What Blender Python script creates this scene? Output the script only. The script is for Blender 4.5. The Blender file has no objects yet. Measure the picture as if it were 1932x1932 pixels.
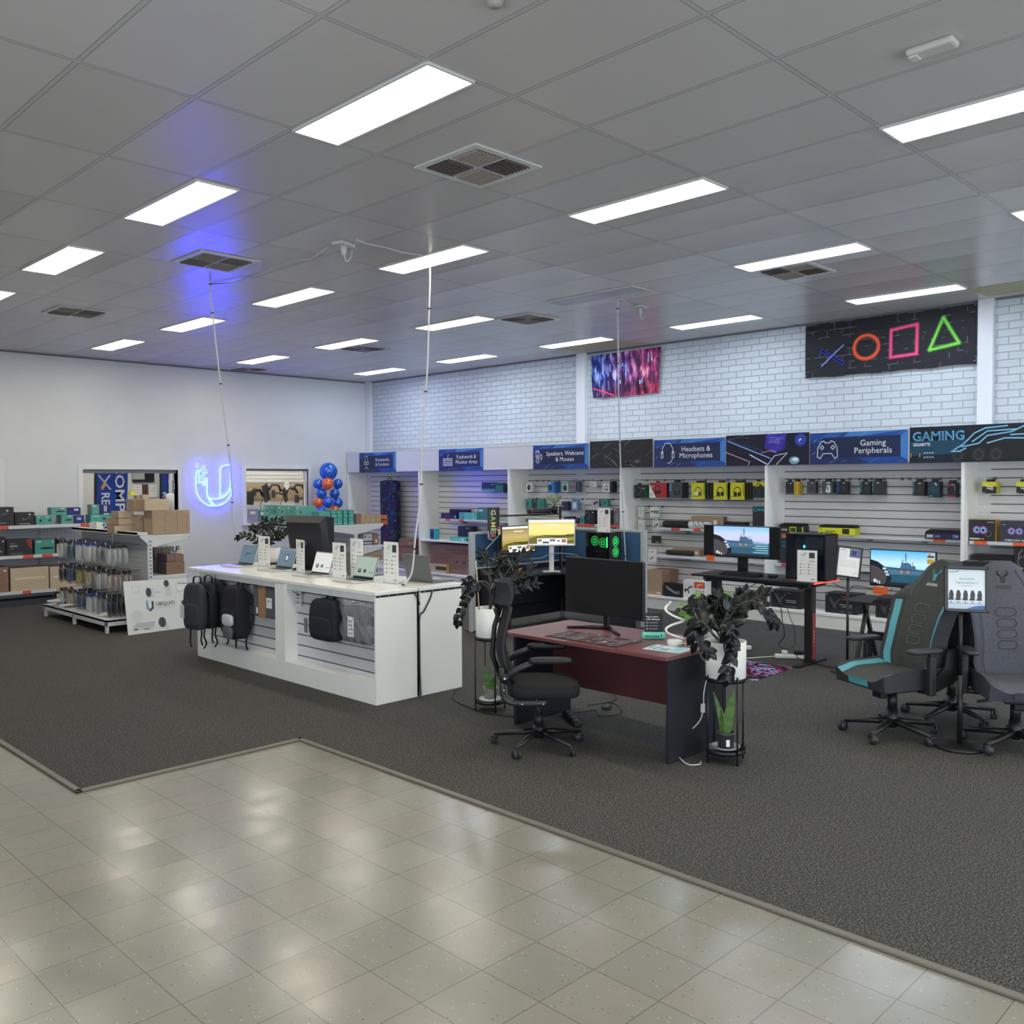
import bpy, bmesh, math, random
from mathutils import Vector as V, Matrix
sc = bpy.context.scene
COL = sc.collection
PI = math.pi
rnd = random.Random(7)
# ---------------------------------------------------------------- camera, world, exposure
CAM_H, F_PX, CEIL = 1.85, 1720.2, 3.902
YAW, PITCH, ROLL = math.radians(45.171), math.radians(-1.9054), math.radians(-.2962)
FW = V((math.sin(YAW)*math.cos(PITCH), math.cos(YAW)*math.cos(PITCH), math.sin(PITCH)))
_r = V((math.cos(YAW), -math.sin(YAW), 0)); _u = _r.cross(FW)
RT = _r*math.cos(ROLL) + _u*math.sin(ROLL); UP = -_r*math.sin(ROLL) + _u*math.cos(ROLL)
EYE = V((0, 0, CAM_H))
cam = bpy.data.cameras.new('camera'); cam.sensor_width = 36; cam.lens = 36*F_PX/1932
cam.clip_start = .05; cam.clip_end = 100
co = bpy.data.objects.new('camera', cam); COL.objects.link(co)
co.matrix_world = Matrix(((RT.x, UP.x, -FW.x, 0), (RT.y, UP.y, -FW.y, 0), (RT.z, UP.z, -FW.z, CAM_H), (0, 0, 0, 1)))
sc.camera = co
w = bpy.data.worlds.new('world'); sc.world = w; w.use_nodes = True
w.node_tree.nodes['Background'].inputs[0].default_value = (.80, .90, 1.0, 1)   # daylight let in through the added openings
w.node_tree.nodes['Background'].inputs[1].default_value = 3.2
vs = sc.view_settings
vs.view_transform = 'Standard'; vs.look = 'None'; vs.exposure = .33; vs.gamma = 1
vs.use_curve_mapping = False
LAMP_WARM, LAMP_COOL = 15.5, 18.5          # radiance of the ceiling lamp diffusers
sc.cycles.max_bounces = 8; sc.cycles.diffuse_bounces = 5; sc.cycles.glossy_bounces = 3
sc.cycles.transparent_max_bounces = 8; sc.cycles.caustics_reflective = False; sc.cycles.caustics_refractive = False
sc.cycles.sample_clamp_indirect = 6
# ---------------------------------------------------------------- measuring the photograph
def on(ax, val, x, y):
    """the point of the plane <ax>=val that the photograph shows at pixel x, y"""
    d = FW + RT*((x-966)/F_PX) - UP*((y-966)/F_PX); k = 'xyz'.index(ax)
    return EYE + d*((val-EYE[k])/d[k])
# ---------------------------------------------------------------- materials
def lin(c):
    if isinstance(c, str):
        c = c.lstrip('#'); c = [int(c[i:i+2], 16)/255 for i in (0, 2, 4)]
    return tuple((x/12.92 if x <= .04045 else ((x+.055)/1.055)**2.4) for x in c[:3])
MATS = {}
def mat(c, rough=.55, metal=0, spec=.5, emit=0, alpha=1, trans=0, coat=0, name=None):
    key = (str(c), rough, metal, spec, emit, alpha, trans, coat, name)
    if key in MATS: return MATS[key]
    m = bpy.data.materials.new(name or 'paint_%s' % str(c).strip('#')); m.use_nodes = True
    b = m.node_tree.nodes['Principled BSDF']; col = (*lin(c), 1)
    b.inputs['Base Color'].default_value = col; b.inputs['Roughness'].default_value = rough
    b.inputs['Metallic'].default_value = metal; b.inputs['Specular IOR Level'].default_value = spec
    if emit:
        b.inputs['Emission Color'].default_value = col; b.inputs['Emission Strength'].default_value = emit
    if alpha < 1: b.inputs['Alpha'].default_value = alpha
    if trans: b.inputs['Transmission Weight'].default_value = trans
    if coat: b.inputs['Coat Weight'].default_value = coat
    m.diffuse_color = col
    MATS[key] = m
    return m
class NT:
    """a small node writer"""
    def __init__(s, name, rough=.5, spec=.5):
        s.m = bpy.data.materials.new(name); s.m.use_nodes = True; s.t = s.m.node_tree
        s.b = s.t.nodes['Principled BSDF']; s.b.inputs['Roughness'].default_value = rough
        s.b.inputs['Specular IOR Level'].default_value = spec
    def n(s, typ, **kw):
        nd = s.t.nodes.new('ShaderNode'+typ)
        for k, v in kw.items():
            if k.startswith('i_'): nd.inputs[k[2:].replace('_', ' ')].default_value = v
            else: setattr(nd, k, v)
        return nd
    def l(s, a, b): s.t.links.new(a, b)
    def coord(s, kind='Object', scale=(1, 1, 1), loc=(0, 0, 0), rot=(0, 0, 0)):
        tc = s.n('TexCoord'); mp = s.n('Mapping'); s.l(tc.outputs[kind], mp.inputs[0])
        mp.inputs['Scale'].default_value = scale; mp.inputs['Location'].default_value = loc; mp.inputs['Rotation'].default_value = rot
        return mp.outputs[0]
    def ramp(s, fac, stops, interp='LINEAR'):
        r = s.n('ValToRGB'); r.color_ramp.interpolation = interp; e = r.color_ramp.elements
        while len(e) < len(stops): e.new(.5)
        for k, (p, c) in enumerate(stops): e[k].position = p; e[k].color = (*lin(c), 1)
        s.l(fac, r.inputs[0]); return r.outputs[0]
    def mix(s, fac, a, b, mode='MIX'):
        x = s.n('Mix', data_type='RGBA', blend_type=mode)
        for k, v in ((0, fac), (6, a), (7, b)):
            if hasattr(v, 'is_output'): s.l(v, x.inputs[k])
            else: x.inputs[k].default_value = v if k == 0 else (*lin(v), 1)
        return x.outputs[2]
    def math(s, op, a, b=0.):
        x = s.n('Math', operation=op)
        for k, v in ((0, a), (1, b)):
            if hasattr(v, 'is_output'): s.l(v, x.inputs[k])
            else: x.inputs[k].default_value = v
        return x.outputs[0]
    def bump(s, h, strength=.3, dist=.01):
        b = s.n('Bump'); b.inputs['Strength'].default_value = strength; b.inputs['Distance'].default_value = dist
        s.l(h, b.inputs['Height']); s.l(b.outputs[0], s.b.inputs['Normal'])
    def base(s, c): s.l(c, s.b.inputs['Base Color']) if hasattr(c, 'is_output') else setattr(s.b.inputs['Base Color'], 'default_value', (*lin(c), 1))
def noisy(name, c1, c2, scale=20, rough=.6, bump=0, spec=.4, stretch=(1, 1, 1), detail=3, lo=.35, hi=.65):
    if name in MATS: return MATS[name]
    t = NT(name, rough, spec); p = t.coord('Object', stretch)
    nz = t.n('TexNoise'); nz.inputs['Scale'].default_value = scale; nz.inputs['Detail'].default_value = detail
    t.l(p, nz.inputs['Vector']); t.base(t.ramp(nz.outputs[0], [(lo, c1), (hi, c2)]))
    if bump: t.bump(nz.outputs[0], bump, .004)
    MATS[name] = t.m; return t.m
# ---------------------------------------------------------------- mesh writer
_txt = {}
def text_mesh(s, bold=False):
    if (s, bold) in _txt: return _txt[(s, bold)]
    cu = bpy.data.curves.new('t', 'FONT'); cu.body = s; cu.resolution_u = 2; cu.size = 1
    if bold: cu.offset = .018
    ob = bpy.data.objects.new('t', cu); me = ob.to_mesh()
    vs_ = [v.co.copy() for v in me.vertices]; fs = [list(p.vertices) for p in me.polygons]
    ob.to_mesh_clear(); bpy.data.objects.remove(ob); bpy.data.curves.remove(cu)
    xs = [v.x for v in vs_] or [0]; x0 = min(xs); wd = max(xs)-x0
    _txt[(s, bold)] = ([(v.x-x0, v.y) for v in vs_], fs, wd)
    return _txt[(s, bold)]
class MB:
    def __init__(s): s.v = []; s.f = []; s.fm = []; s.sm = []; s.ms = []; s.T = None
    def mi(s, m):
        if m not in s.ms: s.ms.append(m)
        return s.ms.index(m)
    def add(s, vs, fs, m, smooth=False):
        o = len(s.v)
        s.v += [tuple(s.T @ V(p)) for p in vs] if s.T else [tuple(p) for p in vs]
        k = s.mi(m)
        for f in fs: s.f.append([i+o for i in f]); s.fm.append(k); s.sm.append(smooth)
    def box(s, x0, y0, z0, x1, y1, z1, m, bev=0):
        if x0 > x1: x0, x1 = x1, x0
        if y0 > y1: y0, y1 = y1, y0
        if z0 > z1: z0, z1 = z1, z0
        if bev <= 0:
            s.add([(x0,y0,z0),(x1,y0,z0),(x1,y1,z0),(x0,y1,z0),(x0,y0,z1),(x1,y0,z1),(x1,y1,z1),(x0,y1,z1)],
                  [(3,2,1,0),(4,5,6,7),(0,1,5,4),(1,2,6,5),(2,3,7,6),(3,0,4,7)], m); return
        b = bmesh.new(); bmesh.ops.create_cube(b, size=1)
        for v in b.verts: v.co = V(((x0+x1)/2+v.co.x*(x1-x0), (y0+y1)/2+v.co.y*(y1-y0), (z0+z1)/2+v.co.z*(z1-z0)))
        bev = min(bev, .49*min(x1-x0, y1-y0, z1-z0))
        bmesh.ops.bevel(b, geom=list(b.edges), offset=bev, segments=2, affect='EDGES', profile=.5)
        b.verts.index_update()
        s.add([v.co.copy() for v in b.verts], [[v.index for v in f.verts] for f in b.faces], m, False); b.free()
    def cbox(s, c, sz, m, bev=0): s.box(c[0]-sz[0]/2, c[1]-sz[1]/2, c[2]-sz[2]/2, c[0]+sz[0]/2, c[1]+sz[1]/2, c[2]+sz[2]/2, m, bev)
    def tube(s, pts, r, m, seg=8, closed=False, flat=1, caps=True, up=None):
        pts = [V(p) for p in pts]; n = len(pts); R = r if isinstance(r, (list, tuple)) else [r]*n
        tg = []
        for i in range(n):
            a = pts[(i-1) % n] if (closed or i) else pts[i]; b = pts[(i+1) % n] if (closed or i < n-1) else pts[i]
            d = b-a; tg.append(d.normalized() if d.length > 1e-9 else V((0, 0, 1)))
        nrm = V(up) if up else (V((0, 0, 1)) if abs(tg[0].z) < .9 else V((1, 0, 0)))
        vs = []
        for i in range(n):
            nrm = (nrm - tg[i]*nrm.dot(tg[i])); nrm = nrm.normalized() if nrm.length > 1e-6 else tg[i].orthogonal().normalized()
            bn = tg[i].cross(nrm)
            for k in range(seg):
                a = 2*PI*(k+.5)/seg; vs.append(pts[i]+nrm*(math.cos(a)*R[i]*flat)+bn*(math.sin(a)*R[i]))
        fs = []
        for i in range(n if closed else n-1):
            for k in range(seg):
                a, b = i*seg+k, i*seg+(k+1) % seg; c, d = ((i+1) % n)*seg+(k+1) % seg, ((i+1) % n)*seg+k
                fs.append((a, b, c, d))
        if caps and not closed: fs += [tuple(reversed(range(seg))), tuple(range((n-1)*seg, n*seg))]
        s.add(vs, fs, m, seg > 4)
    def cyl(s, p0, p1, r, m, r1=None, seg=16): s.tube([p0, p1], [r, r if r1 is None else r1], m, seg)
    def lathe(s, prof, c, m, seg=24, axis='z'):
        vs = []
        for r, z in prof:
            for k in range(seg):
                a = 2*PI*k/seg; p = (r*math.cos(a), r*math.sin(a), z)
                if axis == 'x': p = (p[2], p[0], p[1])
                if axis == 'y': p = (p[0], p[2], p[1])
                vs.append((c[0]+p[0], c[1]+p[1], c[2]+p[2]))
        fs = [(i*seg+k, i*seg+(k+1) % seg, (i+1)*seg+(k+1) % seg, (i+1)*seg+k) for i in range(len(prof)-1) for k in range(seg)]
        if axis == 'y': fs = [tuple(reversed(f)) for f in fs]
        s.add(vs, fs, m, True)
    def sball(s, c, sz, m, e=1., seg=20, ring=12, fn=None):
        """rounded box / ball: e = 1 ball, smaller squarer"""
        pw = lambda x: math.copysign(abs(x)**e, x)
        vs = []; fs = []
        for i in range(ring+1):
            t = -PI/2+PI*i/ring
            for k in range(seg):
                a = 2*PI*k/seg
                p = [pw(math.cos(t))*pw(math.cos(a)), pw(math.cos(t))*pw(math.sin(a)), pw(math.sin(t))]
                if fn: p = fn(*p)
                vs.append((c[0]+p[0]*sz[0]/2, c[1]+p[1]*sz[1]/2, c[2]+p[2]*sz[2]/2))
        for i in range(ring):
            for k in range(seg): fs.append((i*seg+k, i*seg+(k+1) % seg, (i+1)*seg+(k+1) % seg, (i+1)*seg+k))
        s.add(vs, fs, m, True)
    def poly(s, pts, m): s.add(pts, [tuple(range(len(pts)))], m)
    def prism(s, p2, O, U, W, m, d=.002):
        """a flat outline p2 in the plane O + u U + v W, pushed d along U x W"""
        O, U, W = V(O), V(U), V(W); N = U.cross(W).normalized()*d; n = len(p2)
        vs = [O+U*a+W*b for a, b in p2]; vs += [v+N for v in vs]
        fs = [tuple(reversed(range(n))), tuple(range(n, 2*n))]+[(i, (i+1) % n, n+(i+1) % n, n+i) for i in range(n)]
        s.add(vs, fs, m)
    def rect(s, O, U, W, u0, v0, u1, v1, m, off=.0012):
        O, U, W = V(O), V(U), V(W); N = U.cross(W).normalized()*off
        s.add([O+U*a+W*b+N for a, b in ((u0, v0), (u1, v0), (u1, v1), (u0, v1))], [(0, 1, 2, 3)], m)
    def flat(s, p2, O, U, W, m, off=.0012):
        O, U, W = V(O), V(U), V(W); N = U.cross(W).normalized()*off
        s.add([O+U*a+W*b+N for a, b in p2], [tuple(range(len(p2)))], m)
    def disc(s, O, U, W, u, v, ru, rv, m, off=.0012, seg=20, inner=0):
        pts = [(u+ru*math.cos(2*PI*k/seg), v+rv*math.sin(2*PI*k/seg)) for k in range(seg)]
        if not inner: s.flat(pts, O, U, W, m, off); return
        pin = [(u+ru*inner*math.cos(2*PI*k/seg), v+rv*inner*math.sin(2*PI*k/seg)) for k in range(seg)]
        O, U, W = V(O), V(U), V(W); N = U.cross(W).normalized()*off
        s.add([O+U*a+W*b+N for a, b in pts+pin], [(k, (k+1) % seg, seg+(k+1) % seg, seg+k) for k in range(seg)], m)
    def stroke(s, p2, O, U, W, wd, m, off=.0016, closed=False):
        """a printed line of width wd through the points p2 (units of U, W assumed equal)"""
        n = len(p2); L = []
        for i in range(n-1+(1 if closed else 0)):
            a = p2[i]; b = p2[(i+1) % n]; dx, dy = b[0]-a[0], b[1]-a[1]; q = math.hypot(dx, dy) or 1
            ex, ey = dx/q*wd*.35, dy/q*wd*.35; nx, ny = -dy/q*wd/2, dx/q*wd/2
            s.flat([(a[0]-ex-nx, a[1]-ey-ny), (b[0]+ex-nx, b[1]+ey-ny), (b[0]+ex+nx, b[1]+ey+ny), (a[0]-ex+nx, a[1]-ey+ny)], O, U, W, m, off+.00015*(i % 3))
    def text(s, st, O, U, W, u, v, h, m, align='l', off=.0016, bold=False, width=None, slant=0):
        """lettering with baseline start u, v; cap height h; width squeezes the line to that length"""
        vs, fs, wd = text_mesh(st, bold); k = h/.72; kx = k if width is None else width/max(wd, 1e-6)
        x0 = u - (0 if align == 'l' else wd*kx/2 if align == 'c' else wd*kx)
        O, U, W = V(O), V(U), V(W); N = U.cross(W).normalized()*off
        s.add([O+U*(x0+a*kx+slant*b*k)+W*(v+b*k)+N for a, b in vs], fs, m)
    def grid(s, fn, nu, nv, m, smooth=True, mfn=None, flip=False):
        vs = [fn(i/nu, j/nv) for j in range(nv+1) for i in range(nu+1)]
        o = len(s.v); s.v += [tuple(s.T @ V(p)) for p in vs] if s.T else [tuple(p) for p in vs]
        for j in range(nv):
            for i in range(nu):
                f = [o+j*(nu+1)+i, o+j*(nu+1)+i+1, o+(j+1)*(nu+1)+i+1, o+(j+1)*(nu+1)+i]
                s.f.append(f[::-1] if flip else f); s.fm.append(s.mi(mfn((i+.5)/nu, (j+.5)/nv) if mfn else m)); s.sm.append(smooth)
    def slab(s, front, back, nu, nv, m, mfn=None, mback=None, medge=None):
        """closed pad between two surfaces front(u, v) and back(u, v)"""
        s.grid(front, nu, nv, m, True, mfn); s.grid(back, nu, nv, mback or m, True, None, True)
        me = medge or mback or m
        for j in range(nv):
            for u in (0, 1):
                a, b = front(u, j/nv), front(u, (j+1)/nv); c, d = back(u, (j+1)/nv), back(u, j/nv)
                s.add([a, b, c, d], [(0, 1, 2, 3) if u else (3, 2, 1, 0)], me, True)
        for i in range(nu):
            for v in (0, 1):
                a, b = front(i/nu, v), front((i+1)/nu, v); c, d = back((i+1)/nu, v), back(i/nu, v)
                s.add([a, b, c, d], [(3, 2, 1, 0) if v else (0, 1, 2, 3)], me, True)
    def mesh(s, name):
        me = bpy.data.meshes.new(name); me.from_pydata(s.v, [], s.f)
        for m in s.ms: me.materials.append(m)
        me.polygons.foreach_set('material_index', s.fm); me.polygons.foreach_set('use_smooth', s.sm)
        me.validate(); me.update(); return me
# ---------------------------------------------------------------- things, parts
def tag(o, label=None, cat=None, group=None, kind=None):
    if label: o['label'] = label
    if cat: o['category'] = cat
    if group: o['group'] = group
    if kind: o['kind'] = kind
    return o
def thing(name, label, cat, loc=(0, 0, 0), rz=0, group=None, rot=None):
    o = bpy.data.objects.new(name, None); COL.objects.link(o); o.location = loc
    o.rotation_euler = rot or (0, 0, rz); o.empty_display_size = .1
    return tag(o, label, cat, group)
def part(name, mb, parent, label=None, loc=None, rot=None, kind=None):
    o = bpy.data.objects.new(name, mb.mesh(name)); COL.objects.link(o); o.parent = parent
    if loc: o.location = loc
    if rot: o.rotation_euler = rot
    return tag(o, label, None, None, kind)
def solo(name, mb, label, cat, loc=(0, 0, 0), rz=0, group=None, rot=None, kind=None):
    o = bpy.data.objects.new(name, mb.mesh(name)); COL.objects.link(o); o.location = loc
    o.rotation_euler = rot or (0, 0, rz)
    return tag(o, label, cat, group, kind)
def struct(name, mb, label=None, parent=None):
    o = bpy.data.objects.new(name, mb.mesh(name)); COL.objects.link(o); o.parent = parent
    return tag(o, label, None, None, None if parent else 'structure')
def dup(root, loc, rz=None, label=None, group=None):
    r = root.copy(); COL.objects.link(r); r.location = loc
    if rz is not None: r.rotation_euler = (0, 0, rz)
    if label: r['label'] = label
    if group: r['group'] = group
    for ch in root.children:
        c = ch.copy(); COL.objects.link(c); c.parent = r
        for g in ch.children:
            d = g.copy(); COL.objects.link(d); d.parent = c
    return r
ORD = ['first', 'second', 'third', 'fourth', 'fifth', 'sixth', 'seventh', 'eighth', 'ninth', 'tenth', 'eleventh', 'twelfth', 'thirteenth', 'fourteenth', 'fifteenth']
def spline(pts, n=6):
    """smooth path through points"""
    P = [V(p) for p in pts]; out = []
    for i in range(len(P)-1):
        a, b, c, d = P[max(i-1, 0)], P[i], P[i+1], P[min(i+2, len(P)-1)]
        for k in range(n):
            t = k/n; out.append(.5*((2*b)+(c-a)*t+(2*a-5*b+4*c-d)*t*t+(3*b-a-3*c+d)*t*t*t))
    return out+[P[-1]]
# shared finishes
WHITE = mat('#f1f1ed', .42, name='white_laminate'); WPAINT = mat('#dcdde0', .6, name='white_paint')
BLACK = mat('#141416', .5, name='black_plastic'); BLKM = mat('#18181a', .4, name='black_metal'); BLKG = mat('#0c0c0f', .18, name='black_gloss')
DGREY = mat('#3a3b3e', .5, name='dark_grey'); GREY = mat('#8c8e92', .5, name='grey'); LGREY = mat('#b9bbbe', .45, name='light_grey')
ALU = mat('#b8babd', .32, 1, name='aluminium'); CHROME = mat('#cfd0d2', .12, 1, name='chrome')
SHELFW = mat('#d9dadc', .4, name='shelf_enamel'); PAPER = mat('#efefee', .6, name='paper'); INK = mat('#2b2c30', .6, name='ink')
INKL = mat('#a6a8ad', .6, name='pale_ink'); ORANGE = mat('#e8642a', .5, name='orange_ticket'); REDT = mat('#d8503c', .5, name='red_ticket')
CARD = noisy('cardboard', '#a58e77', '#ae977f', 9, .75, stretch=(1, 1, 8)); CARDL = noisy('pale_cardboard', '#bfae94', '#c8b89e', 9, .75, stretch=(1, 1, 8))
CARDD = noisy('brown_cardboard', '#876a5a', '#917363', 9, .75, stretch=(1, 1, 8)); TAPE = mat('#c2a88a', .35, name='tape')
TEAL = mat('#5a9f96', .45, name='teal_print'); TEALL = mat('#5fc9c0', .4, name='bright_teal'); NAVY = mat('#23254f', .45, name='navy_print')
WCARD = mat('#e9e9ea', .5, name='white_card')
# ================================================================ the room
XB, YW = 11.28, 15.4              # brick wall, white back wall
X0, Y0 = -3.2, -5.2               # the far sides behind the camera
# vinyl tiles
t = NT('vinyl_tile', .2, .5); p = t.coord('Object', loc=(-1.7206+.3*100-.0, -2.7812+.3*100, 0))
sx = t.n('SeparateXYZ'); t.l(p, sx.inputs[0])
def _cell(o): return t.math('FLOOR', t.math('DIVIDE', o, .3))
def _edge(o):
    f = t.math('FRACT', t.math('DIVIDE', o, .3)); return t.math('MINIMUM', f, t.math('SUBTRACT', 1., f))
cx, cy = _cell(sx.outputs[0]), _cell(sx.outputs[1])
cid = t.n('CombineXYZ'); t.l(cx, cid.inputs[0]); t.l(cy, cid.inputs[1])
wn = t.n('TexWhiteNoise', noise_dimensions='3D'); t.l(cid.outputs[0], wn.inputs[0])
base = t.ramp(wn.outputs[0], [(0, '#89887f'), (.4, '#918e83'), (.7, '#938b80'), (1, '#878980')])
nz = t.n('TexNoise'); nz.inputs['Scale'].default_value = 9; nz.inputs['Detail'].default_value = 4; t.l(p, nz.inputs['Vector'])
base = t.mix(t.math('MULTIPLY', nz.outputs[0], .5), base, '#7f7c71')
# elongated chips, light and dark
mp = t.n('Mapping'); t.l(p, mp.inputs[0]); mp.inputs['Scale'].default_value = (95, 38, 1); mp.inputs['Rotation'].default_value = (0, 0, .5)
vo = t.n('TexVoronoi'); vo.inputs['Scale'].default_value = 1; t.l(mp.outputs[0], vo.inputs['Vector'])
hs = t.n('SeparateColor'); t.l(vo.outputs['Color'], hs.inputs[0])
chip = t.math('MULTIPLY', t.math('LESS_THAN', vo.outputs['Distance'], .2), t.math('GREATER_THAN', hs.outputs[0], .9))
base = t.mix(chip, base, '#b5b0a2')
chip2 = t.math('MULTIPLY', t.math('LESS_THAN', vo.outputs['Distance'], .2), t.math('LESS_THAN', hs.outputs[0], .08))
base = t.mix(chip2, base, '#5c564a')
ed = t.math('MINIMUM', _edge(sx.outputs[0]), _edge(sx.outputs[1]))
ln = t.math('LESS_THAN', ed, .0065)
base = t.mix(t.math('MULTIPLY', ln, .75), base, '#55503f')
t.base(base)
nz2 = t.n('TexNoise'); nz2.inputs['Scale'].default_value = 5; t.l(p, nz2.inputs['Vector'])
rr = t.n('MapRange'); rr.inputs['To Min'].default_value = .13; rr.inputs['To Max'].default_value = .3; t.l(nz2.outputs[0], rr.inputs[0]); t.l(rr.outputs[0], t.b.inputs['Roughness'])
# each tile lies a hair out of level
wv = t.n('VectorMath', operation='SUBTRACT'); t.l(wn.outputs[1], wv.inputs[0]); wv.inputs[1].default_value = (.5, .5, .5)
wsx = t.n('VectorMath', operation='MULTIPLY'); t.l(wv.outputs[0], wsx.inputs[0]); wsx.inputs[1].default_value = (.016, .016, 0)
ge = t.n('NewGeometry'); wa = t.n('VectorMath', operation='ADD'); t.l(wsx.outputs[0], wa.inputs[0])
bp = t.n('Bump'); bp.inputs['Strength'].default_value = .05; bp.inputs['Distance'].default_value = .004; t.l(nz2.outputs[0], bp.inputs['Height'])
t.l(bp.outputs[0], wa.inputs[1]); nn = t.n('VectorMath', operation='NORMALIZE'); t.l(wa.outputs[0], nn.inputs[0]); t.l(nn.outputs[0], t.b.inputs['Normal'])
VINYL = t.m
# carpet
t = NT('carpet_pile', .95, .1); p = t.coord('Object')
n1 = t.n('TexNoise'); n1.inputs['Scale'].default_value = 115; n1.inputs['Detail'].default_value = 4; n1.inputs['Roughness'].default_value = .7; t.l(p, n1.inputs['Vector'])
n2 = t.n('TexNoise'); n2.inputs['Scale'].default_value = 1.3; n2.inputs['Detail'].default_value = 2; t.l(p, n2.inputs['Vector'])
fine = t.ramp(n1.outputs[0], [(.38, '#2b2b2b'), (.5, '#484847'), (.62, '#7e7c77')])
t.base(t.mix(t.math('MULTIPLY', n2.outputs[0], .35), fine, '#484848')); t.bump(n1.outputs[0], .8, .006)
CARPET = t.m
mb = MB(); mb.box(X0, Y0, -.12, XB+.3, YW+3.6, 0, VINYL); struct('floor', mb, 'grey beige vinyl tile floor with a worn shine')
# carpet lies in an L round the tiled entry
CE = ((2.0, YW-.02), (2.0, 5.665), (3.525, 5.665), (3.525, Y0+.02), (XB-.02, Y0+.02), (XB-.02, YW-.02))
mb = MB(); mb.prism(list(CE), (0, 0, .0), (1, 0, 0), (0, 1, 0), CARPET, .008); struct('floor_carpet', mb, 'dark grey brown loop pile carpet')
EDGE = mat('#6e6a60', .45, name='edge_strip')
for i, (a, b) in enumerate((((2.0, YW-.03), (2.0, 5.665)), ((2.0, 5.665), (3.525, 5.665)), ((3.525, 5.665), (3.525, Y0+.03)))):
    mb = MB(); x0, x1 = sorted((a[0], b[0])); y0, y1 = sorted((a[1], b[1])); e = .019
    mb.box(x0-e, y0-e, .0, x1+e, y1+e, .016, EDGE, .005); struct('trim_%d' % (i+1), mb)
# ceiling: vinyl faced drop-in tiles 1.2 x 0.6 in a T-bar grid
t = NT('ceiling_tile', .27, .5); p = t.coord('Object', loc=(-1.711+60, -4.665+60, 0))
sx = t.n('SeparateXYZ'); t.l(p, sx.inputs[0])
u = t.math('DIVIDE', sx.outputs[0], .6); v = t.math('DIVIDE', sx.outputs[1], 1.2)
cid = t.n('CombineXYZ'); t.l(t.math('FLOOR', u), cid.inputs[0]); t.l(t.math('FLOOR', v), cid.inputs[1])
wn = t.n('TexWhiteNoise', noise_dimensions='3D'); t.l(cid.outputs[0], wn.inputs[0])
def _e(o, s):
    f = t.math('FRACT', o); return t.math('MULTIPLY', t.math('MINIMUM', f, t.math('SUBTRACT', 1., f)), s)
eu, ev = _e(u, .6), _e(v, 1.2)
nz = t.n('TexNoise'); nz.inputs['Scale'].default_value = 90; t.l(p, nz.inputs['Vector'])
bar = t.math('LESS_THAN', t.math('MINIMUM', eu, ev), .011)
gap = t.math('MULTIPLY', t.math('GREATER_THAN', t.math('MINIMUM', eu, ev), .011), t.math('LESS_THAN', t.math('MINIMUM', eu, ev), .0155))
c0 = t.ramp(wn.outputs[0], [(0, '#bfbbb7'), (1, '#c8c4c0')])
c0 = t.mix(bar, c0, '#bdbab7'); c0 = t.mix(t.math('MULTIPLY', gap, .7), c0, '#6a6966'); t.base(c0)
# tiles sag and tilt a little
wv = t.n('VectorMath', operation='SUBTRACT'); t.l(wn.outputs[1], wv.inputs[0]); wv.inputs[1].default_value = (.5, .5, .5)
ws = t.n('VectorMath', operation='MULTIPLY'); t.l(wv.outputs[0], ws.inputs[0]); ws.inputs[1].default_value = (.03, .03, 0)
sag = t.math('ADD', t.math('SINE', t.math('MULTIPLY', t.math('FRACT', u), PI)), t.math('MULTIPLY', t.math('SINE', t.math('MULTIPLY', t.math('FRACT', v), PI)), .6))
hh = t.math('ADD', t.math('MULTIPLY', sag, -.006), t.math('MULTIPLY', nz.outputs[0], .0004))
bp = t.n('Bump'); bp.inputs['Strength'].default_value = .8; bp.inputs['Distance'].default_value = 1.0; t.l(hh, bp.inputs['Height'])
wa = t.n('VectorMath', operation='ADD'); t.l(ws.outputs[0], wa.inputs[0]); t.l(bp.outputs[0], wa.inputs[1])
nn = t.n('VectorMath', operation='NORMALIZE'); t.l(wa.outputs[0], nn.inputs[0]); t.l(nn.outputs[0], t.b.inputs['Normal'])
CTILE = t.m
mb = MB(); mb.box(X0, Y0, CEIL, XB+.3, YW+3.6, CEIL+.1, CTILE); struct('ceiling', mb, 'grey white drop-in tile ceiling in a T-bar grid')
# painted plaster
t = NT('plaster_white', .5, .35); p = t.coord('Object'); nz = t.n('TexNoise'); nz.inputs['Scale'].default_value = 1.2; nz.inputs['Detail'].default_value = 4; t.l(p, nz.inputs['Vector'])
t.base(t.ramp(nz.outputs[0], [(.3, '#d0d2d5'), (.7, '#d8d9dc')])); t.bump(nz.outputs[0], .1, .01); PLASTER = t.m
# painted brick
t = NT('painted_brick', .42, .45); p = t.coord('Object', loc=(0, .05, -.02))
sx = t.n('SeparateXYZ'); t.l(p, sx.inputs[0]); cv = t.n('CombineXYZ'); t.l(sx.outputs[1], cv.inputs[0]); t.l(sx.outputs[2], cv.inputs[1])
wob = t.n('TexNoise'); wob.inputs['Scale'].default_value = 7; t.l(cv.outputs[0], wob.inputs['Vector'])
wm = t.n('VectorMath', operation='MULTIPLY'); t.l(wob.outputs[1], wm.inputs[0]); wm.inputs[1].default_value = (.008, .008, 0)
wa = t.n('VectorMath', operation='ADD'); t.l(cv.outputs[0], wa.inputs[0]); t.l(wm.outputs[0], wa.inputs[1])
br = t.n('TexBrick', offset=.5); t.l(wa.outputs[0], br.inputs['Vector'])
for k, x in (('Scale', 1), ('Mortar Size', .006), ('Mortar Smooth', .35), ('Brick Width', .24), ('Row Height', .086), ('Bias', 0)): br.inputs[k].default_value = x
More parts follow.
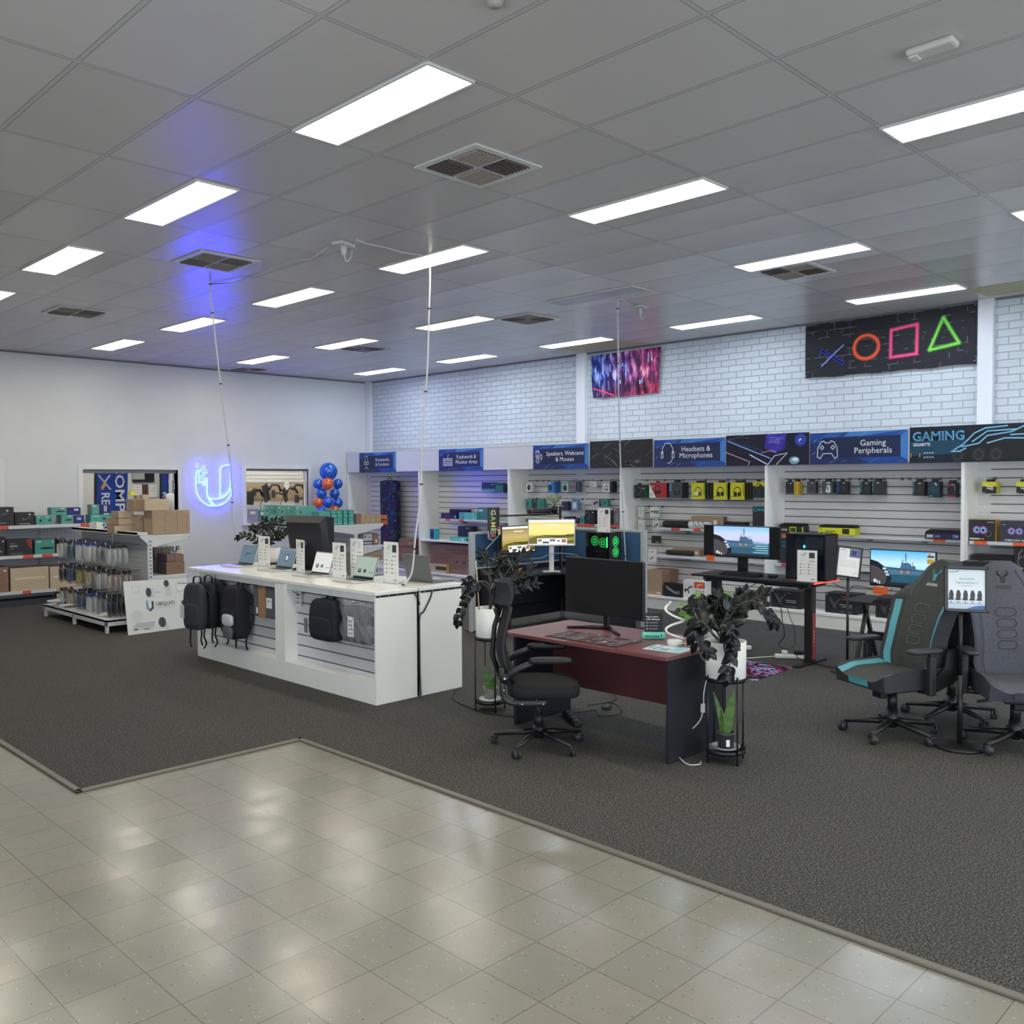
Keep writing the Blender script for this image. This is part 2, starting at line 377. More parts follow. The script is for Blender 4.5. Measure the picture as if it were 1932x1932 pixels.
br.inputs['Color1'].default_value = (*lin('#c6cdd1'), 1); br.inputs['Color2'].default_value = (*lin('#bec6cb'), 1); br.inputs['Mortar'].default_value = (*lin('#a6abb3'), 1)
t.base(br.outputs[0]); hm = t.math('SUBTRACT', 1., br.outputs[1]); t.bump(hm, .9, .008); BRICK = t.m
mb = MB(); mb.box(XB, Y0, 0, XB+.3, YW, CEIL, BRICK); struct('wall_right', mb, 'white painted brick wall')
# steel columns standing out of the brick
for i, (ya, yb) in enumerate(((15.22, YW), (9.49, 9.67), (3.45, 3.615), (-2.6, -2.43))):
    mb = MB(); mb.box(XB-.07, ya, 0, XB, yb, CEIL, WPAINT, .004); struct('trim_%d' % (i+4), mb)
# back wall with its two openings (and one cut by the left edge)
OP = ((2.4, 4.36, .95, 2.17), (5.6, 7.2, .95, 2.085), (8.51, 9.84, 1.095, 2.112))
mb = MB(); xs = [X0]
for a, b, z0, z1 in OP:
    mb.box(xs[-1], YW, 0, a, YW+.14, CEIL, PLASTER); mb.box(a, YW, 0, b, YW+.14, z0, PLASTER); mb.box(a, YW, z1, b, YW+.14, CEIL, PLASTER); xs.append(b)
mb.box(xs[-1], YW, 0, XB+.3, YW+.14, CEIL, PLASTER); struct('wall_back', mb, 'smooth white plaster back wall')
# behind the camera: two unseen window openings added to brighten the room (world portals steer the sampling)
ly0, ly1, lz0, lz1 = -4.2, 5.0, .12, 3.0
mb = MB(); mb.box(X0-.15, Y0, 0, X0, ly0, CEIL, PLASTER); mb.box(X0-.15, ly1, 0, X0, YW+.14, CEIL, PLASTER)
mb.box(X0-.15, ly0, 0, X0, ly1, lz0, PLASTER); mb.box(X0-.15, ly0, lz1, X0, ly1, CEIL, PLASTER); struct('wall_left', mb)
fx0, fx1 = -2.2, 9.6
mb = MB(); mb.box(X0-.15, Y0-.15, 0, fx0, Y0, CEIL, PLASTER); mb.box(fx1, Y0-.15, 0, XB+.3, Y0, CEIL, PLASTER)
mb.box(fx0, Y0-.15, 0, fx1, Y0, lz0, PLASTER); mb.box(fx0, Y0-.15, lz1, fx1, Y0, CEIL, PLASTER); struct('wall_front', mb)
FRM = mat('#55585c', .4, name='added_window_frame')
for nm, ax in (('window_4', 'y'), ('window_5', 'x')):  # frames of the unseen openings added for daylight
    mb = MB(); a, b = (ly0, ly1) if ax == 'y' else (fx0, fx1); n = 5
    for k in range(n+1):
        q = a+(b-a)*k/n
        if ax == 'y': mb.box(X0-.1, q-.03, lz0, X0-.04, q+.03, lz1, FRM)
        else: mb.box(q-.03, Y0-.1, lz0, q+.03, Y0-.04, lz1, FRM)
    struct(nm, mb)
for nm, sx_, sy_, loc, rot in (('portal_left', ly1-ly0, lz1-lz0, (X0-.14, (ly0+ly1)/2, (lz0+lz1)/2), (PI/2, 0, -PI/2)), ('portal_front', fx1-fx0, lz1-lz0, ((fx0+fx1)/2, Y0-.14, (lz0+lz1)/2), (PI/2, 0, 0))):
    la = bpy.data.lights.new(nm, 'AREA'); la.shape = 'RECTANGLE'; la.size = sx_; la.size_y = sy_; la.cycles.is_portal = True
    lo = bpy.data.objects.new(nm, la); COL.objects.link(lo); lo.location = loc; lo.rotation_euler = rot
mb = MB(); mb.box(X0, YW-.018, .0, 10.75, YW, .15, WPAINT, .004); struct('baseboard_back', mb)
mb = MB(); mb.box(X0, YW-.02, CEIL-.022, XB, YW, CEIL, mat('#6f7076', .6)); mb.box(XB-.02, Y0, CEIL-.022, XB, YW, CEIL, mat('#6f7076', .6)); struct('trim_8', mb)
# window architraves
for i, (a, b, z0, z1) in enumerate(OP):
    w_ = bpy.data.objects.new('window_%d' % (i+1), None); COL.objects.link(w_); w_['kind'] = 'structure'; w_.location = (a, YW, z0)
    mb = MB(); q = .075; d0, d1 = -.018, .16
    mb.box(-q, d0, -q, 0, d1, z1-z0+q, WPAINT, .004); mb.box(b-a, d0, -q, b-a+q, d1, z1-z0+q, WPAINT, .004)
    mb.box(0, d0, z1-z0, b-a, d1, z1-z0+q, WPAINT, .004); mb.box(0, d0, -q, b-a, d1, 0, WPAINT, .004)
    part('window_frame', mb, w_)
    if i == 2:
        mb = MB(); mb.box(-.1, -.07, -.03, b-a+.1, .0, 0, WPAINT, .004); part('window_sill', mb, w_)
        mb = MB(); mb.box(b-a-.05, .03, 0, b-a, .09, z1-z0, WPAINT, .003); mb.box(0, .03, z1-z0-.035, b-a, .09, z1-z0, mat('#6c6e74', .5)); part('sash', mb, w_)
    if i == 1:
        mb = MB(); mb.box(0, .05, z1-z0-.06, b-a, .12, z1-z0, mat('#8d8f94', .5), .003); part('sliding_track', mb, w_)
        mb = MB(); mb.box(b-a-.12, .05, 0, b-a-.06, .10, z1-z0-.06, WPAINT, .003); part('jamb', mb, w_)
        mb = MB(); mb.box(b-a-.075, .02, .74, b-a-.045, .05, .95, mat('#77797d', .35, .8), .004); mb.box(b-a-.07, .005, .8, b-a-.05, .03, .9, ALU, .004); part('latch', mb, w_)
# the two small rooms behind the openings
mb = MB(); mb.box(1.5, YW+2.2, 0, 7.95, YW+2.3, CEIL, PLASTER); mb.box(7.85, YW+.14, 0, 7.95, YW+2.2, CEIL, PLASTER); struct('wall_office', mb)
SLATW = mat('#d8d8da', .27, name='slat_white')
mb = MB(); y = YW+1.5; mb.box(7.95, y, 0, 11.5, y+.1, CEIL, PLASTER)
for k in range(7): mb.box(8.0, y-.02, 1.86+.075*k, 11.4, y, 1.925+.075*k, SLATW, .003)
for k in range(4): mb.box(8.0, y-.02, 1.06+.1*k, 11.4, y, 1.152+.1*k, SLATW, .003)
mb.box(8.0, y-.012, 1.48, 11.4, y, 1.84, mat('#b29a80', .7)); struct('wall_workshop', mb, 'slatted workshop wall with a tan band')
# ---------------------------------------------------------------- ceiling lamps
FRW = mat('#d6d6d4', .4, name='lamp_frame')
def lamp_mat(name, c, s):
    t = NT(name, .4); e = t.b.inputs; e['Base Color'].default_value = (.8, .8, .8, 1)
    e['Emission Color'].default_value = (*lin(c), 1); e['Emission Strength'].default_value = s; return t.m
LW, LC = lamp_mat('lamp_warm', '#fff8e2', LAMP_WARM), lamp_mat('lamp_cool', '#e2eeff', LAMP_COOL)
OFFL = mat('#9a9ba0', .3, name='lamp_unlit')
lampcache = {}
def lamp(x, y, kind, label):
    if kind in lampcache: return dup(lampcache[kind], (x, y, CEIL), 0, label)
    r = thing('ceiling_light', label, 'ceiling light', (x, y, CEIL), 0, 'recessed fluorescent ceiling lights')
    mb = MB(); a, b = .155, .605; h = -.012
    for s_ in (-1, 1):
        mb.box(s_*a-.008, -b, h, s_*a+.008, b, -.0005, FRW); mb.box(-a, s_*b-.008, h, a, s_*b+.008, -.0005, FRW)
    part('frame', mb, r)
    mb = MB(); mb.box(-.148, -.598, -.009, .148, .598, -.001, {'w': LW, 'c': LC, 'o': OFFL}[kind]); part('diffuser', mb, r)
    lampcache[kind] = r; return r
YS = [13.66, 11.28, 8.88, 6.5, 4.08, 1.66]
pos = {3.08: 'leftmost row', 5.50: 'second row from left', 7.88: 'third row from left', 10.28: 'row beside the bricks'}
for x in pos:
    for i, y in enumerate(YS+[-.74, -3.14]):
        off = (x == 7.88 and y == 6.5)
        kind = 'o' if off else ('c' if x > 7 and (x > 10 or y in (4.08,)) else 'w')
        what = 'unlit grey ceiling light' if off else ('warm lit ceiling light' if kind == 'w' else 'cool lit ceiling light')
        lamp(x, y, kind, '%s, %s from back wall in %s' % (what, ORD[i], pos[x]))
# ---------------------------------------------------------------- air vents: 0.6 m louvre panels
VB = mat('#2a2624', .8, name='vent_dark'); VS = mat('#9b9188', .5, name='vent_slat'); VSD = mat('#5d5550', .5, name='vent_slat_shade')
vcache = []
def vent(x, y, label):
    if vcache: return dup(vcache[0], (x, y, CEIL), 0, label)
    r = thing('ceiling_vent', label, 'air vent', (x, y, CEIL), 0, 'square louvred ceiling vents'); vcache.append(r)
    mb = MB(); a, b = .297, .245
    for s_ in (-1, 1): mb.box(s_*b, -a, -.012, s_*a, a, -.001, FRW, .003); mb.box(-b, s_*b, -.012, b, s_*a, -.001, FRW, .003)
    mb.box(-.008, -b, -.012, .008, b, -.001, FRW); mb.box(-b, -.008, -.012, b, .008, -.001, FRW); part('frame', mb, r)
    mb = MB(); mb.box(-b, -b, -.004, b, b, -.001, VB); part('backing', mb, r)
    for qx in (-1, 1):
        for qy in (-1, 1):
            mb = MB()
            for k in range(8):
                o = .016+.0285*k; q0, q1 = .01, .243
                # angled blades; opposite quarters throw the air opposite ways
                if qx*qy > 0:
                    x_ = qx*(o+.014); dx = .006*qx*(1 if qy > 0 else -1)
                    mb.add([(x_-dx, qy*q0, -.003), (x_-dx, qy*q1, -.003), (x_+dx, qy*q1, -.02), (x_+dx, qy*q0, -.02)], [(0, 1, 2, 3), (3, 2, 1, 0)], VS)
                else:
                    y_ = qy*(o+.014); dy = .006*qy*(1 if qx > 0 else -1)
                    mb.add([(qx*q0, y_-dy, -.003), (qx*q1, y_-dy, -.003), (qx*q1, y_+dy, -.02), (qx*q0, y_+dy, -.02)], [(0, 1, 2, 3), (3, 2, 1, 0)], VS)
            part('louvre', mb, r)
    return r
for x, y, lb in ((4.11, 4.38, 'square louvred ceiling vent, the large near one beside the front lamp'), (4.11, 7.93, 'louvred ceiling vent above the cable that drops beside the blue neon sign'),
                 (4.11, 11.4, 'square louvred ceiling vent at far left near the white back wall'), (8.35, 4.38, 'square louvred ceiling vent touching a cool lamp near the dark brick neon banner'),
                 (8.35, 8.0, 'square louvred ceiling vent in the middle, left of the pink city banner'), (8.35, 11.5, 'square louvred ceiling vent with its edge under a warm lamp far back'), (8.35, 14.95, 'square louvred ceiling vent closest to the back corner')):
    vent(x, y, lb)
# yellowed ceiling tiles by the brick wall, smoke detector, ceiling sockets
YEL = mat('#a39c78', .6, name='yellowed_tile')
for x, y, sx_, sy_, lb in ((10.78, 8.87, .59, 1.19, 'yellowed ceiling tile beside a cool lamp left of the city banner'), (10.78, 2.87, .59, 1.19, 'yellowed ceiling tile at the right edge above the brick column')):
    mb = MB(); mb.cbox((0, 0, -.003), (sx_, sy_, .004), YEL); solo('ceiling_tile', mb, lb, 'ceiling tile', (x, y, CEIL))
mb = MB(); mb.box(-.05, -.11, -.035, .05, .11, 0, mat('#c9c5bf', .6), .014); mb.box(-.03, .06, -.042, .03, .1, -.034, mat('#d6d2cc', .6), .003); solo('smoke_detector', mb, 'white smoke detector on the ceiling at upper right', 'smoke detector', (4.51, 1.67, CEIL))
mb = MB(); mb.lathe([(0, -.03), (.03, -.028), (.04, 0)], (0, 0, 0), mat('#a9a29c', .5), 16); solo('sprinkler_cap', mb, 'small round ceiling cap at the top edge of the picture', 'ceiling cap', (2.76, 2.83, CEIL))
# ================================================================ wall display units along the brick wall
XS, XF = 11.2, 10.74             # slat face, front edge of the dividers
YD = [15.37, 13.10, 10.76, 8.40, 6.02, 3.60, 1.2]
GROOVE = mat('#4c4d51', .6, name='slat_groove')
def slats(mb, face, y0, y1, z0, z1, ax, first, step=.0985, m=SLATW, t=.018):
    """horizontal slats with open grooves; face is the front plane, the backing lies t behind it"""
    g = .011; zs = [z1]; z = first
    while z > z0+.02:
        if z < z1-.01: zs.append(z)
        z -= step
    zs.append(z0)
    for k in range(len(zs)-1):
        a = zs[k]-(g/2 if k else 0); b = zs[k+1]+(g/2 if k+1 < len(zs)-1 else 0)
        if ax == 'x': mb.box(face, y0, b, face+t, y1, a, m)
        else: mb.box(y0, face, b, y1, face+t, a, m)
    if ax == 'x': mb.box(face+t*.7, y0, z0, face+t+.012, y1, z1, GROOVE)
    else: mb.box(y0, face+t*.7, z0, y1, face+t+.012, z1, GROOVE)
UN = ['farthest, with the tall neon print bag', 'under the keyboards and monitor arms sign', 'under the speakers and mouses sign', 'under the headsets and microphones sign', 'under the gaming peripherals sign', 'at the right edge with fan boxes']
UNITS = []
for i in range(6):
    y1, y0 = YD[i], YD[i+1]
    r = thing('wall_display_unit', 'white slatwall display unit against the bricks, '+UN[i], 'display unit', (0, 0, 0), 0, 'slatwall units along the brick wall'); UNITS.append(r)
    mb = MB(); slats(mb, XS, y0+.018, y1-.018, .2, 2.05, 'x', 1.962); part('slat_panel', mb, r)
    mb = MB(); mb.box(XF, y1-.018, 0, XB-.075, y1+.017, 2.05, WHITE, .002); part('side_panel', mb, r)
    if i == 5: mb = MB(); mb.box(XF, y0-.018, 0, XB-.075, y0+.017, 2.05, WHITE, .002); part('side_panel', mb, r)
    mb = MB(); mb.box(XF-.02, y0+.018, .165, XS, y1-.019, .2, WHITE, .003); part('deck', mb, r)
    mb = MB(); mb.box(XF, y0+.018, 0, XF+.02, y1-.019, .165, WHITE); part('kickboard', mb, r)
    if i == 1:
        mb = MB(); mb.box(XF+.01, y0+.02, .765, XS, y1-.02, .795, WHITE, .003); part('fixed_shelf', mb, r)
r = thing('fascia', 'long white boxed fascia running above the slatwall display units', 'fascia')
mb = MB(); mb.box(XF, 1.2, 2.052, XB-.075, 15.37, 2.44, mat('#d2d3d8', .5, name='fascia_white')); part('box', mb, r)
mb = MB(); mb.box(XF-.004, 1.2, 2.436, XB-.075, 15.37, 2.446, SHELFW); part('top_rail', mb, r)
# glass-edge shelves with brackets on the slats
def wall_shelf(y0, y1, z, label, xf=10.93, tickets=(), brk=2):
    r = thing('wall_shelf', label, 'shelf', (0, 0, 0), 0, 'slatwall shelves')
    mb = MB(); mb.box(xf, y0, z-.018, XS-.002, y1, z, SHELFW, .003); part('board', mb, r)
    mb = MB(); mb.box(xf-.006, y0, z-.034, xf-.0005, y1, z+.002, mat('#cfd2d6', .3, name='ticket_rail')); part('ticket_rail', mb, r)
    for k in range(brk):
        y = y0+(y1-y0)*(.22+.56*k/max(brk-1, 1)); mb = MB()
        mb.prism([(0, 0), (XS-xf-.03, 0), (XS-xf-.03, -.07), (XS-xf-.06, -.07)], (xf+.028, y-.01, z-.019), (1, 0, 0), (0, 0, 1), GREY, -.02); part('bracket', mb, r)
    for a, b, c in tickets:
        mb = MB(); mb.box(xf-.0085, b, z-.036, xf-.0063, a, z+.002, {'o': ORANGE, 'r': REDT}[c]); part('price_ticket', mb, r)
    return r
def yy(px, X, py=990): return on('x', X, px, py).y
T = lambda lst, X=10.93: [(yy(a, X), yy(b, X), c) for a, b, c in lst]
wall_shelf(10.82, yy(831, 10.93), 1.18, 'narrow white shelf holding navy and teal keyboard boxes below the purple glow', 10.93, T([(841, 850, 'r'), (866, 876, 'r')]))
wall_shelf(8.44, 10.3, 1.18, 'white shelf with red tickets behind the corner desk monitors', 10.93, T([(1089, 1122, 'r'), (1148, 1170, 'r')]))
wall_shelf(6.06, yy(1238, 10.93), 1.172, 'white shelf holding the rolled black and white bags', 10.93, T([(1267, 1283, 'r'), (1309, 1323, 'r')]))
wall_shelf(6.06, yy(1238, 10.93), .772, 'white shelf holding the black soundbar', 10.93, ())
wall_shelf(3.64, 5.98, 1.165, 'white shelf holding the flat keyboard boxes under the hanging mice', 10.93, T([(1471, 1487, 'o'), (1562, 1583, 'o'), (1762, 1785, 'o')]), 3)
wall_shelf(3.64, 5.98, .762, 'lower white shelf behind the glass computer tower', 10.93, T([(1475, 1491, 'r')]), 3)
wall_shelf(1.25, 3.56, 1.16, 'white shelf holding the two-fan cooler boxes', 10.86, T([(1838, 1863, 'o'), (1912, 1934, 'o')], 10.86), 2)
wall_shelf(1.25, 3.56, .742, 'white shelf holding the black three-fan case box', 10.86, (), 2)
# ---------------------------------------------------------------- sign boards on the fascia
SU, SW = V((0, -1, 0)), V((0, 0, 1))
SGN = noisy('sign_blue', '#1c3f86', '#24519f', 2.2, .45, stretch=(1, 1, .6)); SGN2 = mat('#3f7cc0', .45, name='sign_bevel'); SGN3 = mat('#6ea5dc', .45, name='sign_streak'); SGND = noisy('sign_navy', '#1b2544', '#202a50', 3, .45)
SGK = mat('#1c2c5c', .45, name='sign_shade'); SWH = mat('#e6eaf0', .5, name='sign_white')
BOARD = mat('#d6d6d8', .5, name='board_edge')
def board(px0, px1, name, label, z0=2.045, z1=2.432, cat='sign'):
    X = XF-.0165; ya, yb = yy(px0, X, 870), yy(px1, X, 870); L = ya-yb; h = z1-z0
    r = thing(name, label, cat, (X, ya, z0)); return r, L, h
def bpanel(r, L, h, m):
    mb = MB(); mb.box(0, -L, 0, .0115, 0, h, BOARD); mb.rect((0, 0, 0), SU, SW, 0, 0, L, h, m, .0006); return mb
def dept_sign(px0, px1, lines, icon, tx, ts, label, ic=(.2, .5, .12)):
    r, L, h = board(px0, px1, 'department_sign', label); r['group'] = 'blue department signs'
    mb = bpanel(r, L, h, SGN); O = (0, 0, 0)
    f = lambda pts, m, o: mb.flat([(a*L, b*h) for a, b in pts], O, SU, SW, m, o)
    f([(0, 0), (.62, 0), (.3, .55), (0, .75)], SGK, .0009)
    f([(.55, .86), (1, 1), (.42, 1), (.36, .86)], SGN2, .001); f([(.93, .2), (1, .1), (1, 1), (.93, .84)], SGN2, .001); f([(.3, .86), (.36, 1), (.2, 1), (.1, .8)], mat('#2f5aa8', .45), .001)
    f([(.13, .2), (.93, .2), (.93, .84), (.13, .84)], SGND, .0013)
    for a, b, c, d in ((.52, .85, .6, .99), (.9, .88, .97, .98), (.03, .7, .07, .8), (.2, .03, .3, .17), (.33, .05, .38, .12), (.62, .05, .72, .15), (.9, .03, .95, .08), (.02, .3, .05, .4)):
        f([(a, b), (c, d), (c+.008, d), (a+.008, b)], SGN3, .0015)
    part('panel', mb, r)
    for k, s_ in enumerate(lines):
        mb = MB(); mb.text(s_, O, SU, SW, tx*L, h*(.555-.235*k) if len(lines) == 2 else h*.45, h*ts, SWH, 'c', .0022, False); part('lettering', mb, r)
    mb = MB(); cx, cy, s_ = ic[0]*L, ic[1]*h, ic[2]*h*2
    S = lambda pts, c=False, w_=.009: mb.stroke([(cx+a*s_, cy+b*s_) for a, b in pts], O, SU, SW, w_, SWH, .0022, c)
    if icon == 'chair':
        S([(-.3, .9), (.3, .9), (.3, .1), (-.3, .1)], True); S([(-.6, .2), (-.55, -.25), (.55, -.25), (.6, .2)]); S([(-.3, -.05), (.3, -.05)]); S([(0, -.3), (0, -.7)]); S([(-.45, -.95), (0, -.65), (.45, -.95)])
    if icon == 'keyboard':
        S([(-.9, -.6), (.9, -.6), (.9, .3), (-.9, .3)], True, .011); S([(0, .35), (0, .6), (.15, .75), (0, 1)])
        for q in (-.4, -.15, .1): S([(-.75, q), (.75, q)], False, .012)
    if icon == 'speaker':
        S([(-.75, 1), (-.1, 1), (-.1, -.1), (-.75, -.1)], True); S([(-.55, .8), (-.3, .8)]); mb.disc(O, SU, SW, cx-.42*s_, cy+.2*s_, .2*s_, .2*s_, SWH, .0022, 14, .6)
        S([(.3, .5), (.55, .3), (.6, -.1), (.4, -.4), (.2, -.1), (.3, .3)], True); S([(-.6, -.35), (-.1, -.35), (-.1, -.85), (-.6, -.85)], True)
    if icon == 'headset':
        S([(-.6, 0), (-.55, .5), (-.25, .9), (.25, .9), (.55, .5), (.6, 0)]); S([(-.7, .15), (-.5, .15), (-.5, -.4), (-.7, -.4)], True); S([(.7, .15), (.5, .15), (.5, -.4), (.7, -.4)], True); S([(.55, -.5), (.3, -.85), (0, -.9)])
    if icon == 'pad':
        S([(-.55, .55), (-.3, .65), (-.2, .5), (.2, .5), (.3, .65), (.55, .55), (.8, .1), (.85, -.6), (.6, -.75), (.35, -.35), (-.35, -.35), (-.6, -.75), (-.85, -.6), (-.8, .1)], True)
        for q in (-.45, .45): S([(q-.16, .12), (q, .28), (q+.16, .12), (q, -.04)], True, .008)
    part('pictogram', mb, r)
dept_sign(678, 747, ['Accessories', '& Furniture'], 'chair', .635, .17, 'blue Accessories & Furniture sign, nearest the back corner', (.2, .5, .17))
dept_sign(828, 912, ['Keyboards &', 'Monitor Arms'], 'keyboard', .63, .18, 'blue Keyboards & Monitor Arms sign on the white fascia', (.21, .46, .17))
dept_sign(1006, 1111, ['Speakers, Webcams', '& Mouses'], 'speaker', .58, .18, 'blue Speakers, Webcams & Mouses sign on the fascia', (.12, .5, .13))
dept_sign(1234, 1369, ['Headsets &', 'Microphones'], 'headset', .6, .19, 'blue Headsets & Microphones sign on the fascia', (.2, .5, .2))
dept_sign(1528, 1713, ['Gaming', 'Peripherals'], 'pad', .66, .19, 'blue Gaming Peripherals sign, largest of the department signs', (.19, .48, .2))
# picture boards between them
DK = noisy('board_dark', '#232326', '#2a2a2e', 4, .4); DK2 = mat('#3a3a3e', .4); DK3 = mat('#5a5a5e', .4); NEONB = mat('#8fb6ff', .4, name='print_blue_white'); NEONW = mat('#dfe6ff', .4, name='print_white')
r, L, h = board(1113, 1232, 'picture_board', 'dark board printed with grey circuit traces, left of the headsets sign', 2.05, 2.455)
mb = bpanel(r, L, h, DK); O = (0, 0, 0); q = random.Random(3)
for k in range(26):
    a, b = q.uniform(.02, .9)*L, q.uniform(.02, .85)*h; l_ = q.uniform(.04, .16); d = .7 if q.random() < .5 else -.5
    dx = min(l_, L-.02-a); dy = max(min(dx*d, h-.01-b), .01-b); mb.stroke([(a, b), (a+dx, b+dy)], O, SU, SW, q.choice((.006, .01, .018)), q.choice((DK2, DK2, DK3)), .0012)
for k in range(5): mb.stroke([(L*.32+.02*k, h*.36-.018*k), (L*.32+.1+.02*k, h*.36-.09-.018*k+.03)], O, SU, SW, .005, mat('#77777c', .4), .002)
for k in range(4): mb.stroke([(L*.2+.03*k, h*.7+.01*k), (L*.2+.09+.03*k, h*.9)], O, SU, SW, .005, DK3, .002)
mb.flat([(L*.7, h*.2), (L*.76, h*.14), (L*.82, h*.22), (L*.76, h*.28)], O, SU, SW, DK3, .0022); part('panel', mb, r)
r, L, h = board(1370, 1527, 'picture_board', 'dark board printed with glowing keyboards and a headset, left of gaming peripherals sign', 2.045, 2.45)
mb = bpanel(r, L, h, noisy('board_night', '#14162a', '#1b1d33', 3, .4))
PUR = noisy('print_purple', '#2a2380', '#4a3fb0', 5, .4); mb.flat([(.5*L, h*.99), (.48*L, .55*h), (.58*L, .4*h), (.72*L, .5*h), (.74*L, .99*h)], O, SU, SW, PUR, .001)
for k in range(18): mb.stroke([(.52*L+q.random()*.2*L, .55*h+q.random()*.35*h), (.52*L+q.random()*.2*L, .6*h+q.random()*.35*h)], O, SU, SW, .003, mat('#8f86f0', .4), .0018)
for a, b, c, d, w_, m in ((.02, .82, .55, .22, .012, NEONB), (.02, .86, .5, .42, .003, mat('#5a6ad0', .4)), (.3, .35, .52, .02, .012, NEONW), (.52, .02, .6, .3, .01, NEONW), (.6, .3, .75, .38, .008, NEONW), (.75, .38, .62, .02, .008, NEONW), (.0, .45, .3, .12, .008, mat('#e8b0b0', .4)), (.3, .12, .28, .02, .008, NEONW), (.44, .4, .56, .47, .008, mat('#ff9a5a', .4)), (.56, .47, .62, .4, .006, NEONW)):
    mb.stroke([(a*L, b*h), (c*L, d*h)], O, SU, SW, w_, m, .0024)
for k in range(9): mb.disc(O, SU, SW, (.05+.028*k)*L, (.86+.018*k)*h if k < 7 else .9*h, .004, .004, NEONW, .0026, 8)
mb.disc(O, SU, SW, .9*L, .78*h, .085, .085, mat('#1f2f90', .4), .0016); mb.disc(O, SU, SW, .9*L, .78*h, .06, .06, mat('#3f63d8', .4), .002, 20, .75); mb.stroke([(.89*L, .72*h), (.885*L, .78*h), (.9*L, .82*h), (.91*L, .76*h)], O, SU, SW, .012, NEONW, .0026)
mb.disc(O, SU, SW, .83*L, .14*h, .07, .048, mat('#7fa9b8', .4), .0016); mb.disc(O, SU, SW, .84*L, .17*h, .04, .022, mat('#e2f0f4', .4), .002)
part('panel', mb, r)
r, L, h = board(1716, 2075, 'picture_board', 'dark GAMING board with a neon blue six-wheeled vehicle, at the right edge', 2.04, 2.45)
mb = bpanel(r, L, h, noisy('board_teal_night', '#0f1620', '#16283a', 2.5, .4))
LB = mat('#7fc4ea', .4, name='print_neon_blue'); LBD = mat('#2a5f86', .4)
mb.flat([(0.01, .2*h), (.36*L, .25*h), (.36*L, .62*h), (.01, .6*h)], O, SU, SW, mat('#15445c', .4), .0009)
part('panel', mb, r)
mb = MB(); mb.text('GAMING', O, SU, SW, .035, .62*h, .25*h, LB, 'l', .0022, True, .56); mb.text('GAMING', O, SU, SW, .043, .635*h, .215*h, mat('#2f7aa6', .4), 'l', .003, False, .54); part('lettering', mb, r)
mb = MB(); mb.text('GIGABYTE', O, SU, SW, .04, .47*h, .085*h, SWH, 'l', .0022, True, .19); part('lettering', mb, r)
mb = MB(); vx = .38*L; sc_ = lambda pts: [(.46+a*1.1, b*h) for a, b in pts]
mb.flat(sc_([(0, .08), (.02, .32), (.1, .42), (.3, .9), (.72, .98), (.95, .7), (.98, .2), (.9, .05), (.1, .03)]), O, SU, SW, mat('#0c1016', .4), .0014)
for pts in ([(.02, .33), (.12, .5), (.22, .78), (.32, .9), (.52, .94)], [(.1, .42), (.26, .5), (.34, .7), (.56, .78), (.7, .96)], [(.2, .55), (.34, .82), (.6, .84)], [(.34, .5), (.5, .62), (.7, .6), (.86, .75)], [(.0, .3), (.08, .3), (.14, .38)], [(.55, .7), (.78, .72), (.95, .6)]):
    mb.stroke(sc_(pts), O, SU, SW, .014, LB, .0024)
for a in (.06, .26, .42):
    mb.disc(O, SU, SW, .46+a*1.1, .2*h, .075, .085, mat('#1c2228', .4), .0018); mb.disc(O, SU, SW, .46+a*1.1, .2*h, .05, .058, mat('#3a4650', .4), .0022, 20, .8)
for k in range(2): mb.rect(O, SU, SW, .012+.1*k, .15*h, .02+.1*k, .28*h, mat('#e0a23a', .4), .0022)
for k in range(8): mb.rect(O, SU, SW, .16+.03*(k % 4), (.14+.12*(k//4))*h, .18+.03*(k % 4), (.17+.12*(k//4))*h, mat('#c8d4dc', .4), .0022)
part('vehicle_print', mb, r)
# ---------------------------------------------------------------- cloth banners under the ceiling
NEO = {'x': '#6f7fe0', 'o': '#f0603a', 's': '#ee4f86', 't': '#7ad84a'}
r = thing('cloth_banner', 'black brick-print banner with neon cross, circle, square and triangle', 'banner', (XB-.03, 5.735, 3.18))
L, h = 2.105, .69
t = NT('banner_brick', .7, .3); p = t.coord('Object', loc=(0, 2, 0)); sx = t.n('SeparateXYZ'); t.l(p, sx.inputs[0]); cv = t.n('CombineXYZ'); t.l(sx.outputs[1], cv.inputs[0]); t.l(sx.outputs[2], cv.inputs[1])
br = t.n('TexBrick'); t.l(cv.outputs[0], br.inputs['Vector'])
for k, x in (('Scale', 1), ('Mortar Size', .006), ('Brick Width', .2), ('Row Height', .085)): br.inputs[k].default_value = x
nz = t.n('TexNoise'); nz.inputs['Scale'].default_value = 6; nz.inputs['Detail'].default_value = 4; t.l(cv.outputs[0], nz.inputs['Vector'])
br.inputs['Color1'].default_value = (*lin('#26262c'), 1); br.inputs['Color2'].default_value = (*lin('#1f1f25'), 1); br.inputs['Mortar'].default_value = (*lin('#5f5f66'), 1)
dark = t.ramp(nz.outputs[0], [(.4, '#26262b'), (.62, '#8a8a90')]); t.base(t.mix(t.math('MULTIPLY', t.math('GREATER_THAN', nz.outputs[0], .53), .9), '#27272c', br.outputs[0]))
BANB = t.m
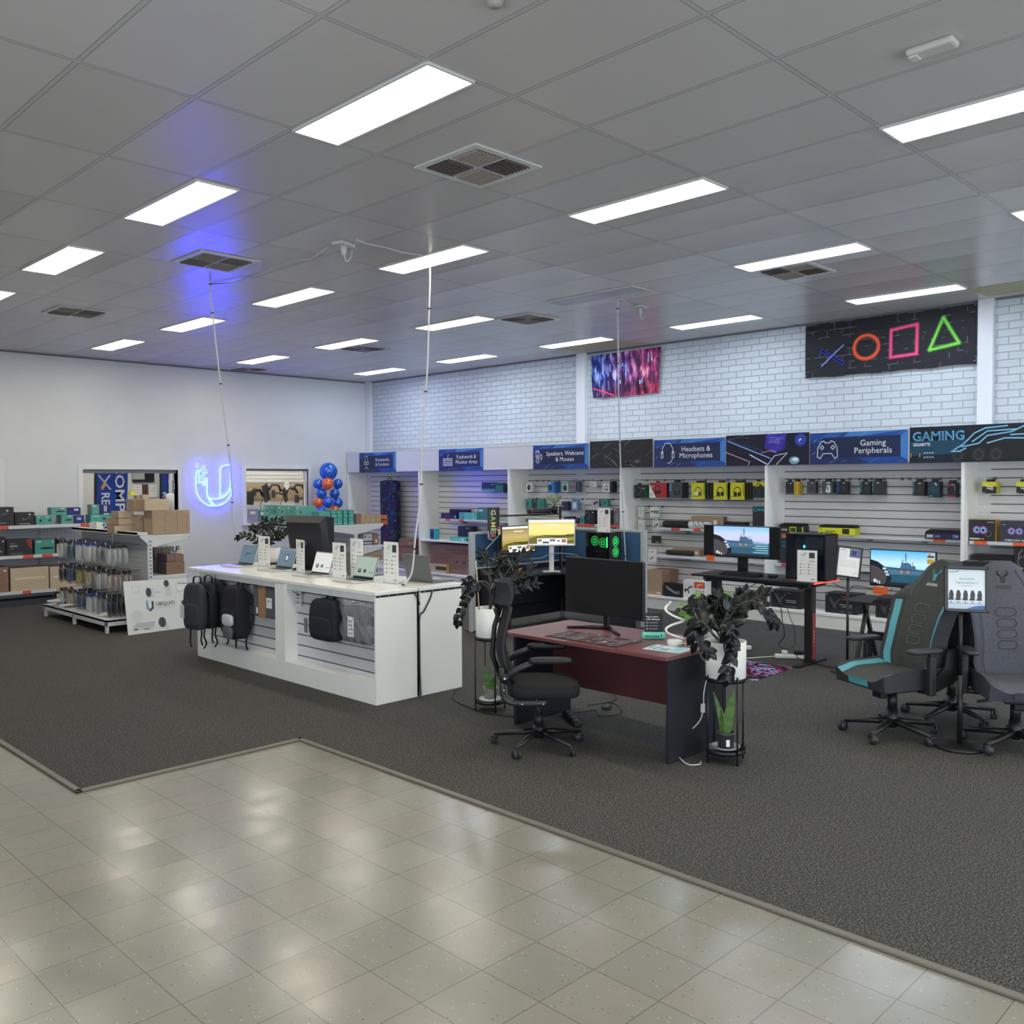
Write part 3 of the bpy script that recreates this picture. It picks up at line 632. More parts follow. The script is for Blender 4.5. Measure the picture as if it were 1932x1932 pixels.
def sagcloth(L, h, m, amp, sag, tp=0):
    mb = MB()
    fr = lambda u, v: (-.006-amp*(.5+.5*math.sin(u*17+v*5))*(.3+.7*v*(1-v)*2), -L*(u+(tp*(1-v)*(-1 if u > .5 else 1)*abs(u-.5)*2)), h*v+sag*math.sin(u*PI)*(1-v)*-.3+.006*math.sin(u*23)*(1-v))
    mb.grid(fr, 30, 10, m); bk = lambda u, v: (fr(u, v)[0]+.004, fr(u, v)[1], fr(u, v)[2]); mb.grid(bk, 30, 10, WCARD, True, None, True)
    return mb
part('cloth', sagcloth(L, h, BANB, .012, .02), r)
O = (-.0235, 0, 0); y_ = lambda px: 5.735-on('x', XB-.03, px, 640).y
def glow(pts, c, closed, w_):
    mb = MB()
    mb.stroke(pts, O, SU, SW, .055, mat(c, .7, alpha=.28, name='glow_print'), .0006, closed); mb.stroke(pts, O, SU, SW, .033, mat(c, .7, alpha=.5, name='glow_print'), .0012, closed)
    mb.stroke(pts, O, SU, SW, w_, mat(c, .7), .002, closed); return mb
part('cross_print', (lambda m1: (m1.stroke([(y_(1551), .5*h), (y_(1593), .22*h)], O, SU, SW, .014, mat('#8f9cf4', .7), .002), m1.stroke([(y_(1552), .2*h), (y_(1572), .38*h), (y_(1593), .55*h)], O, SU, SW, .014, mat('#8f9cf4', .7), .0024), m1)[2])(glow([(y_(1551), .5*h), (y_(1593), .22*h)], '#3b48c0', False, .02)), r)
cx = y_(1636); part('circle_print', glow([(cx+.155*math.cos(k*PI/14), .47*h+.145*math.sin(k*PI/14)) for k in range(28)], '#f0603a', True, .015), r)
part('square_print', glow([(y_(1682), .24*h), (y_(1731), .26*h), (y_(1732), .77*h), (y_(1683), .72*h)], '#ee4f86', True, .018), r)
part('triangle_print', glow([(y_(1755), .3*h), (y_(1811), .37*h), (y_(1781), .83*h)], '#7ad84a', True, .016), r)
for k in range(4):
    mb = MB(); mb.lathe([(0, 0), (.012, .0), (.012, .006), (0, .008)], (-.028, -(.02 if k % 2 else L-.02), (.03 if k < 2 else h-.03)), CHROME, 10); part('eyelet', mb, r)
t = NT('banner_city', .55, .3); p = t.coord('Object', scale=(1, 6, 2.2)); n1 = t.n('TexNoise'); n1.inputs['Scale'].default_value = 2.2; n1.inputs['Detail'].default_value = 5; t.l(p, n1.inputs['Vector'])
p2 = t.coord('Object', scale=(1, 24, 5)); n2 = t.n('TexNoise'); n2.inputs['Scale'].default_value = 1.5; n2.inputs['Detail'].default_value = 3; t.l(p2, n2.inputs['Vector'])
p3 = t.coord('Object'); sx = t.n('SeparateXYZ'); t.l(p3, sx.inputs[0])
blue = t.ramp(n1.outputs[0], [(.36, '#141436'), (.48, '#2c3f9a'), (.58, '#7fa6e6'), (.66, '#d5d8f4')]); pink = t.ramp(n1.outputs[0], [(.36, '#3a1238'), (.48, '#8a2668'), (.57, '#e0487a'), (.66, '#f4b6c8')])
fac = t.ramp(t.math('ADD', t.math('MULTIPLY', sx.outputs[1], -.55), t.math('MULTIPLY', n2.outputs[0], .5)), [(.35, '#000000'), (.85, '#ffffff')])
c = t.n('Mix', data_type='RGBA'); t.l(fac, c.inputs[0]); t.l(blue, c.inputs[6]); t.l(pink, c.inputs[7])
low = t.ramp(t.math('ADD', sx.outputs[2], t.math('MULTIPLY', n2.outputs[0], .3)), [(.2, '#d83a5c'), (.34, '#503a80'), (.45, '#ffffff')]); t.base(t.mix(.75, c.outputs[2], low, 'MULTIPLY'))
r = thing('cloth_banner', 'pink and blue neon city banner hung on the bricks by the column', 'banner', (XB-.03, 9.39, 3.17)); L, h = 1.36, .675
mb = sagcloth(L, h, t.m, .02, .03, .035); O = (-.034, 0, 0); mb.stroke([(.06*L, .22*h), (.36*L, .02*h)], O, SU, SW, .02, mat('#ff3f6a', .6), .001)
for k in range(14): a = q.uniform(.1, .9)*L; b = q.uniform(.2, .8)*h; mb.rect(O, SU, SW, a, b, a+.02, b+q.uniform(.05, .18), q.choice((NEONB, mat('#ff6f9a', .6), mat('#3f5fe0', .6), NEONW)), .001)
for k in range(5): a = (.4+.09*k)*L; mb.rect(O, SU, SW, a, .05*h, a+.025, .25*h, mat('#15102a', .6), .0016)
part('cloth', mb, r)
# ================================================================ shelving gondolas
PEG = mat('#b4b6bb', .5, name='pegboard_grey'); PEGD = mat('#84868c', .6, name='peg_hole')
def peg_holes(mb, O, U, W, w_, h_, step=.05):
    n, m_ = int(w_/step), int(h_/step)
    for i in range(n):
        for j in range(m_): mb.rect(O, U, W, (i+.4)*step, (j+.4)*step, (i+.4)*step+.014, (j+.4)*step+.014, PEGD, .0012)
def arm_shelf(y0, y1, xa, xb, z, tk, r, tick=()):
    """a steel shelf from the spine (xa) out to xb with triangular end brackets"""
    mb = MB(); s = 1 if xb > xa else -1
    mb.box(xa, y0, z-.03, xb, y1, z, SHELFW, .002); mb.box(xb-s*.003, y0, z-.04, xb, y1, z+.004, mat('#d4d5d8', .35)); o = part('shelf', mb, r)
    for y in (y0+.001, y1-.006):
        mb = MB(); mb.prism([(0, 0), (abs(xb-xa)-.03, 0), (abs(xb-xa)-.03, -.025), (0, -.12)], (xa, y, z-.031), (s, 0, 0), (0, 0, 1), SHELFW, -.005*s); part('bracket', mb, o)
    for a, b, c in tick:
        mb = MB(); mb.box(xb, a, z-.04, xb+s*.002, b, z+.003, {'r': REDT}[c]); part('price_ticket', mb, o)
# A: the cable gondola
r = thing('gondola_shelf', 'white double-sided gondola with cable packs on hooks and cartons on top', 'shelving'); GA = r
ya, yb, xc = 11.37, 13.6, 4.94
for y in (ya, (ya+yb)/2, yb):
    mb = MB(); mb.box(xc-.03, y, 0, xc+.03, y+.03, 1.2, SHELFW, .003)
    for k in range(18): mb.box(xc-.012, y-.001, .25+.05*k, xc-.004, y, .28+.05*k, DGREY); mb.box(xc+.004, y-.001, .25+.05*k, xc+.012, y, .28+.05*k, DGREY)
    part('upright', mb, r)
mb = MB(); mb.box(xc-.022, ya+.03, .2, xc-.012, yb, 1.2, PEG); peg_holes(mb, (xc-.022, yb, .2), (0, -1, 0), (0, 0, 1), yb-ya-.04, 1.0, .06); part('pegboard', mb, r)
mb = MB(); mb.box(xc+.012, ya+.03, .2, xc+.022, yb, 1.2, PEG); part('back_panel', mb, r)
mb = MB(); mb.box(xc-.56, ya, .145, xc-.03, yb, .175, SHELFW, .004); mb.box(xc-.56, ya, .1, xc-.55, yb, .175, SHELFW); mb.box(xc-.56, ya, .1, xc-.03, ya+.01, .175, SHELFW); part('base_deck', mb, r)
mb = MB(); mb.box(xc+.03, ya, .145, xc+.5, yb, .175, SHELFW, .004); part('base_deck', mb, r)
for x in (xc-.545, xc+.48):
    for y in (ya+.04, (ya+yb)/2, yb-.05):
        mb = MB(); mb.box(x-.015, y-.02, 0.009, x+.025, y+.02, .145, SHELFW, .003); part('foot', mb, r)
arm_shelf(ya, yb, xc+.03, xc+.54, 1.195, 0, r); arm_shelf(ya, yb, xc+.03, xc+.5, .675, 0, r)
arm_shelf(ya, yb, xc-.03, xc-.16, 1.235, 0, r)
# B: gondola with teal router boxes in front of the workshop window
r = thing('gondola_shelf', 'white gondola with teal boxes on top, in front of the workshop window', 'shelving'); ya, yb, xc = 11.6, 13.35, 8.26
mb = MB(); mb.box(xc-.03, ya, 0, xc+.03, ya+.04, 1.2, SHELFW, .003)
for k in range(18): mb.box(xc-.031, ya+.008, .25+.05*k, xc-.03, ya+.02, .28+.05*k, DGREY)
part('upright', mb, r)
mb = MB(); mb.box(xc-.03, yb-.04, 0, xc+.03, yb, 1.2, SHELFW, .003); part('upright', mb, r)
mb = MB()
for k in range(9): mb.box(xc-.02, ya+.04, .2+.11*k, xc+.02, yb-.04, .302+.11*k, PEG)
part('back_panel', mb, r)
arm_shelf(ya, yb, xc-.03, xc-.68, 1.2, 0, r, ((11.75, 11.95, 'r'),)); arm_shelf(ya, yb, xc+.03, xc+.52, 1.2, 0, r); arm_shelf(ya, yb, xc+.03, xc+.52, .62, 0, r); arm_shelf(ya, yb, xc+.03, xc+.52, .86, 0, r)
mb = MB(); mb.box(xc-.66, ya, .0085, xc-.03, yb, .17, SHELFW, .004); part('base_deck', mb, r); mb = MB(); mb.box(xc+.03, ya, .0085, xc+.52, yb, .17, SHELFW, .004); part('base_deck', mb, r)
# C: shelving against the white wall at the far left
r = thing('wall_shelving', 'grey steel shelving against the white wall at far left', 'shelving'); GC = r
mb = MB(); mb.box(1.4, YW-.06, .1, 5.66, YW-.045, 1.26, PEG); peg_holes(mb, (3.6, YW-.06, .8), (1, 0, 0), (0, 0, 1), 2.0, .4, .045); part('back_panel', mb, r)
for x in (1.4, 3.0, 4.87, 5.62):
    mb = MB(); mb.box(x, YW-.085, 0, x+.04, YW-.025, 1.27, PEG, .003)
    for k in range(20): mb.box(x+.014, YW-.086, .2+.05*k, x+.026, YW-.085, .23+.05*k, DGREY)
    part('upright', mb, r)
def wshelf(z, d, tick):
    mb = MB(); yf = YW-.065-d; mb.box(1.4, yf, z-.03, 5.66, YW-.09, z, SHELFW, .003); mb.box(1.4, yf-.004, z-.045, 5.66, yf, z+.004, mat('#ced0d4', .35)); o = part('shelf', mb, r)
    for a, b in tick:
        mb = MB(); mb.box(on('y', yf, a, 1000).x, yf-.007, z-.045, on('y', yf, b, 1000).x, yf-.0045, z+.002, REDT); part('price_ticket', mb, o)
    return yf
YC1 = wshelf(1.225, .4, ((0, 16), (152, 168))); YC2 = wshelf(.775, .4, ((42, 62), (78, 98), (114, 131))); YC3 = wshelf(.235, .4, ((40, 56), (122, 134)))
mb = MB(); mb.box(1.4, YW-.44, .0, 5.66, YW-.1, .1, DGREY); part('base', mb, r)
# ================================================================ the two back-to-back laptop counters
def counter(x0, x1, face, label):
    """counter body; face = -1 slat side to -x, +1 to +x"""
    r = thing('display_counter', label, 'counter'); y0, ym, y1 = 6.06, 7.615, 9.22
    xf, xk = (x0, x1) if face < 0 else (x1, x0); s = -face
    for y, nm in ((y0, 'end_panel'), (y1-.02, 'end_panel')):
        mb = MB(); mb.box(x0, y, 0.0085, x1, y+.02, .912, WHITE, .002); part(nm, mb, r)
    mb = MB(); mb.box(x0, ym-.022, .0085, x1, ym-.002, .915, WHITE, .002); mb.box(x0, ym+.002, .0085, x1, ym+.02, .915, WHITE, .002); part('centre_panel', mb, r)
    mb = MB(); mb.box(min(xf, xf+s*.14), ym-.15, .185, max(xf, xf+s*.14), ym-.022, .915, WHITE, .002); part('stile', mb, r)
    for a, b in ((y0+.02, ym-.022), (ym+.02, y1-.02)):
        mb = MB(); X = xf+s*.13
        if face < 0: slats(mb, X, a, b, .185, .87, 'x', .83, .1)
        else: mb.box(X-.02, a, .185, X, b, .87, SLATW)
        part('slat_panel', mb, r)
        mb = MB(); mb.box(min(xf, xf+s*.02), a, .0085, max(xf, xf+s*.02), b, .17, WHITE); part('kickboard', mb, r)
        mb = MB(); mb.box(min(xf, xf+s*.13), a, .17, max(xf, xf+s*.13), b, .185, WHITE, .002); part('ledge', mb, r)
        mb = MB(); mb.box(min(xf+s*.02, xf+s*.04), a, .86, max(xf+s*.02, xf+s*.04), b, .914, WHITE); part('top_rail', mb, r)
    mb = MB(); mb.box(x0-.01, y0-.012, .917, x1+.004, y1+.17, .948, mat('#f1f1ed', .22, name='counter_gloss'), .004); part('counter_top', mb, r)
    mb = MB()
    for y in (y0, ):
        mb.box(x0+.005, y-.0022, .8985, x1-.005, y, .9165, BLACK)
        for k in range(5): mb.box(x0+.04+.09*k, y-.003, .904, x0+.05+.09*k, y-.0022, .911, LGREY)
    part('edge_tape', mb, r)
    return r
counter(4.5, 4.935, -1, 'long white slat-front counter with backpacks hung on it')
counter(4.972, 5.45, 1, 'white counter standing behind the backpack counter')
# ================================================================ packs and boxes
LU, LW_ = V((1, 0, 0)), V((0, 0, 1))
def pm(c, r=.45): return c if not isinstance(c, str) else mat(c, r)
def art(mb, L, h, items, O=(0, 0, 0), U=LU, W=LW_, off0=.001):
    O = V(O)
    for k, a in enumerate(items):
        off = off0+.0004*min(k, 12); P = O-V(U)*(L/2)
        if a[0] == 'r': mb.rect(P, U, W, a[1]*L, a[2]*h, a[3]*L, a[4]*h, pm(a[5]), off)
        elif a[0] == 'f': mb.flat([(x*L, y*h) for x, y in a[1]], P, U, W, pm(a[2]), off)
        elif a[0] == 'd': mb.disc(P, U, W, a[1]*L, a[2]*h, a[3]*h, a[4]*h, pm(a[5]), off, 16, a[6] if len(a) > 6 else 0)
        elif a[0] in 'tv' and a[1][0] == '~':       # print too small to read: a row of blocks
            n = len(a[1]); T_ = a[6] if len(a) > 6 else .5*n*a[4]
            for j in range(n):
                q0, q1 = T_*(j+.12)/n, T_*(j+.88)/n
                if a[0] == 't': mb.rect(P, U, W, (a[2]+q0)*L, a[3]*h, (a[2]+q1)*L, (a[3]+a[4]*.9)*h, pm(a[5]), off)
                else: mb.rect(P, U, W, a[2]*L, (a[3]-q1)*h, (a[2]+a[4]*.9)*L, (a[3]-q0)*h, pm(a[5]), off)
        elif a[0] == 't': mb.text(a[1], P, U, W, a[2]*L, a[3]*h, a[4]*h, pm(a[5]), 'l', off, True, a[6]*L if len(a) > 6 else None)
        elif a[0] == 'v': mb.text(a[1], P, -V(W), U, -a[3]*h, a[2]*L, a[4]*L, pm(a[5]), 'l', off, True, a[6]*h if len(a) > 6 else None)
        elif a[0] == 's': mb.stroke([(x*L, y*h) for x, y in a[1]], P, U, W, a[2], pm(a[3]), off)
def carton(name, label, cat, loc, L, d, h, front, side=None, items=(), rz=0, group=None, top=None, tab=None, lid=False, sticker=None, tape=False):
    """box whose printed front lies at local y = 0 and looks to -y"""
    mb = MB(); fm, sm_, tm = pm(front), pm(side or front), pm(top or side or front)
    mb.add([(-L/2,0,0),(L/2,0,0),(L/2,d,0),(-L/2,d,0),(-L/2,0,h),(L/2,0,h),(L/2,d,h),(-L/2,d,h)], [(3,2,1,0)], sm_)
    for f, m in (((4,5,6,7), tm), ((0,1,5,4), fm), ((1,2,6,5), sm_), ((2,3,7,6), sm_), ((3,0,4,7), sm_)):
        mb.add([(-L/2,0,0),(L/2,0,0),(L/2,d,0),(-L/2,d,0),(-L/2,0,h),(L/2,0,h),(L/2,d,h),(-L/2,d,h)], [f], m)
    art(mb, L, h, items)
    if tape: mb.rect((0, 0, 0), LU, LW_, -L/2, h*.49, L/2, h*.51, TAPE, .0012); mb.box(-L/2, d*.45, h, L/2, d*.55, h+.0008, TAPE)
    o = solo(name, mb, label, cat, loc, rz, group)
    if tab:
        t_ = MB(); t_.box(-min(.03, L*.3), .002, h, min(.03, L*.3), .006, h+.03, pm(tab)); part('hang_tab', t_, o)
    if sticker:
        t_ = MB(); t_.rect((0, 0, 0), LU, LW_, -L/2+sticker[0]*L, sticker[1]*h, -L/2+sticker[2]*L, sticker[3]*h, PAPER, .0062); part('price_sticker', t_, o)
    return o
def px_rect(r, ax, val):
    x0, y0, x1, y1 = r; xm, ym = (x0+x1)/2, (y0+y1)/2
    a, b = on(ax, val, x0, ym), on(ax, val, x1, ym); t_, b_ = on(ax, val, xm, y0), on(ax, val, xm, y1)
    return a, b, b_.z, t_.z
def wb(name, label, cat, r, X, d, front, side=None, items=(), z=None, group=None, behind=0, gap=.006, blabel=None, **k):
    """pack on the brick wall side: r = pixel box of its front, which faces -x at the plane X"""
    a, b, z0, z1 = px_rect(r, 'x', X)
    if z is not None: z1 += z-z0 if k.pop('keep', False) else 0; z0 = z
    o = carton(name, label, cat, (X, (a.y+b.y)/2, z0), abs(a.y-b.y), d, z1-z0, front, side, items, -PI/2, group, **k)
    for i in range(behind):
        c = dup(o, (X+(d+gap)*(i+1), (a.y+b.y)/2, z0), -PI/2, ' '.join((blabel or label).split()[:13])+', %s one back' % ORD[i+1], group)
    return o
def bb(name, label, cat, r, Y, d, front, side=None, items=(), z=None, group=None, **k):
    a, b, z0, z1 = px_rect(r, 'y', Y)
    if z is not None: z0 = z
    return carton(name, label, cat, ((a.x+b.x)/2, Y, z0), abs(b.x-a.x), d, z1-z0, front, side, items, 0, group, **k)
HOOK = mat('#7d7e82', .3, .8, name='hook_wire')
hk = []
def hook(y, z, xf, label, ax='x'):
    mb = MB(); mb.box(XS-.004, y-.02, z-.02, XS, y+.02, z+.012, HOOK); mb.tube([(XS-.003, y, z), (xf, y, z+.004), (xf-.008, y, z+.014)], .0035, HOOK, 6)
    return solo('display_hook', mb, label, 'hook', group='slatwall hooks')
def hooks(pxs, py, xf, what):
    for i, p in enumerate(pxs):
        q = on('x', 11.0, p, py); hook(q.y, min([1.962-.0985*k for k in range(18)], key=lambda z: abs(z-q.z)), xf, '%s wire hook from the left %s' % (ORD[i], what))
XH = 11.0                                            # front plane of hanging packs
G4, GB = 'headset boxes under the headsets sign', 'mouse boxes under the gaming peripherals sign'
YEL_ = '#d9d62a'
def headset_art(c1, c2):
    return [('d', .5, .46, .26, .3, c1, .82), ('r', .22, .14, .82, .42, YEL_), ('d', .36, .33, .12, .14, c2), ('d', .64, .33, .12, .14, c1), ('s', [(.1, .2), (.45, .19), (.52, .24)], .008, '#222226'), ('v', '~~~~~~~', .9, .93, .09, '#7a7a1c', .7), ('t', '~~~~~~~', .06, .9, .035, '#6a6a18')]
wb('headset_box', 'black and green headset box hanging leftmost under the headsets sign', 'headset box', (1197, 915, 1217, 940), XH, .13, '#20262a', '#2f7a44', [('r', 0, 0, .05, 1, '#2f7a44'), ('s', [(.3, .2), (.6, .45), (.62, .75), (.4, .85)], .012, '#596468'), ('r', .8, .7, .92, .78, '#e8e8e8')], group=G4, tab=BLACK)
wb('headset_box', 'red and white headset box hanging second under the headsets sign', 'headset box', (1225, 911, 1257, 939), XH, .08, '#b0353f', '#a02f3a', [('f', [(0, .95), (.4, 0), (0, 0)], '#ececec'), ('d', .5, .6, .22, .26, '#26262a', .8), ('d', .42, .35, .12, .17, '#26262a'), ('d', .6, .38, .1, .14, '#1c1c20'), ('t', '~~~~~', .1, .72, .07, '#efefef'), ('r', .04, .1, .2, .3, '#c9cad0')], group=G4, tab='#7d2a33')
wb('headset_box', 'slate grey headset box with blue edge hanging third under the headsets sign', 'headset box', (1263, 910, 1287, 940), XH, .075, '#4a4f58', '#2d3038', [('r', 0, 0, .16, 1, '#2f5f80'), ('v', '~~~~', .02, .95, .13, '#58b8d8', .5), ('d', .6, .5, .26, .34, '#33373e', .75), ('d', .45, .34, .1, .16, '#2a2d33'), ('d', .75, .34, .1, .16, '#2a2d33')], group=G4, behind=1, blabel='slate grey headset box behind the blue-edged one', tab='#26262a')
for n, (r_, bh, w_) in enumerate((((1304.7, 911, 1330, 942), 2, 'leftmost'), ((1346, 910.5, 1372.5, 942.5), 1, 'middle'), ((1377.7, 910.5, 1405, 943), 2, 'rightmost'))):
    wb('headset_box', 'yellow headset box, %s of the three yellow fronts%s' % (w_, ', white earcups' if n == 0 else ''), 'headset box', r_, XH-.03, .07, YEL_, '#2a2b30', headset_art('#2b2b2f' if n else '#5a5a60', '#2b2b2f' if n else '#e8e8ea'), group=G4, behind=bh, gap=.008, blabel='yellow headset box behind the %s yellow front' % w_, tab='#2b2b2f')
wb('headset_box', 'yellow and charcoal headset box cut by the divider, right end of its row', 'headset box', (1420, 909, 1443, 939), XH, .09, '#34363c', '#2a2b30', [('f', [(0, 1), (1, 1), (1, .68), (.6, .8), (.3, .68), (0, .78)], YEL_), ('d', .5, .62, .26, .3, '#26282c', .8), ('d', .6, .36, .04, .04, '#70747c')], group=G4, tab='#2b2b2f')
hooks((1206, 1240, 1275, 1317, 1359, 1391, 1432), 906, 10.93, 'in the headset row')
# small clear packs on the left of the headset unit
CLEAR = mat('#dfe5e2', .15, alpha=.35, name='clear_blister')
for i, (r_, what, it) in enumerate((((1203, 956, 1215, 975), 'pale green accessory card, upper left', [('d', .55, .5, .2, .2, '#98a898', .6), ('r', .1, .8, .8, .95, '#b9cdb8')]), ((1226, 957, 1244, 975), 'clear pack of black clips, upper right', [('s', [(.15, .5), (.35, .55)], .02, '#222'+'226'), ('s', [(.5, .4), (.55, .6)], .02, '#222226'), ('s', [(.7, .35), (.7, .62)], .016, '#222226'), ('s', [(.88, .35), (.88, .6)], .016, '#222226')]),
        ((1204, 981, 1216, 1000), 'white accessory card, lower left', [('r', .2, .4, .4, .5, '#8f9090'), ('r', .5, .3, .7, .45, '#a9a9ac')]), ((1231, 982, 1244, 1000), 'clear pack with two black tips, lower right', [('s', [(.25, .25), (.4, .5)], .016, '#222226'), ('s', [(.55, .4), (.75, .7)], .016, '#222226')]))):
    wb('accessory_pack', 'small %s of four beside the rolled bags' % what, 'accessory pack', r_, XH+.06, .02, '#d9dfda', '#c9cfca', it, group='small clear accessory packs', tab=CLEAR)
wb('accessory_box', 'small black box hanging below the small clear packs', 'accessory box', (1229, 1011, 1244, 1025), XH+.06, .05, '#26272b', '#33353a', [('r', .55, .05, .95, .25, '#8a8b90'), ('r', .1, .75, .2, .85, '#8a8b90')], group='hooked packs left of the soundbar')
wb('accessory_box', 'white cable pack hanging just above the brown carton', 'accessory box', (1223, 1035, 1239, 1060), XH+.03, .035, '#e6e7e8', '#cfd1d3', [('s', [(.3, .72), (.55, .78)], .008, '#303034'), ('s', [(.2, .2), (.45, .35), (.6, .38), (.4, .2), (.2, .2)], .008, '#303034')], group='hooked packs left of the soundbar')
hooks((1209, 1235), 953, 10.95, 'above the small clear packs')
# shelf above the monitor
X = 10.96; ZS = 1.1725
def roll(px0, px1, y0, X, z, m, label, bands=0, name='rolled_bag', cat='rolled bag'):
    a, b = yy(px0, X), yy(px1, X); r = (on('x', X, px0, y0).z-z)/2; mb = MB(); L = a-b
    prof = [(0, 0), (r*.9, .0), (r, r*.4), (r, L-r*.4), (r*.9, L), (0, L)]
    mb.lathe(prof, (0, 0, r), m, 20, 'y')
    o = solo(name, mb, label, cat, (X+r*.6, b, z))
    for k in range(bands):
        t_ = MB(); y = L*(.2+.22*k); t_.tube([(r*1.02*math.cos(u), y+.05*math.sin(u), r+r*1.02*math.sin(u)) for u in [2*PI*j/20 for j in range(20)]], .004, BLACK, 5, True); part('band', t_, o)
    return o
roll(1251, 1297, 982, X, ZS, noisy('black_nylon', '#1c1c20', '#28282d', 30, .6), 'black rolled bag lying on the shelf left of the monitor')
roll(1299, 1338, 983, X, ZS, mat('#d8d9dc', .5), 'white roll with black bands lying beside the black rolled bag', 3, 'rolled_mat', 'rolled mat')
wb('shipping_box', 'brown long carton on the shelf behind the white banded roll', 'carton', (1304, 974, 1365, 985), 11.06, .09, CARD, CARDD, [('r', .7, .25, .8, .7, '#e6e2da'), ('r', .86, .3, .9, .6, '#8f7358')], z=ZS)
wb('keyboard_box', 'flat black board leaning on the shelf behind the large monitor top', 'box', (1366, 985, 1405, 992), 11.0, .12, '#26262a', '#1e1e22', z=ZS)
wb('mousepad_box', 'tall charcoal box lettered G440 beside the divider', 'mouse pad box', (1420, 956, 1443.5, 990), 10.98, .04, '#35383f', '#24262b', [('r', 0, .87, 1, 1, '#1f4a5c'), ('t', 'G440', .06, .8, .16, '#3fb0b8', 1.0)], z=ZS)
roll(1257, 1306, 1037, 10.99, .7725, BLACK, 'black round soundbar on the lower shelf left of the monitor', 0, 'soundbar', 'soundbar')
wb('shipping_box', 'brown long carton behind the black soundbar', 'carton', (1268, 1036, 1321, 1047), 11.08, .09, CARD, CARDD, [('r', .8, .2, .92, .7, '#e6e2da')], z=.7725)
# deck of the headset unit
wb('shipping_box', 'large plain brown carton on the low deck beside the partition post', 'carton', (1219, 1076, 1249, 1120), 10.78, .4, CARD, CARDD, [('r', .68, .06, .92, .12, '#ece8e0'), ('r', 0, .93, 1, .96, '#a88a66')], z=.201)
wb('monitor_arm_box', 'black monitor arm box on the deck right of the large brown carton', 'box', (1253, 1101, 1288, 1124), 10.76, .12, '#242528', '#1b1c1f', [('f', [(.08, .85), (.2, .75), (.55, .45), (.75, .4), (.7, .2), (.5, .3), (.12, .6)], '#8f9196'), ('d', .78, .35, .12, .14, '#77797e')], z=.201)
wb('monitor_arm_box', 'white and orange monitor arm box on the deck', 'box', (1289, 1096, 1331, 1128), 10.76, .14, '#e6e6e7', '#cfd0d2', [('s', [(.08, .45), (.2, .5), (.28, .62), (.4, .68)], .018, '#2a2a2e'), ('s', [(.2, .5), (.26, .32)], .018, '#2a2a2e'), ('d', .1, .45, .07, .09, '#2a2a2e'), ('r', .5, .62, .97, .95, '#d8602f'), ('t', '~~~~~~~', .64, .78, .07, '#f2e0d6'), ('t', '~~~', .6, .68, .07, '#f2e0d6'), ('r', .56, .08, .84, .24, '#8d7f66'), ('r', .56, .42, .64, .5, '#9fa1a5'), ('r', .7, .42, .78, .5, '#9fa1a5'), ('r', .86, .42, .94, .5, '#9fa1a5')], z=.201)
# gaming unit: hanging mice
def mouse_front(c, n, nc, extra=()): return [('r', 0, 0, .18, 1, c), ('v', n, .03, .97, .12, nc, .72), ('d', .62, .45, .17, .25, '#383b41')]+list(extra)
mi = [((1482.5, 909, 1497.5, 933), '#2a2b30', '#202126', [('r', .1, .06, .9, .1, '#8f9094')], 'black mouse box hanging leftmost in the mouse row', 0, .02),
      ((1497.8, 908.5, 1507, 934), '#caa62a', '#c8a22c', [('s', [(.3, .1), (.3, .9)], .004, '#8f7418')], 'golden yellow card pack hanging second in the mouse row', 2, .03),
      ((1522.3, 908, 1539, 931), '#4a4c52', '#35373c', [('d', .5, .42, .16, .16, '#26272b', .6)], 'grey mouse box with a round lens print in the mouse row', 1, .035),
      ((1551.5, 907.5, 1571, 931), '#42505a', '#2f3a44', [('f', [(.3, .12), (.42, .62), (.6, .72), (.78, .6), (.82, .12), (.6, .02)], '#dcdcd9'), ('v', '~~', .45, .55, .16, '#4a4a4e', .25), ('r', .4, .8, .75, .88, '#e6e6e6')], 'slate mouse box printed with a white mouse', 1, .05),
      ((1579.5, 908, 1600.5, 933.5), '#26292f', '#1d2025', mouse_front('#1d3048', 'G502', '#2f6fd8'), 'dark mouse box lettered G502 in deep blue', 0, .06),
      ((1622.2, 908.5, 1643, 934), '#2a3036', '#20262c', mouse_front('#1d3c40', 'G703', '#4fb8b0'), 'dark mouse box lettered G703 in teal', 0, .06),
      ((1645.2, 907.5, 1664, 934), '#38393e', '#33353a', mouse_front('#26414a', 'G502', '#4fa8b0'), 'charcoal mouse box lettered G502 in teal', 1, .07),
      ((1722, 908.5, 1744, 935.5), '#2f3034', '#24252a', mouse_front('#25404e', '~~~~', '#3f7f98'), 'dark mouse box with a blue edge right of the empty hooks', 1, .05),
      ((1752, 908.5, 1773, 938.5), '#1f3d4c', '#1a3644', [('d', .45, .5, .22, .3, '#29505f'), ('r', .08, .06, .4, .12, '#3fa0a8'), ('r', .62, .75, .78, .83, '#d6dcdf')], 'deep teal mouse box second from the right divider', 1, .05),
      ((1787, 911, 1803, 938), '#33333a', '#2a2a2f', [('d', .15, .85, .1, .1, '#c8303c'), ('r', 0, 0, 1, .12, '#a83444'), ('v', '~~~~~', .85, .95, .1, '#a9aab0', .5), ('d', .5, .5, .2, .24, '#26262a')], 'black and red mouse box beside the divider', 2, .035)]
for r_, f_, s_, it, lb, bh, d in mi:
    wb('mouse_box', lb, 'mouse box', r_, XH, d, f_, s_, it+[('r', .5, .83, .7, .9, '#dfe0e2')], group=GB, behind=bh, blabel=lb.split(' hanging')[0]+', behind it', tab='#2b2b2f')
hooks((1490, 1503, 1531, 1562, 1590, 1609, 1632, 1656, 1690, 1704, 1733, 1763, 1797), 903, 10.94, 'in the mouse row')
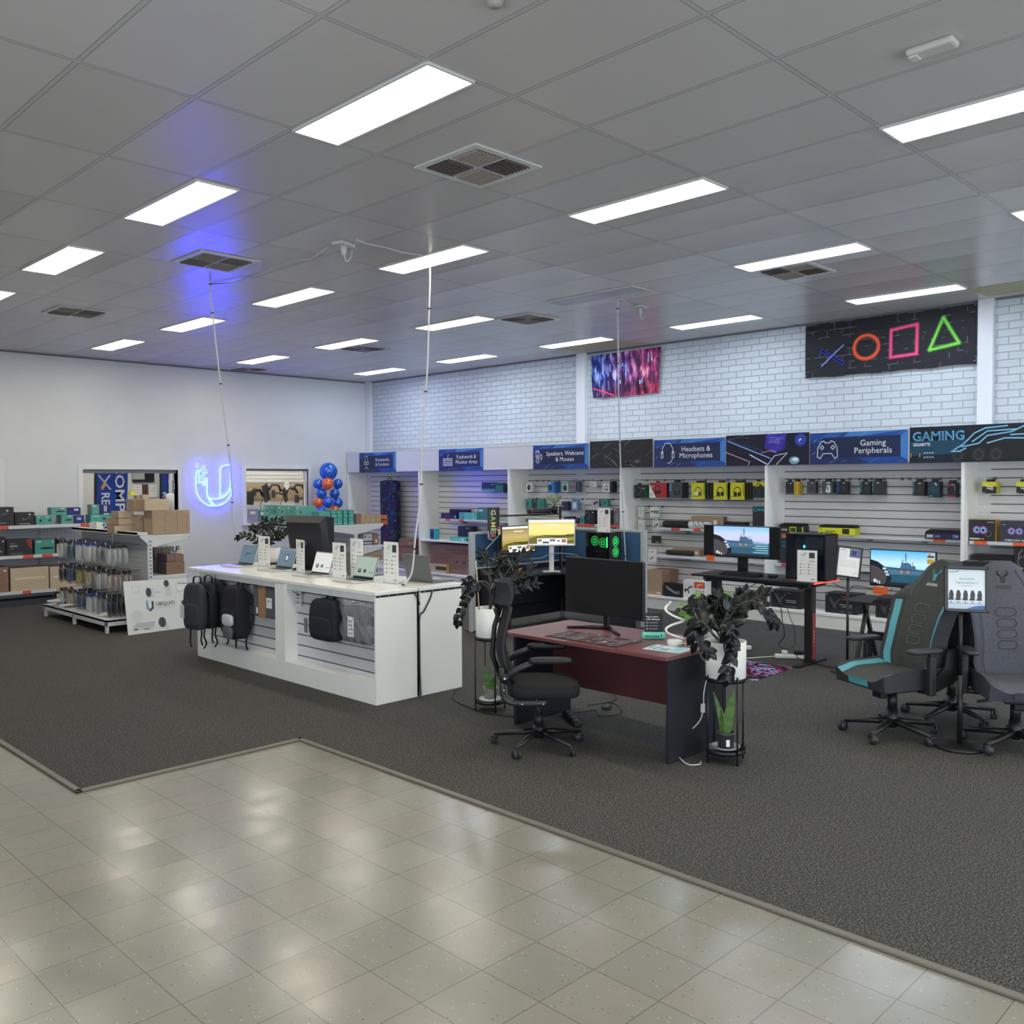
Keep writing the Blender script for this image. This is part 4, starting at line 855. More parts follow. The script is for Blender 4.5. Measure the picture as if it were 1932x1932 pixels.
# keyboards displayed on their boxes
def keyboard_on_box(px0, px1, pyt, pyb, X, z, front, side, items, lb_box, lb_kb, d=.15):
    o = wb('keyboard_box', lb_box, 'keyboard box', (px0, pyt, px1, pyb), X, d, front, side, items, z=z, top='#2a2a2e', group='keyboard boxes on the gaming shelf')
    keyboard(o.location.x+.004, o.location.y, z+max(v.co.z for v in o.data.vertices)+.001, -PI/2, abs(yy(px0, X)-yy(px1, X))*.98, .14, lb_kb, tilt=.12)
KEYM = mat('#1c1c1f', .5, name='keycap'); KEYF = mat('#0f0f12', .45)
kcache = {}
def keyboard(x, y, z, rz, L, d, label, tilt=.06, rgb=False, group='keyboards'):
    """base plate and five rows of caps; front edge along local -y"""
    r = thing('keyboard', label, 'keyboard', (x, y, z), rz, group); r.rotation_euler = (0, 0, rz)
    mb = MB(); t_ = d*tilt
    mb.add([(-L/2, 0, 0), (L/2, 0, 0), (L/2, d, 0), (-L/2, d, 0), (-L/2, 0, .012), (L/2, 0, .012), (L/2, d, .014+t_), (-L/2, d, .014+t_)], [(3,2,1,0),(4,5,6,7),(0,1,5,4),(1,2,6,5),(2,3,7,6),(3,0,4,7)], KEYF); part('key_base', mb, r)
    mb = MB(); n = 15; kw = (L-.02)/n; q_ = random.Random(5)
    for j in range(5):
        y0 = .008+(d-.016)*j/5; i = 0
        while i < n:
            w_ = 1
            if j == 0 and i == 4: w_ = 6
            if i+w_ > n: w_ = n-i
            zz = .012+(t_+.002)*(y0/d)
            x0 = -L/2+.01+kw*i
            mb.box(x0+.0012, y0+.001, zz, x0+kw*w_-.0012, y0+(d-.016)/5-.002, zz+.007+t_/5, KEYM if not rgb else mat(q_.choice(('#3a1c22', '#1c1c1f', '#4a2028')), .5)); i += w_
    part('keycap_field', mb, r); return r
keyboard_on_box(1469, 1516, 993, 1003, 10.9, 1.1655, '#26272b', '#202125', [('t', '~~~~~~~~', .04, .35, .3, '#c9cacc', .32), ('r', .45, .08, .72, .95, '#c9cf2a'), ('r', .48, .2, .69, .8, '#3f441c'), ('f', [(.95, .05), (1, .05), (1, .95), (.93, .95)], '#c9cf2a')], 'black and yellow flat keyboard box at the left end of the shelf', 'black keyboard displayed on the black and yellow box')
keyboard_on_box(1544, 1613, 996, 1007, 10.9, 1.1655, '#dfe32a', '#c2c62a', [('t', '~~~~~~~~', .2, .35, .3, '#8a8d22', .28), ('r', .66, .15, .85, .9, '#33341f'), ('r', .04, .7, .1, .85, '#8a8d22'), ('t', '~~~', .04, .15, .25, '#8a8d22')], 'bright yellow flat keyboard box on the shelf', 'black keyboard displayed on the bright yellow box')
keyboard_on_box(1745, 1813, 1006, 1014.5, 10.9, 1.1655, '#2a2a4e', '#222240', [('t', '~~~~', .05, .2, .55, '#e6e6ea', .18), ('t', '~~~~~~~~', .27, .25, .4, '#7f80c0', .16), ('r', .78, .2, .84, .8, '#7f80c0'), ('r', .86, .3, .92, .7, '#c0c0e0')], 'navy purple flat keyboard box beside the right divider', 'black keyboard displayed on the navy purple box')
wb('keyboard_box', 'dark box lettered G213 on the lower shelf behind the computer tower', 'keyboard box', (1472, 1016, 1499, 1053), 11.0, .06, '#22303a', '#1c2630', [('t', 'G213', .04, .66, .22, '#2f7f9c', .9)], z=.7625)
# low deck boxes of the gaming unit
for i, (x0, x1, yt, w_) in enumerate(((1455, 1510, 1114, 'leftmost, left of the red desk leg'), (1557, 1616, 1120, 'middle, right of the red desk leg'), (1652, 1708, 1127, 'rightmost, behind the small table'))):
    wb('monitor_arm_box', 'black printed carton on the low deck, %s' % w_, 'box', (x0, yt, x1, 1150+13*i), 10.8, .26, '#1f2023', '#19191c', [('f', [(.1, .8), (.2, .75), (.33, .45), (.38, .2), (.28, .25), (.16, .55)], '#4a4b50'), ('s', [(.3, .4), (.48, .75)], .02, '#4f5055'), ('t', '~~~~~~~~', .46, .42, .06, '#9a9ba0', .4), ('t', '~~~~~~~~~~', .52, .32, .06, '#9a9ba0', .34), ('r', .5, .1, .62, .13, '#808186'), ('r', .68, .1, .86, .13, '#808186'), ('r', .54, .84, .7, .88, '#a04038'), ('r', .03, .9, .08, .95, '#dcdcdc')], z=.2005, group='black cartons on the gaming deck')
# right unit
for (r_, w_, bh) in (((1853, 909, 1880, 931), 'left', 2), ((1917.5, 909, 1944, 931.5), 'cut by the picture edge', 1)):
    wb('light_kit_box', 'yellow and black light kit box, %s of two' % w_, 'light kit box', r_, XH, .04, '#26262a', '#c9c42e', [('r', 0, .6, 1, 1, '#dcd62c'), ('d', .4, .55, .1, .16, '#f0f0ee', .6), ('d', .55, .5, .1, .16, '#f0f0ee', .6), ('d', .7, .45, .1, .16, '#f0f0ee', .6), ('r', .05, .06, .2, .1, '#e0e0e0')], group='light kit boxes', behind=bh, blabel='yellow and black light kit box behind the %s one' % w_, tab='#26262a')
hooks((1866, 1930), 904, 10.94, 'in the light kit row')
FAN = [('#8f6fe0', '#e08fb0'), ('#e0a04a', '#6fd0c8')]
def fan_items(us, v, r): 
    out = []
    for k, u in enumerate(us): out += [('d', u, v, r, r, '#7a5fd8'), ('d', u, v, r*.8, r*.8, '#d070a8'), ('d', u, v, r*.6, r*.6, '#6fc8d0'), ('d', u, v, r*.3, r*.3, '#17171a')]
    return out
wb('cooler_box', 'black cooler box with two rainbow fans and a yellow end', 'cooler box', (1828.5, 980.5, 1878, 1016), 10.88, .16, '#2a2a2c', '#d6a22a', fan_items((.3, .54), .52, .19)+[('t', '~~~~~~~~~~', .03, .07, .08, '#e6e6e6', .4), ('t', '~~~', .46, .07, .08, '#e08a2a', .13), ('r', .7, .86, .96, .91, '#9a9a98'), ('d', .74, .34, .13, .13, '#8f9094', .85)], z=1.161, group='cooler boxes')
wb('cooler_box', 'slate cooler box with two rainbow fans lettered SYMPHONY 240', 'cooler box', (1887, 983, 1944, 1020), 10.88, .16, '#3a3c48', '#33343e', fan_items((.38, .64), .52, .17)+[('t', 'SYMPHONY 240', .16, .05, .09, '#e6e6ea', .7), ('r', .08, .8, .18, .83, '#c8c8cc'), ('r', .88, .78, .98, .92, '#b8c840')], z=1.161, group='cooler boxes')
wb('case_box', 'wide black box with three rainbow fans behind the grey gaming chair', 'box', (1833, 1048, 1911, 1078), 10.88, .22, '#1c1c1e', '#161618', [('r', .22, .2, .72, .72, '#33333a')]+fan_items((.34, .5, .64), .45, .22), z=.743)
wb('cooler_box', 'black box printed with a lime green J at the right edge', 'cooler box', (1913, 1032, 1945, 1070), 10.86, .2, '#26272a', '#1e1f22', [('s', [(.25, .5), (.3, .8), (.5, .92)], .008, '#8f9094'), ('d', .65, .55, .2, .2, '#5f6068', .8), ('s', [(.35, .35), (.3, .15), (.18, .1)], .05, '#a8d83a'), ('r', .6, .1, .9, .16, '#a8d83a')], z=.743)
# ---------------------------------------------------------------- speakers, webcams & mice unit
GW = 'small packs under the speakers and mouses sign'
sp = [((992, 911.5, 1004, 928), '#dcdcdd', '#c6c6c9', [('d', .5, .5, .26, .32, '#33343a')], 'white speaker box with a dark oval at the left of the top row', .06, 0),
      ((1033.5, 909, 1046, 929.5), '#3f7fc0', '#2f6fb4', [('d', .4, .45, .2, .25, '#1f2a50'), ('r', .1, .8, .5, .92, '#cfe0f0')], 'bright blue mouse box in the top row', .1, 1),
      ((1060, 908.5, 1072, 928.5), '#a8c8be', '#93b4ac', [('d', .5, .4, .24, .28, '#1f2a2a'), ('r', .1, .8, .9, .9, '#4f9f8f')], 'clear green pack with a black mouse', .05, 0),
      ((1081, 907.5, 1091, 928.5), '#6f7f8f', '#4f5f74', [('d', .3, .5, .16, .14, '#c0394a'), ('r', .6, .1, .9, .9, '#2f3a4a')], 'narrow slate pack with a red dot', .04, 1),
      ((1113, 908, 1126, 919), '#d5d6d8', '#c3c4c8', [('s', [(.2, .4), (.6, .5)], .01, '#707176')], 'tiny white adapter card', .02, 0),
      ((1137, 912, 1150, 929), '#dadbdd', '#c4c5c8', [('d', .55, .55, .24, .28, '#33343a', .75), ('d', .4, .3, .08, .1, '#33343a'), ('d', .7, .3, .08, .1, '#33343a')], 'white headset box in the top row', .05, 0),
      ((1151.5, 908, 1156, 929), '#24252a', '#1f2024', [], 'black slim pack beside the white headset box', .03, 2),
      ((992, 941.5, 1003.5, 961), '#3f9084', '#357c74', [('s', [(.3, .2), (.35, .7)], .012, '#203030'), ('d', .35, .55, .12, .12, '#203030')], 'teal adapter box at the left of the middle row', .06, 0),
      ((1004.5, 941, 1013, 960), '#2c3a44', '#3f8078', [('r', .3, .7, .7, .85, '#7fa0a0')], 'dark slim adapter pack beside the teal adapter box', .05, 0),
      ((1013.5, 941.5, 1026, 960), '#3f8f82', '#357a70', [('s', [(.6, .1), (.65, .7)], .014, '#1f3434')], 'green antenna box left of the small leafy plant', .06, 0),
      ((1059.5, 946, 1073, 962.5), '#26294a', '#1f2240', [('r', .1, .8, .4, .9, '#6f74a0'), ('d', .2, .45, .1, .1, '#9fa4c8')], 'navy box in the middle row right of the leafy plant', .06, 0),
      ((1078, 942, 1090, 962), '#7fa8c4', '#5f90b4', [('d', .5, .42, .22, .3, '#dfe8ee'), ('r', .1, .85, .9, .95, '#2f6f9f')], 'pale blue mouse blister in the middle row', .06, 0),
      ((1116, 942.5, 1130, 955), '#c0c1c4', '#75767c', [('d', .4, .4, .2, .22, '#2a2b30'), ('d', .7, .6, .25, .25, '#4a4b50')], 'clear pack with a grey webcam', .05, 0),
      ((1135, 942.5, 1147, 955), '#3f9a86', '#348a78', [('d', .5, .5, .2, .2, '#206054')], 'small bright green box at the right of the middle row', .06, 0)]
for r_, f_, s_, it, lb, d, bh in sp:
    wb('accessory_box', lb, 'accessory pack', r_, XH+.05, d, f_, s_, it, group=GW, behind=bh, blabel=lb.split(' in the')[0]+', behind', tab=CLEAR)
hooks((998, 1010, 1020, 1040, 1066, 1086, 1119, 1143, 1154, 1164), 906, 10.98, 'in the speaker unit top row')
hooks((998, 1020, 1066, 1084, 1123, 1141), 938, 10.98, 'in the speaker unit middle row')
Z = 1.1805
wb('accessory_box', 'small teal box on the shelf beside the black webcam box', 'accessory pack', (1094, 973, 1102, 986), 10.96, .05, '#43a596', '#3a9488', [('f', [(.2, .3), (.5, .1), (.8, .3), (.6, .5), (.8, .7), (.2, .7), (.4, .5)], '#1f4a46')], z=Z, group=GW)
wb('accessory_box', 'black webcam box on the shelf left of the spec card', 'accessory pack', (1103.5, 962.5, 1121, 987), 10.96, .1, '#26272c', '#1d1e22', [('s', [(.3, .3), (.6, .7)], .01, '#6f7076'), ('r', .8, .8, .92, .88, '#dadada'), ('r', .1, .8, .3, .86, '#8f9096')], z=Z, group=GW)
wb('accessory_box', 'black slim box on the shelf right of the spec card', 'accessory pack', (1148, 963, 1156, 989), 10.96, .08, '#2a2b30', '#202126', [('s', [(.4, .3), (.6, .7)], .008, '#5f6066')], z=Z, group=GW)
wb('accessory_box', 'grey tall box on the shelf beside the divider', 'accessory pack', (1157.5, 959.5, 1170, 989), 10.96, .08, '#6f7076', '#5f6066', [('d', .55, .45, .12, .3, '#8a8b92'), ('r', .1, .88, .5, .95, '#c0b040')], z=Z, group=GW)
for i, (x0, x1, yt, c) in enumerate(((1064, 1073, 976, '#25283f'), (1074, 1083, 974, '#2d3050'), (1084, 1092, 977, '#25283f'))):
    wb('accessory_box', 'navy pack, %s of three beside the bright monitor' % ('left', 'middle', 'right')[i], 'accessory pack', (x0, yt, x1, 992), 10.96, .05, c, '#1e2136', [('r', .2, .6, .8, .75, '#55598a')], z=Z, group=GW)
for i, (x0, x1, c) in enumerate(((992, 1004, '#33584f'), (1006, 1020, '#2f3a44'), (1022, 1034, '#3f7f70'), (1036, 1048, '#33584f'))):
    wb('accessory_box', 'green mouse pack, %s of four above the bright monitor' % ('first', 'second', 'third', 'fourth')[i], 'accessory pack', (x0, 979, x1, 992), 10.96, .06, c, '#2a4a44', [('d', .5, .45, .2, .25, '#1c2626')], z=Z, group=GW)
# ---------------------------------------------------------------- keyboards unit
Z = 1.1815
wb('keyboard_box', 'navy keyboard box on the purple-lit shelf, left end', 'keyboard box', (832, 969, 862, 978), 10.95, .16, '#23254a', '#1c1e3c', [('r', .25, .45, .5, .55, '#6f74a8'), ('d', .9, .4, .22, .22, '#c8ccd8')], z=Z, group='keyboard boxes on the purple-lit shelf')
wb('keyboard_box', 'black keyboard box behind the navy box on the purple-lit shelf', 'keyboard box', (848, 961, 884, 978), 11.12, .06, '#1c1d26', '#181920', [], z=Z, group='keyboard boxes on the purple-lit shelf')
for i, lb in enumerate(('bottom', 'middle', 'top')):
    a, b, z0, z1 = px_rect((866, 965, 900, 977), 'x', 10.95)
    carton('keyboard_box', 'bright teal slim keyboard box, %s of the teal pile' % lb, 'keyboard box', (10.95, (a.y+b.y)/2, Z+.0405*i), a.y-b.y, .16, .04, TEALL, TEAL, [('r', .05, .35, .3, .65, '#16302e'), ('d', .8, .5, .3, .3, '#d8eeec')], -PI/2, 'keyboard boxes on the purple-lit shelf')
wb('keyboard_box', 'taller teal keyboard box right of the teal pile', 'keyboard box', (901, 958, 921, 979), 10.97, .16, '#3f8a80', '#357a72', [('r', .1, .7, .5, .85, '#dceeee')], z=Z, group='keyboard boxes on the purple-lit shelf')
wb('keyboard_box', 'navy box with teal base hanging high on the purple-lit slats', 'keyboard box', (909, 910, 934, 926), 10.98, .08, '#24294e', '#3c9086', [('r', 0, 0, 1, .25, '#3f9a90'), ('r', .7, .7, .95, .8, '#8f94c0')], group='hanging packs on the purple-lit slats')
for i in range(3):
    wb('accessory_box', 'teal slim box hanging on the purple-lit slats, %s from the left' % ORD[i], 'accessory pack', (935+5*i, 911, 939+5*i, 928), 10.99, .07, '#3f8f88', '#2f6f6a', [('r', .1, .7, .9, .95, '#23343a')], group='hanging packs on the purple-lit slats')
mb = MB(); mb.sball((0, 0, 0), (.05, .09, .17), BLACK, .7); q_ = on('x', 11.02, 955, 921); solo('hanging_pouch', mb, 'black rounded pouch hanging at the right end of the purple-lit slats', 'pouch', (11.02, q_.y+.02, q_.z))
wb('speaker_box', 'small blue speaker box standing on the deep shelf beside the divider', 'box', (811, 998, 821, 1015), 10.86, .1, '#2a5f9c', '#2aa0b0', [('d', .5, .45, .32, .34, '#1a2438'), ('r', .8, .0, 1, 1, '#3fb0c0')], z=.7965)
wb('keyboard_box', 'black box standing on the deep shelf behind the partition', 'box', (864, 993, 890, 1017), 10.95, .14, '#1e1f2c', '#1a1b26', [('r', .6, .85, .8, .92, '#8f909c')], z=.7965)
wb('keyboard_box', 'flat turquoise box on the front of the deep shelf', 'keyboard box', (849, 1013.5, 886, 1020), 10.78, .12, '#5ac2c0', '#46a8a6', [('d', .65, .5, .4, .3, '#dff0ee'), ('r', .85, .1, .99, .9, '#20505a')], z=.7965)
wb('desk_box', 'large brown carton lettered DESKTOP SIT-STAND WORKSTATION', 'carton', (813, 1027, 888, 1084), 10.84, .25, mat('#84695f', .7), CARDD, [('t', 'DESKTOP SIT-STAND', .4, .78, .065, '#3a2a28', .54), ('t', 'WORKSTATION', .55, .68, .065, '#3a2a28', .38), ('s', [(.08, .62), (.25, .66), (.55, .6), (.45, .52), (.16, .55), (.08, .62)], .006, '#5a4540'), ('s', [(.14, .5), (.45, .46)], .005, '#5a4540'), ('f', [(.62, .38), (.66, .46), (.7, .38)], '#3a2a28'), ('f', [(.8, .38), (.84, .46), (.88, .38)], '#3a2a28'), ('s', [(.62, .2), (.7, .2)], .006, '#5a4540'), ('s', [(.8, .2), (.88, .2)], .006, '#5a4540')], z=.201)
wb('shipping_box', 'long tan carton in front of the large brown workstation carton', 'carton', (806, 1064, 842, 1080), 10.755, .08, CARDL, '#a98f50', [('r', .45, .35, 1, .75, '#4a3c30')], z=.201)
# accessories unit: the hanging printed bag and cartons
t = NT('neon_print', .45, .4); p = t.coord('Object', scale=(5, 6, 4)); vo = t.n('TexVoronoi', feature='DISTANCE_TO_EDGE'); n1 = t.n('TexNoise'); n1.inputs['Scale'].default_value = 1.5; n1.inputs['Detail'].default_value = 3
wv = t.n('VectorMath', operation='ADD'); t.l(p, wv.inputs[0]); t.l(p, n1.inputs['Vector']); t.l(n1.outputs[1], wv.inputs[1]); t.l(wv.outputs[0], vo.inputs['Vector'])
hue = t.ramp(n1.outputs[0], [(.3, '#d8482f'), (.42, '#7a2a9a'), (.5, '#2f50d0'), (.58, '#2fb0a8'), (.68, '#e07a4a')]); ln = t.ramp(vo.outputs[0], [(.0, '#ffffff'), (.05, '#8a8a8a'), (.11, '#0a0a14')]); t.base(t.mix(1., t.mix(.12, hue, '#18142c'), ln, 'MULTIPLY'))
NEONP = t.m
r = thing('printed_case', 'tall hanging case printed in dark neon shapes, under the accessories sign', 'printed case'); a, b, z0, z1 = px_rect((716, 907, 745, 1036), 'x', 10.9)
r.location = (10.9, (a.y+b.y)/2, z0); L, h = a.y-b.y, z1-z0
mb = MB(); mb.box(0, -L/2, 0, .16, L/2, h, NEONP, .04); part('shell', mb, r)
mb = MB(); mb.tube([(.05, -L/2-.002, .1), (.05, -L/2-.002, h-.06), (.08, -L/2+.04, h+.003), (.08, L/2-.04, h+.003)], .006, BLACK, 6); part('zip', mb, r)
mb = MB(); mb.tube([(.08, -.06, h), (.08, -.05, h+.05), (.08, .05, h+.05), (.08, .06, h)], .008, BLACK, 6); part('handle', mb, r)
mb = MB(); mb.rect((0, L/2, 0), (0, -1, 0), (0, 0, 1), L*.15, h*.36, L*.55, h*.42, mat('#e0703a', .5), .002); mb.rect((0, L/2, 0), (0, -1, 0), (0, 0, 1), L*.1, h*.44, L*.5, h*.5, mat('#e88a4a', .5), .002); part('print_block', mb, r)
hook(r.location.y, 1.962, 10.9, 'wire hook carrying the tall neon printed case')
for i, (r_, lb) in enumerate((((753, 1017, 783, 1031), 'upper'), ((752, 1032, 782, 1060), 'lower'))):
    wb('shipping_box', 'brown carton stacked behind the grey laptop, %s one beside the neon case' % lb, 'carton', r_, 10.86, .26, CARDD, '#7a5a48', [('r', .55, .3, .9, .6, '#a98d78')], z=.62-.42*i if False else None)
mb = MB(); a = on('x', 10.86, 767, 1060); mb.box(0, -.5, 0, .3, .45, a.z-.205, mat('#8f8a92', .6)); solo('storage_crate', mb, 'grey crate under the stacked brown cartons on the accessories deck', 'crate', (10.86, a.y, .2015))
# ================================================================ boxes on the far left shelving (fronts face -y)
GT = 'router boxes on the far left shelving'
zt, zm, zl = 1.2265, .7765, .2365
sets = [((-25, 957, 26, 990), '#2c2c32', '#232328', [('f', [(.3, .55), (.8, .75), (.75, .6)], '#4a4a50'), ('r', .1, .14, .7, .17, '#9a9aa0'), ('r', .72, .78, .8, .84, '#e0e0e0')], 'large charcoal router box, top shelf at the left edge'),
        ((28.5, 966.5, 65, 991), '#2a2a2c', '#202022', [('s', [(.35, .55), (.5, .45), (.75, .6), (.8, .8)], .01, '#6f7076'), ('s', [(.4, .5), (.45, .4)], .01, '#6f7076'), ('r', .2, .1, .78, .15, '#a8a8ac'), ('r', .7, .8, .8, .88, '#e0e0e0')], 'black router box, top shelf second from the left edge'),
        ((68, 973.5, 84, 991), '#569d95', '#427d76', [('d', .55, .45, .12, .18, '#1f3430'), ('r', .1, .8, .5, .88, '#bfe0d8')], 'small teal router box, leftmost of the low teal pair'),
        ((84.3, 973.5, 100.5, 991), '#569d95', '#427d76', [('d', .6, .5, .14, .16, '#1f3430'), ('r', .1, .8, .5, .88, '#bfe0d8')], 'small teal router box, right of the low teal pair'),
        ((116, 971.5, 138.5, 989), '#5a9f96', '#467f78', [('f', [(.2, .4), (.5, .55), (.9, .5), (.8, .35)], '#2a3a3c'), ('r', .55, .82, .85, .9, '#c8e0dc')], 'lower teal box under the upper teal box, top shelf'),
        ((139.5, 972.5, 159, 988.5), '#2f2f7a', '#26265f', [('r', .3, .45, .7, .75, '#b8b8e0'), ('r', .2, .12, .3, .4, '#14143a')], 'lower purple box on the top shelf'),
        ((171, 970.5, 213, 986), '#4fa498', '#40877e', [('d', .6, .5, .2, .14, '#1f3c3c'), ('r', .1, .75, .4, .85, '#bfe0dc')], 'wide teal box at the right end of the top shelf')]
for r_, f_, s_, it, lb in sets: bb('router_box', lb, 'router box', r_, YC1+.03, .22, f_, s_, it, zt, GT)
for r_, f_, s_, it, lb, z_ in (((97, 957.5, 126, 970.8), '#5a9f96', '#467f78', [('f', [(.2, .4), (.5, .6), (.9, .5), (.8, .35)], '#2a3a3c'), ('r', .6, .8, .85, .92, '#d8ecea')], 'upper teal box stacked on the top shelf', 971.4), ((127, 957.5, 152, 971), '#2b2b72', '#222258', [('r', .5, .55, .85, .85, '#c8c8ea'), ('r', .15, .3, .3, .6, '#4a4aa8')], 'upper purple box stacked on the top shelf', 971.4),
        ((173, 952, 187, 969.5), '#5f9f98', '#4f8780', [('r', .1, .8, .6, .9, '#cfe4e0')], 'pale teal box stacked at the right end of the top shelf', 970.4), ((187.5, 952, 208, 969.5), '#262a66', '#1f2254', [('r', .4, .3, .7, .9, '#a8a8d8'), ('r', .4, .0, .9, .12, '#e0e0ea')], 'navy box stacked in front of the blue flag', 970.4)):
    zb = on('y', YC1+.04, (r_[0]+r_[2])/2, z_).z; bb('router_box', lb, 'router box', r_, YC1+.04, .18, f_, s_, it, max(zb, zt+.1), GT)
for r_, f_, s_, it, lb in (((-20, 1014, 10, 1048), '#26262a', '#1c1c20', [('r', .4, .2, .8, .3, '#77777c'), ('r', .8, .75, .92, .82, '#c8c8c8')], 'black router box, middle shelf at the left edge'), ((12.5, 1018, 61, 1047), '#2a2a2e', '#1f1f22', [('f', [(.75, 1), (1, 1), (1, .35), (.85, .55)], '#8a3a2a'), ('t', '~~~~~~~~', .12, .55, .09, '#b8b8bc', .3), ('t', '~~~~~~', .12, .72, .06, '#8a8a8e', .2), ('r', .12, .42, .28, .46, '#8f8f94'), ('r', .15, .1, .6, .15, '#6f6f74')], 'black and red router box on the middle shelf'), ((66, 1018, 103, 1044.5), '#4a938a', '#3a766f', [('f', [(.2, .42), (.5, .5), (.95, .45), (.9, .33), (.4, .33)], '#1c2a2c'), ('t', '~~~~~~', .1, .82, .08, '#d8ece8', .22), ('r', .88, .78, .95, .86, '#e6f0ee')], 'bright teal router box on the middle shelf'),
        ((107.5, 1027, 131, 1042.5), CARDL, CARD, [('r', .3, .4, .7, .5, '#e6dcc8')], 'pale carton on the middle shelf behind the hanging cables'), ((114, 1016, 126, 1027), '#5f5a54', '#4a4640', [], 'grey brown box stacked on the pale carton')):
    zz = zm if 'stacked' not in lb else on('y', YC2+.05, 120, 1027.2).z; bb('router_box' if 'router' in lb else 'shipping_box', lb, 'box', r_, YC2+.03, .25, f_, s_, it, zz, GT)
for r_, f_, s_, it, lb in (((-30, 1071, 16, 1116), CARDD, '#7a5a40', [('r', .8, .82, .92, .88, '#e6ded0')], 'brown carton, bottom shelf at the left edge'), ((20, 1070.5, 92, 1114), CARDL, CARD, [('r', .12, .5, .9, .58, '#ded2ba'), ('r', .5, .3, .52, .34, '#a08a68')], 'wide pale carton in the middle of the bottom shelf'), ((94.5, 1067.5, 158, 1110), CARDL, CARD, [('r', .1, .48, .8, .56, '#ded2ba')], 'wide pale carton on the bottom shelf behind the hanging cables')):
    bb('shipping_box', lb, 'carton', r_, YC3+.02, .34, f_, s_, it, zl, 'cartons on the bottom shelf')
# ================================================================ cable gondola: cartons on top
GC_ = 'cartons on top of the cable gondola'
def gx(px, py, Y): return on('y', Y, px, py).x
top = 1.2005
def gbox(label, r_, Y, d, z=None, f_=CARD, it=(), s_=None, rz=0): return bb('shipping_box', label, 'carton', r_, Y, d, f_, s_ or CARD, it, z, GC_)
for i, (a, b) in enumerate(((288, 311.5), (312, 334), (334.5, 358))):
    gbox('tall tan carton, %s of the three upright cartons on the gondola end' % ('left', 'middle', 'right')[i], (a, 963-.3*i, b, 1006), 11.40, .26, top, CARD, [('r', .2, .8, .3, .86, '#8f7a60')] if i == 0 else ())
for i in range(3): gbox('narrow tan carton in the row behind the upright cartons, %s from the left' % ORD[i], (262+9*i, 972, 270.5+9*i, 1002), 11.72, .2, top, CARD, [('d', .5, .78, .05, .05, '#5f5040', .5)])
zt2 = on('y', 11.42, 300, 963).z+.003
gbox('wide tan carton lying across the top of the upright cartons', (273, 942, 319, 964.5), 11.43, .24, zt2, CARDL, [('r', .3, .48, .75, .5, '#b59d7c')])
gbox('square tan carton lying left on top of the upright cartons', (251.5, 942, 271.5, 964), 11.75, .22, on('y', 11.75, 262, 965).z, CARD)
zt3 = on('y', 11.43, 296, 941.5).z+.002
gbox('tiny tan box on the topmost carton', (258, 934.5, 269, 941), 11.8, .1, on('y', 11.8, 262, 941.2).z, CARD); gbox('small tan box beside a yellow note on the topmost carton', (269.5, 933.5, 281, 941), 11.5, .1, zt3, CARDL)
mb = MB(); mb.box(-.03, -.03, 0, .03, .03, .05, mat('#e6dc3a', .6)); q_ = on('y', 11.62, 263, 934); solo('note_pad', mb, 'bright yellow note block on the tiny tan box', 'note block', (q_.x, 11.85, q_.z-.002))
mb = MB(); rr_ = .055; mb.lathe([(0, 0), (rr_, 0), (rr_, .19), (rr_*.8, .205), (0, .21)], (0, 0, 0), mat('#d6d7da', .4), 20); q_ = on('y', 11.5, 327, 962); solo('white_canister', mb, 'white round canister behind the wide tan carton on top', 'canister', (q_.x, 11.6, zt2))
for i, (r_, Y, lb, z_) in enumerate((((213, 977, 234.5, 989), 12.45, 'low tan carton at the left end, upper of two', None), ((214, 990, 236, 1001.5), 12.42, 'low tan carton at the left end, lower of two', top), ((223.5, 964.5, 253, 977), 12.0, 'wide tan carton, topmost of the middle pile', None), ((224, 978, 254, 990), 12.0, 'wide tan carton, middle of the middle pile', None), ((216, 991, 258, 1003.5), 12.0, 'wide tan carton, bottom of the middle pile', top), ((182, 985.5, 194, 998), 12.9, 'white small box at the far left end of the gondola top', top))):
    gbox(lb, r_, Y, .24, z_, CARDL if i != 5 else '#dfe2dc', (), CARD if i != 5 else '#cfd2cc')
# lower end shelf
for i, (r_, Y, f_, lb) in enumerate((((315, 1045.5, 330, 1059), 11.42, CARDD, 'upper left brown box in the gondola end shelf'), ((330.5, 1045.5, 346.5, 1058.5), 11.42, CARDD, 'upper right brown box in the gondola end shelf'), ((314, 1059.5, 348, 1071.5), 11.41, CARDD, 'lower long brown box in the gondola end shelf'), ((291.5, 1034, 305, 1070), 11.75, mat('#85786c', .7), 'tall grey brown box at the back left of the gondola end shelf'), ((306, 1034, 323, 1069), 11.78, mat('#85786c', .7), 'tall grey brown box at the back right of the gondola end shelf'))):
    bb('shipping_box', lb, 'carton', r_, Y, .28 if i < 3 else .2, f_, '#5a4a44' if i < 3 else '#75685c', [('r', .3, .5, .7, .53, '#7a5f4c')] if i == 2 else (), .6765 if i > 1 else None, 'brown boxes in the gondola end shelf')
r_ = (298, 1018, 328, 1036); a = on('y', 12.1, 298, 1036); mb = MB(); mb.box(-.16, 0, 0, .2, .004, .2, mat('#dcdcd8', .5)); mb.text('PERF', (-.15, 0, 0), LU, V((.12, 0, 1)), .0, .06, .085, mat('#1e1e1e', .5), 'l', .002, True, .28); mb.flat([(.22, -.02+.05), (.33, .07), (.3, .02), (.24, .0)], (-.15, 0, 0), LU, LW_, mat('#d8c82e', .5), .003)
solo('sign_card', mb, 'small white card lettered PERF standing on the gondola end shelf', 'card', (a.x+.15, 12.08, .6765+.17)); 
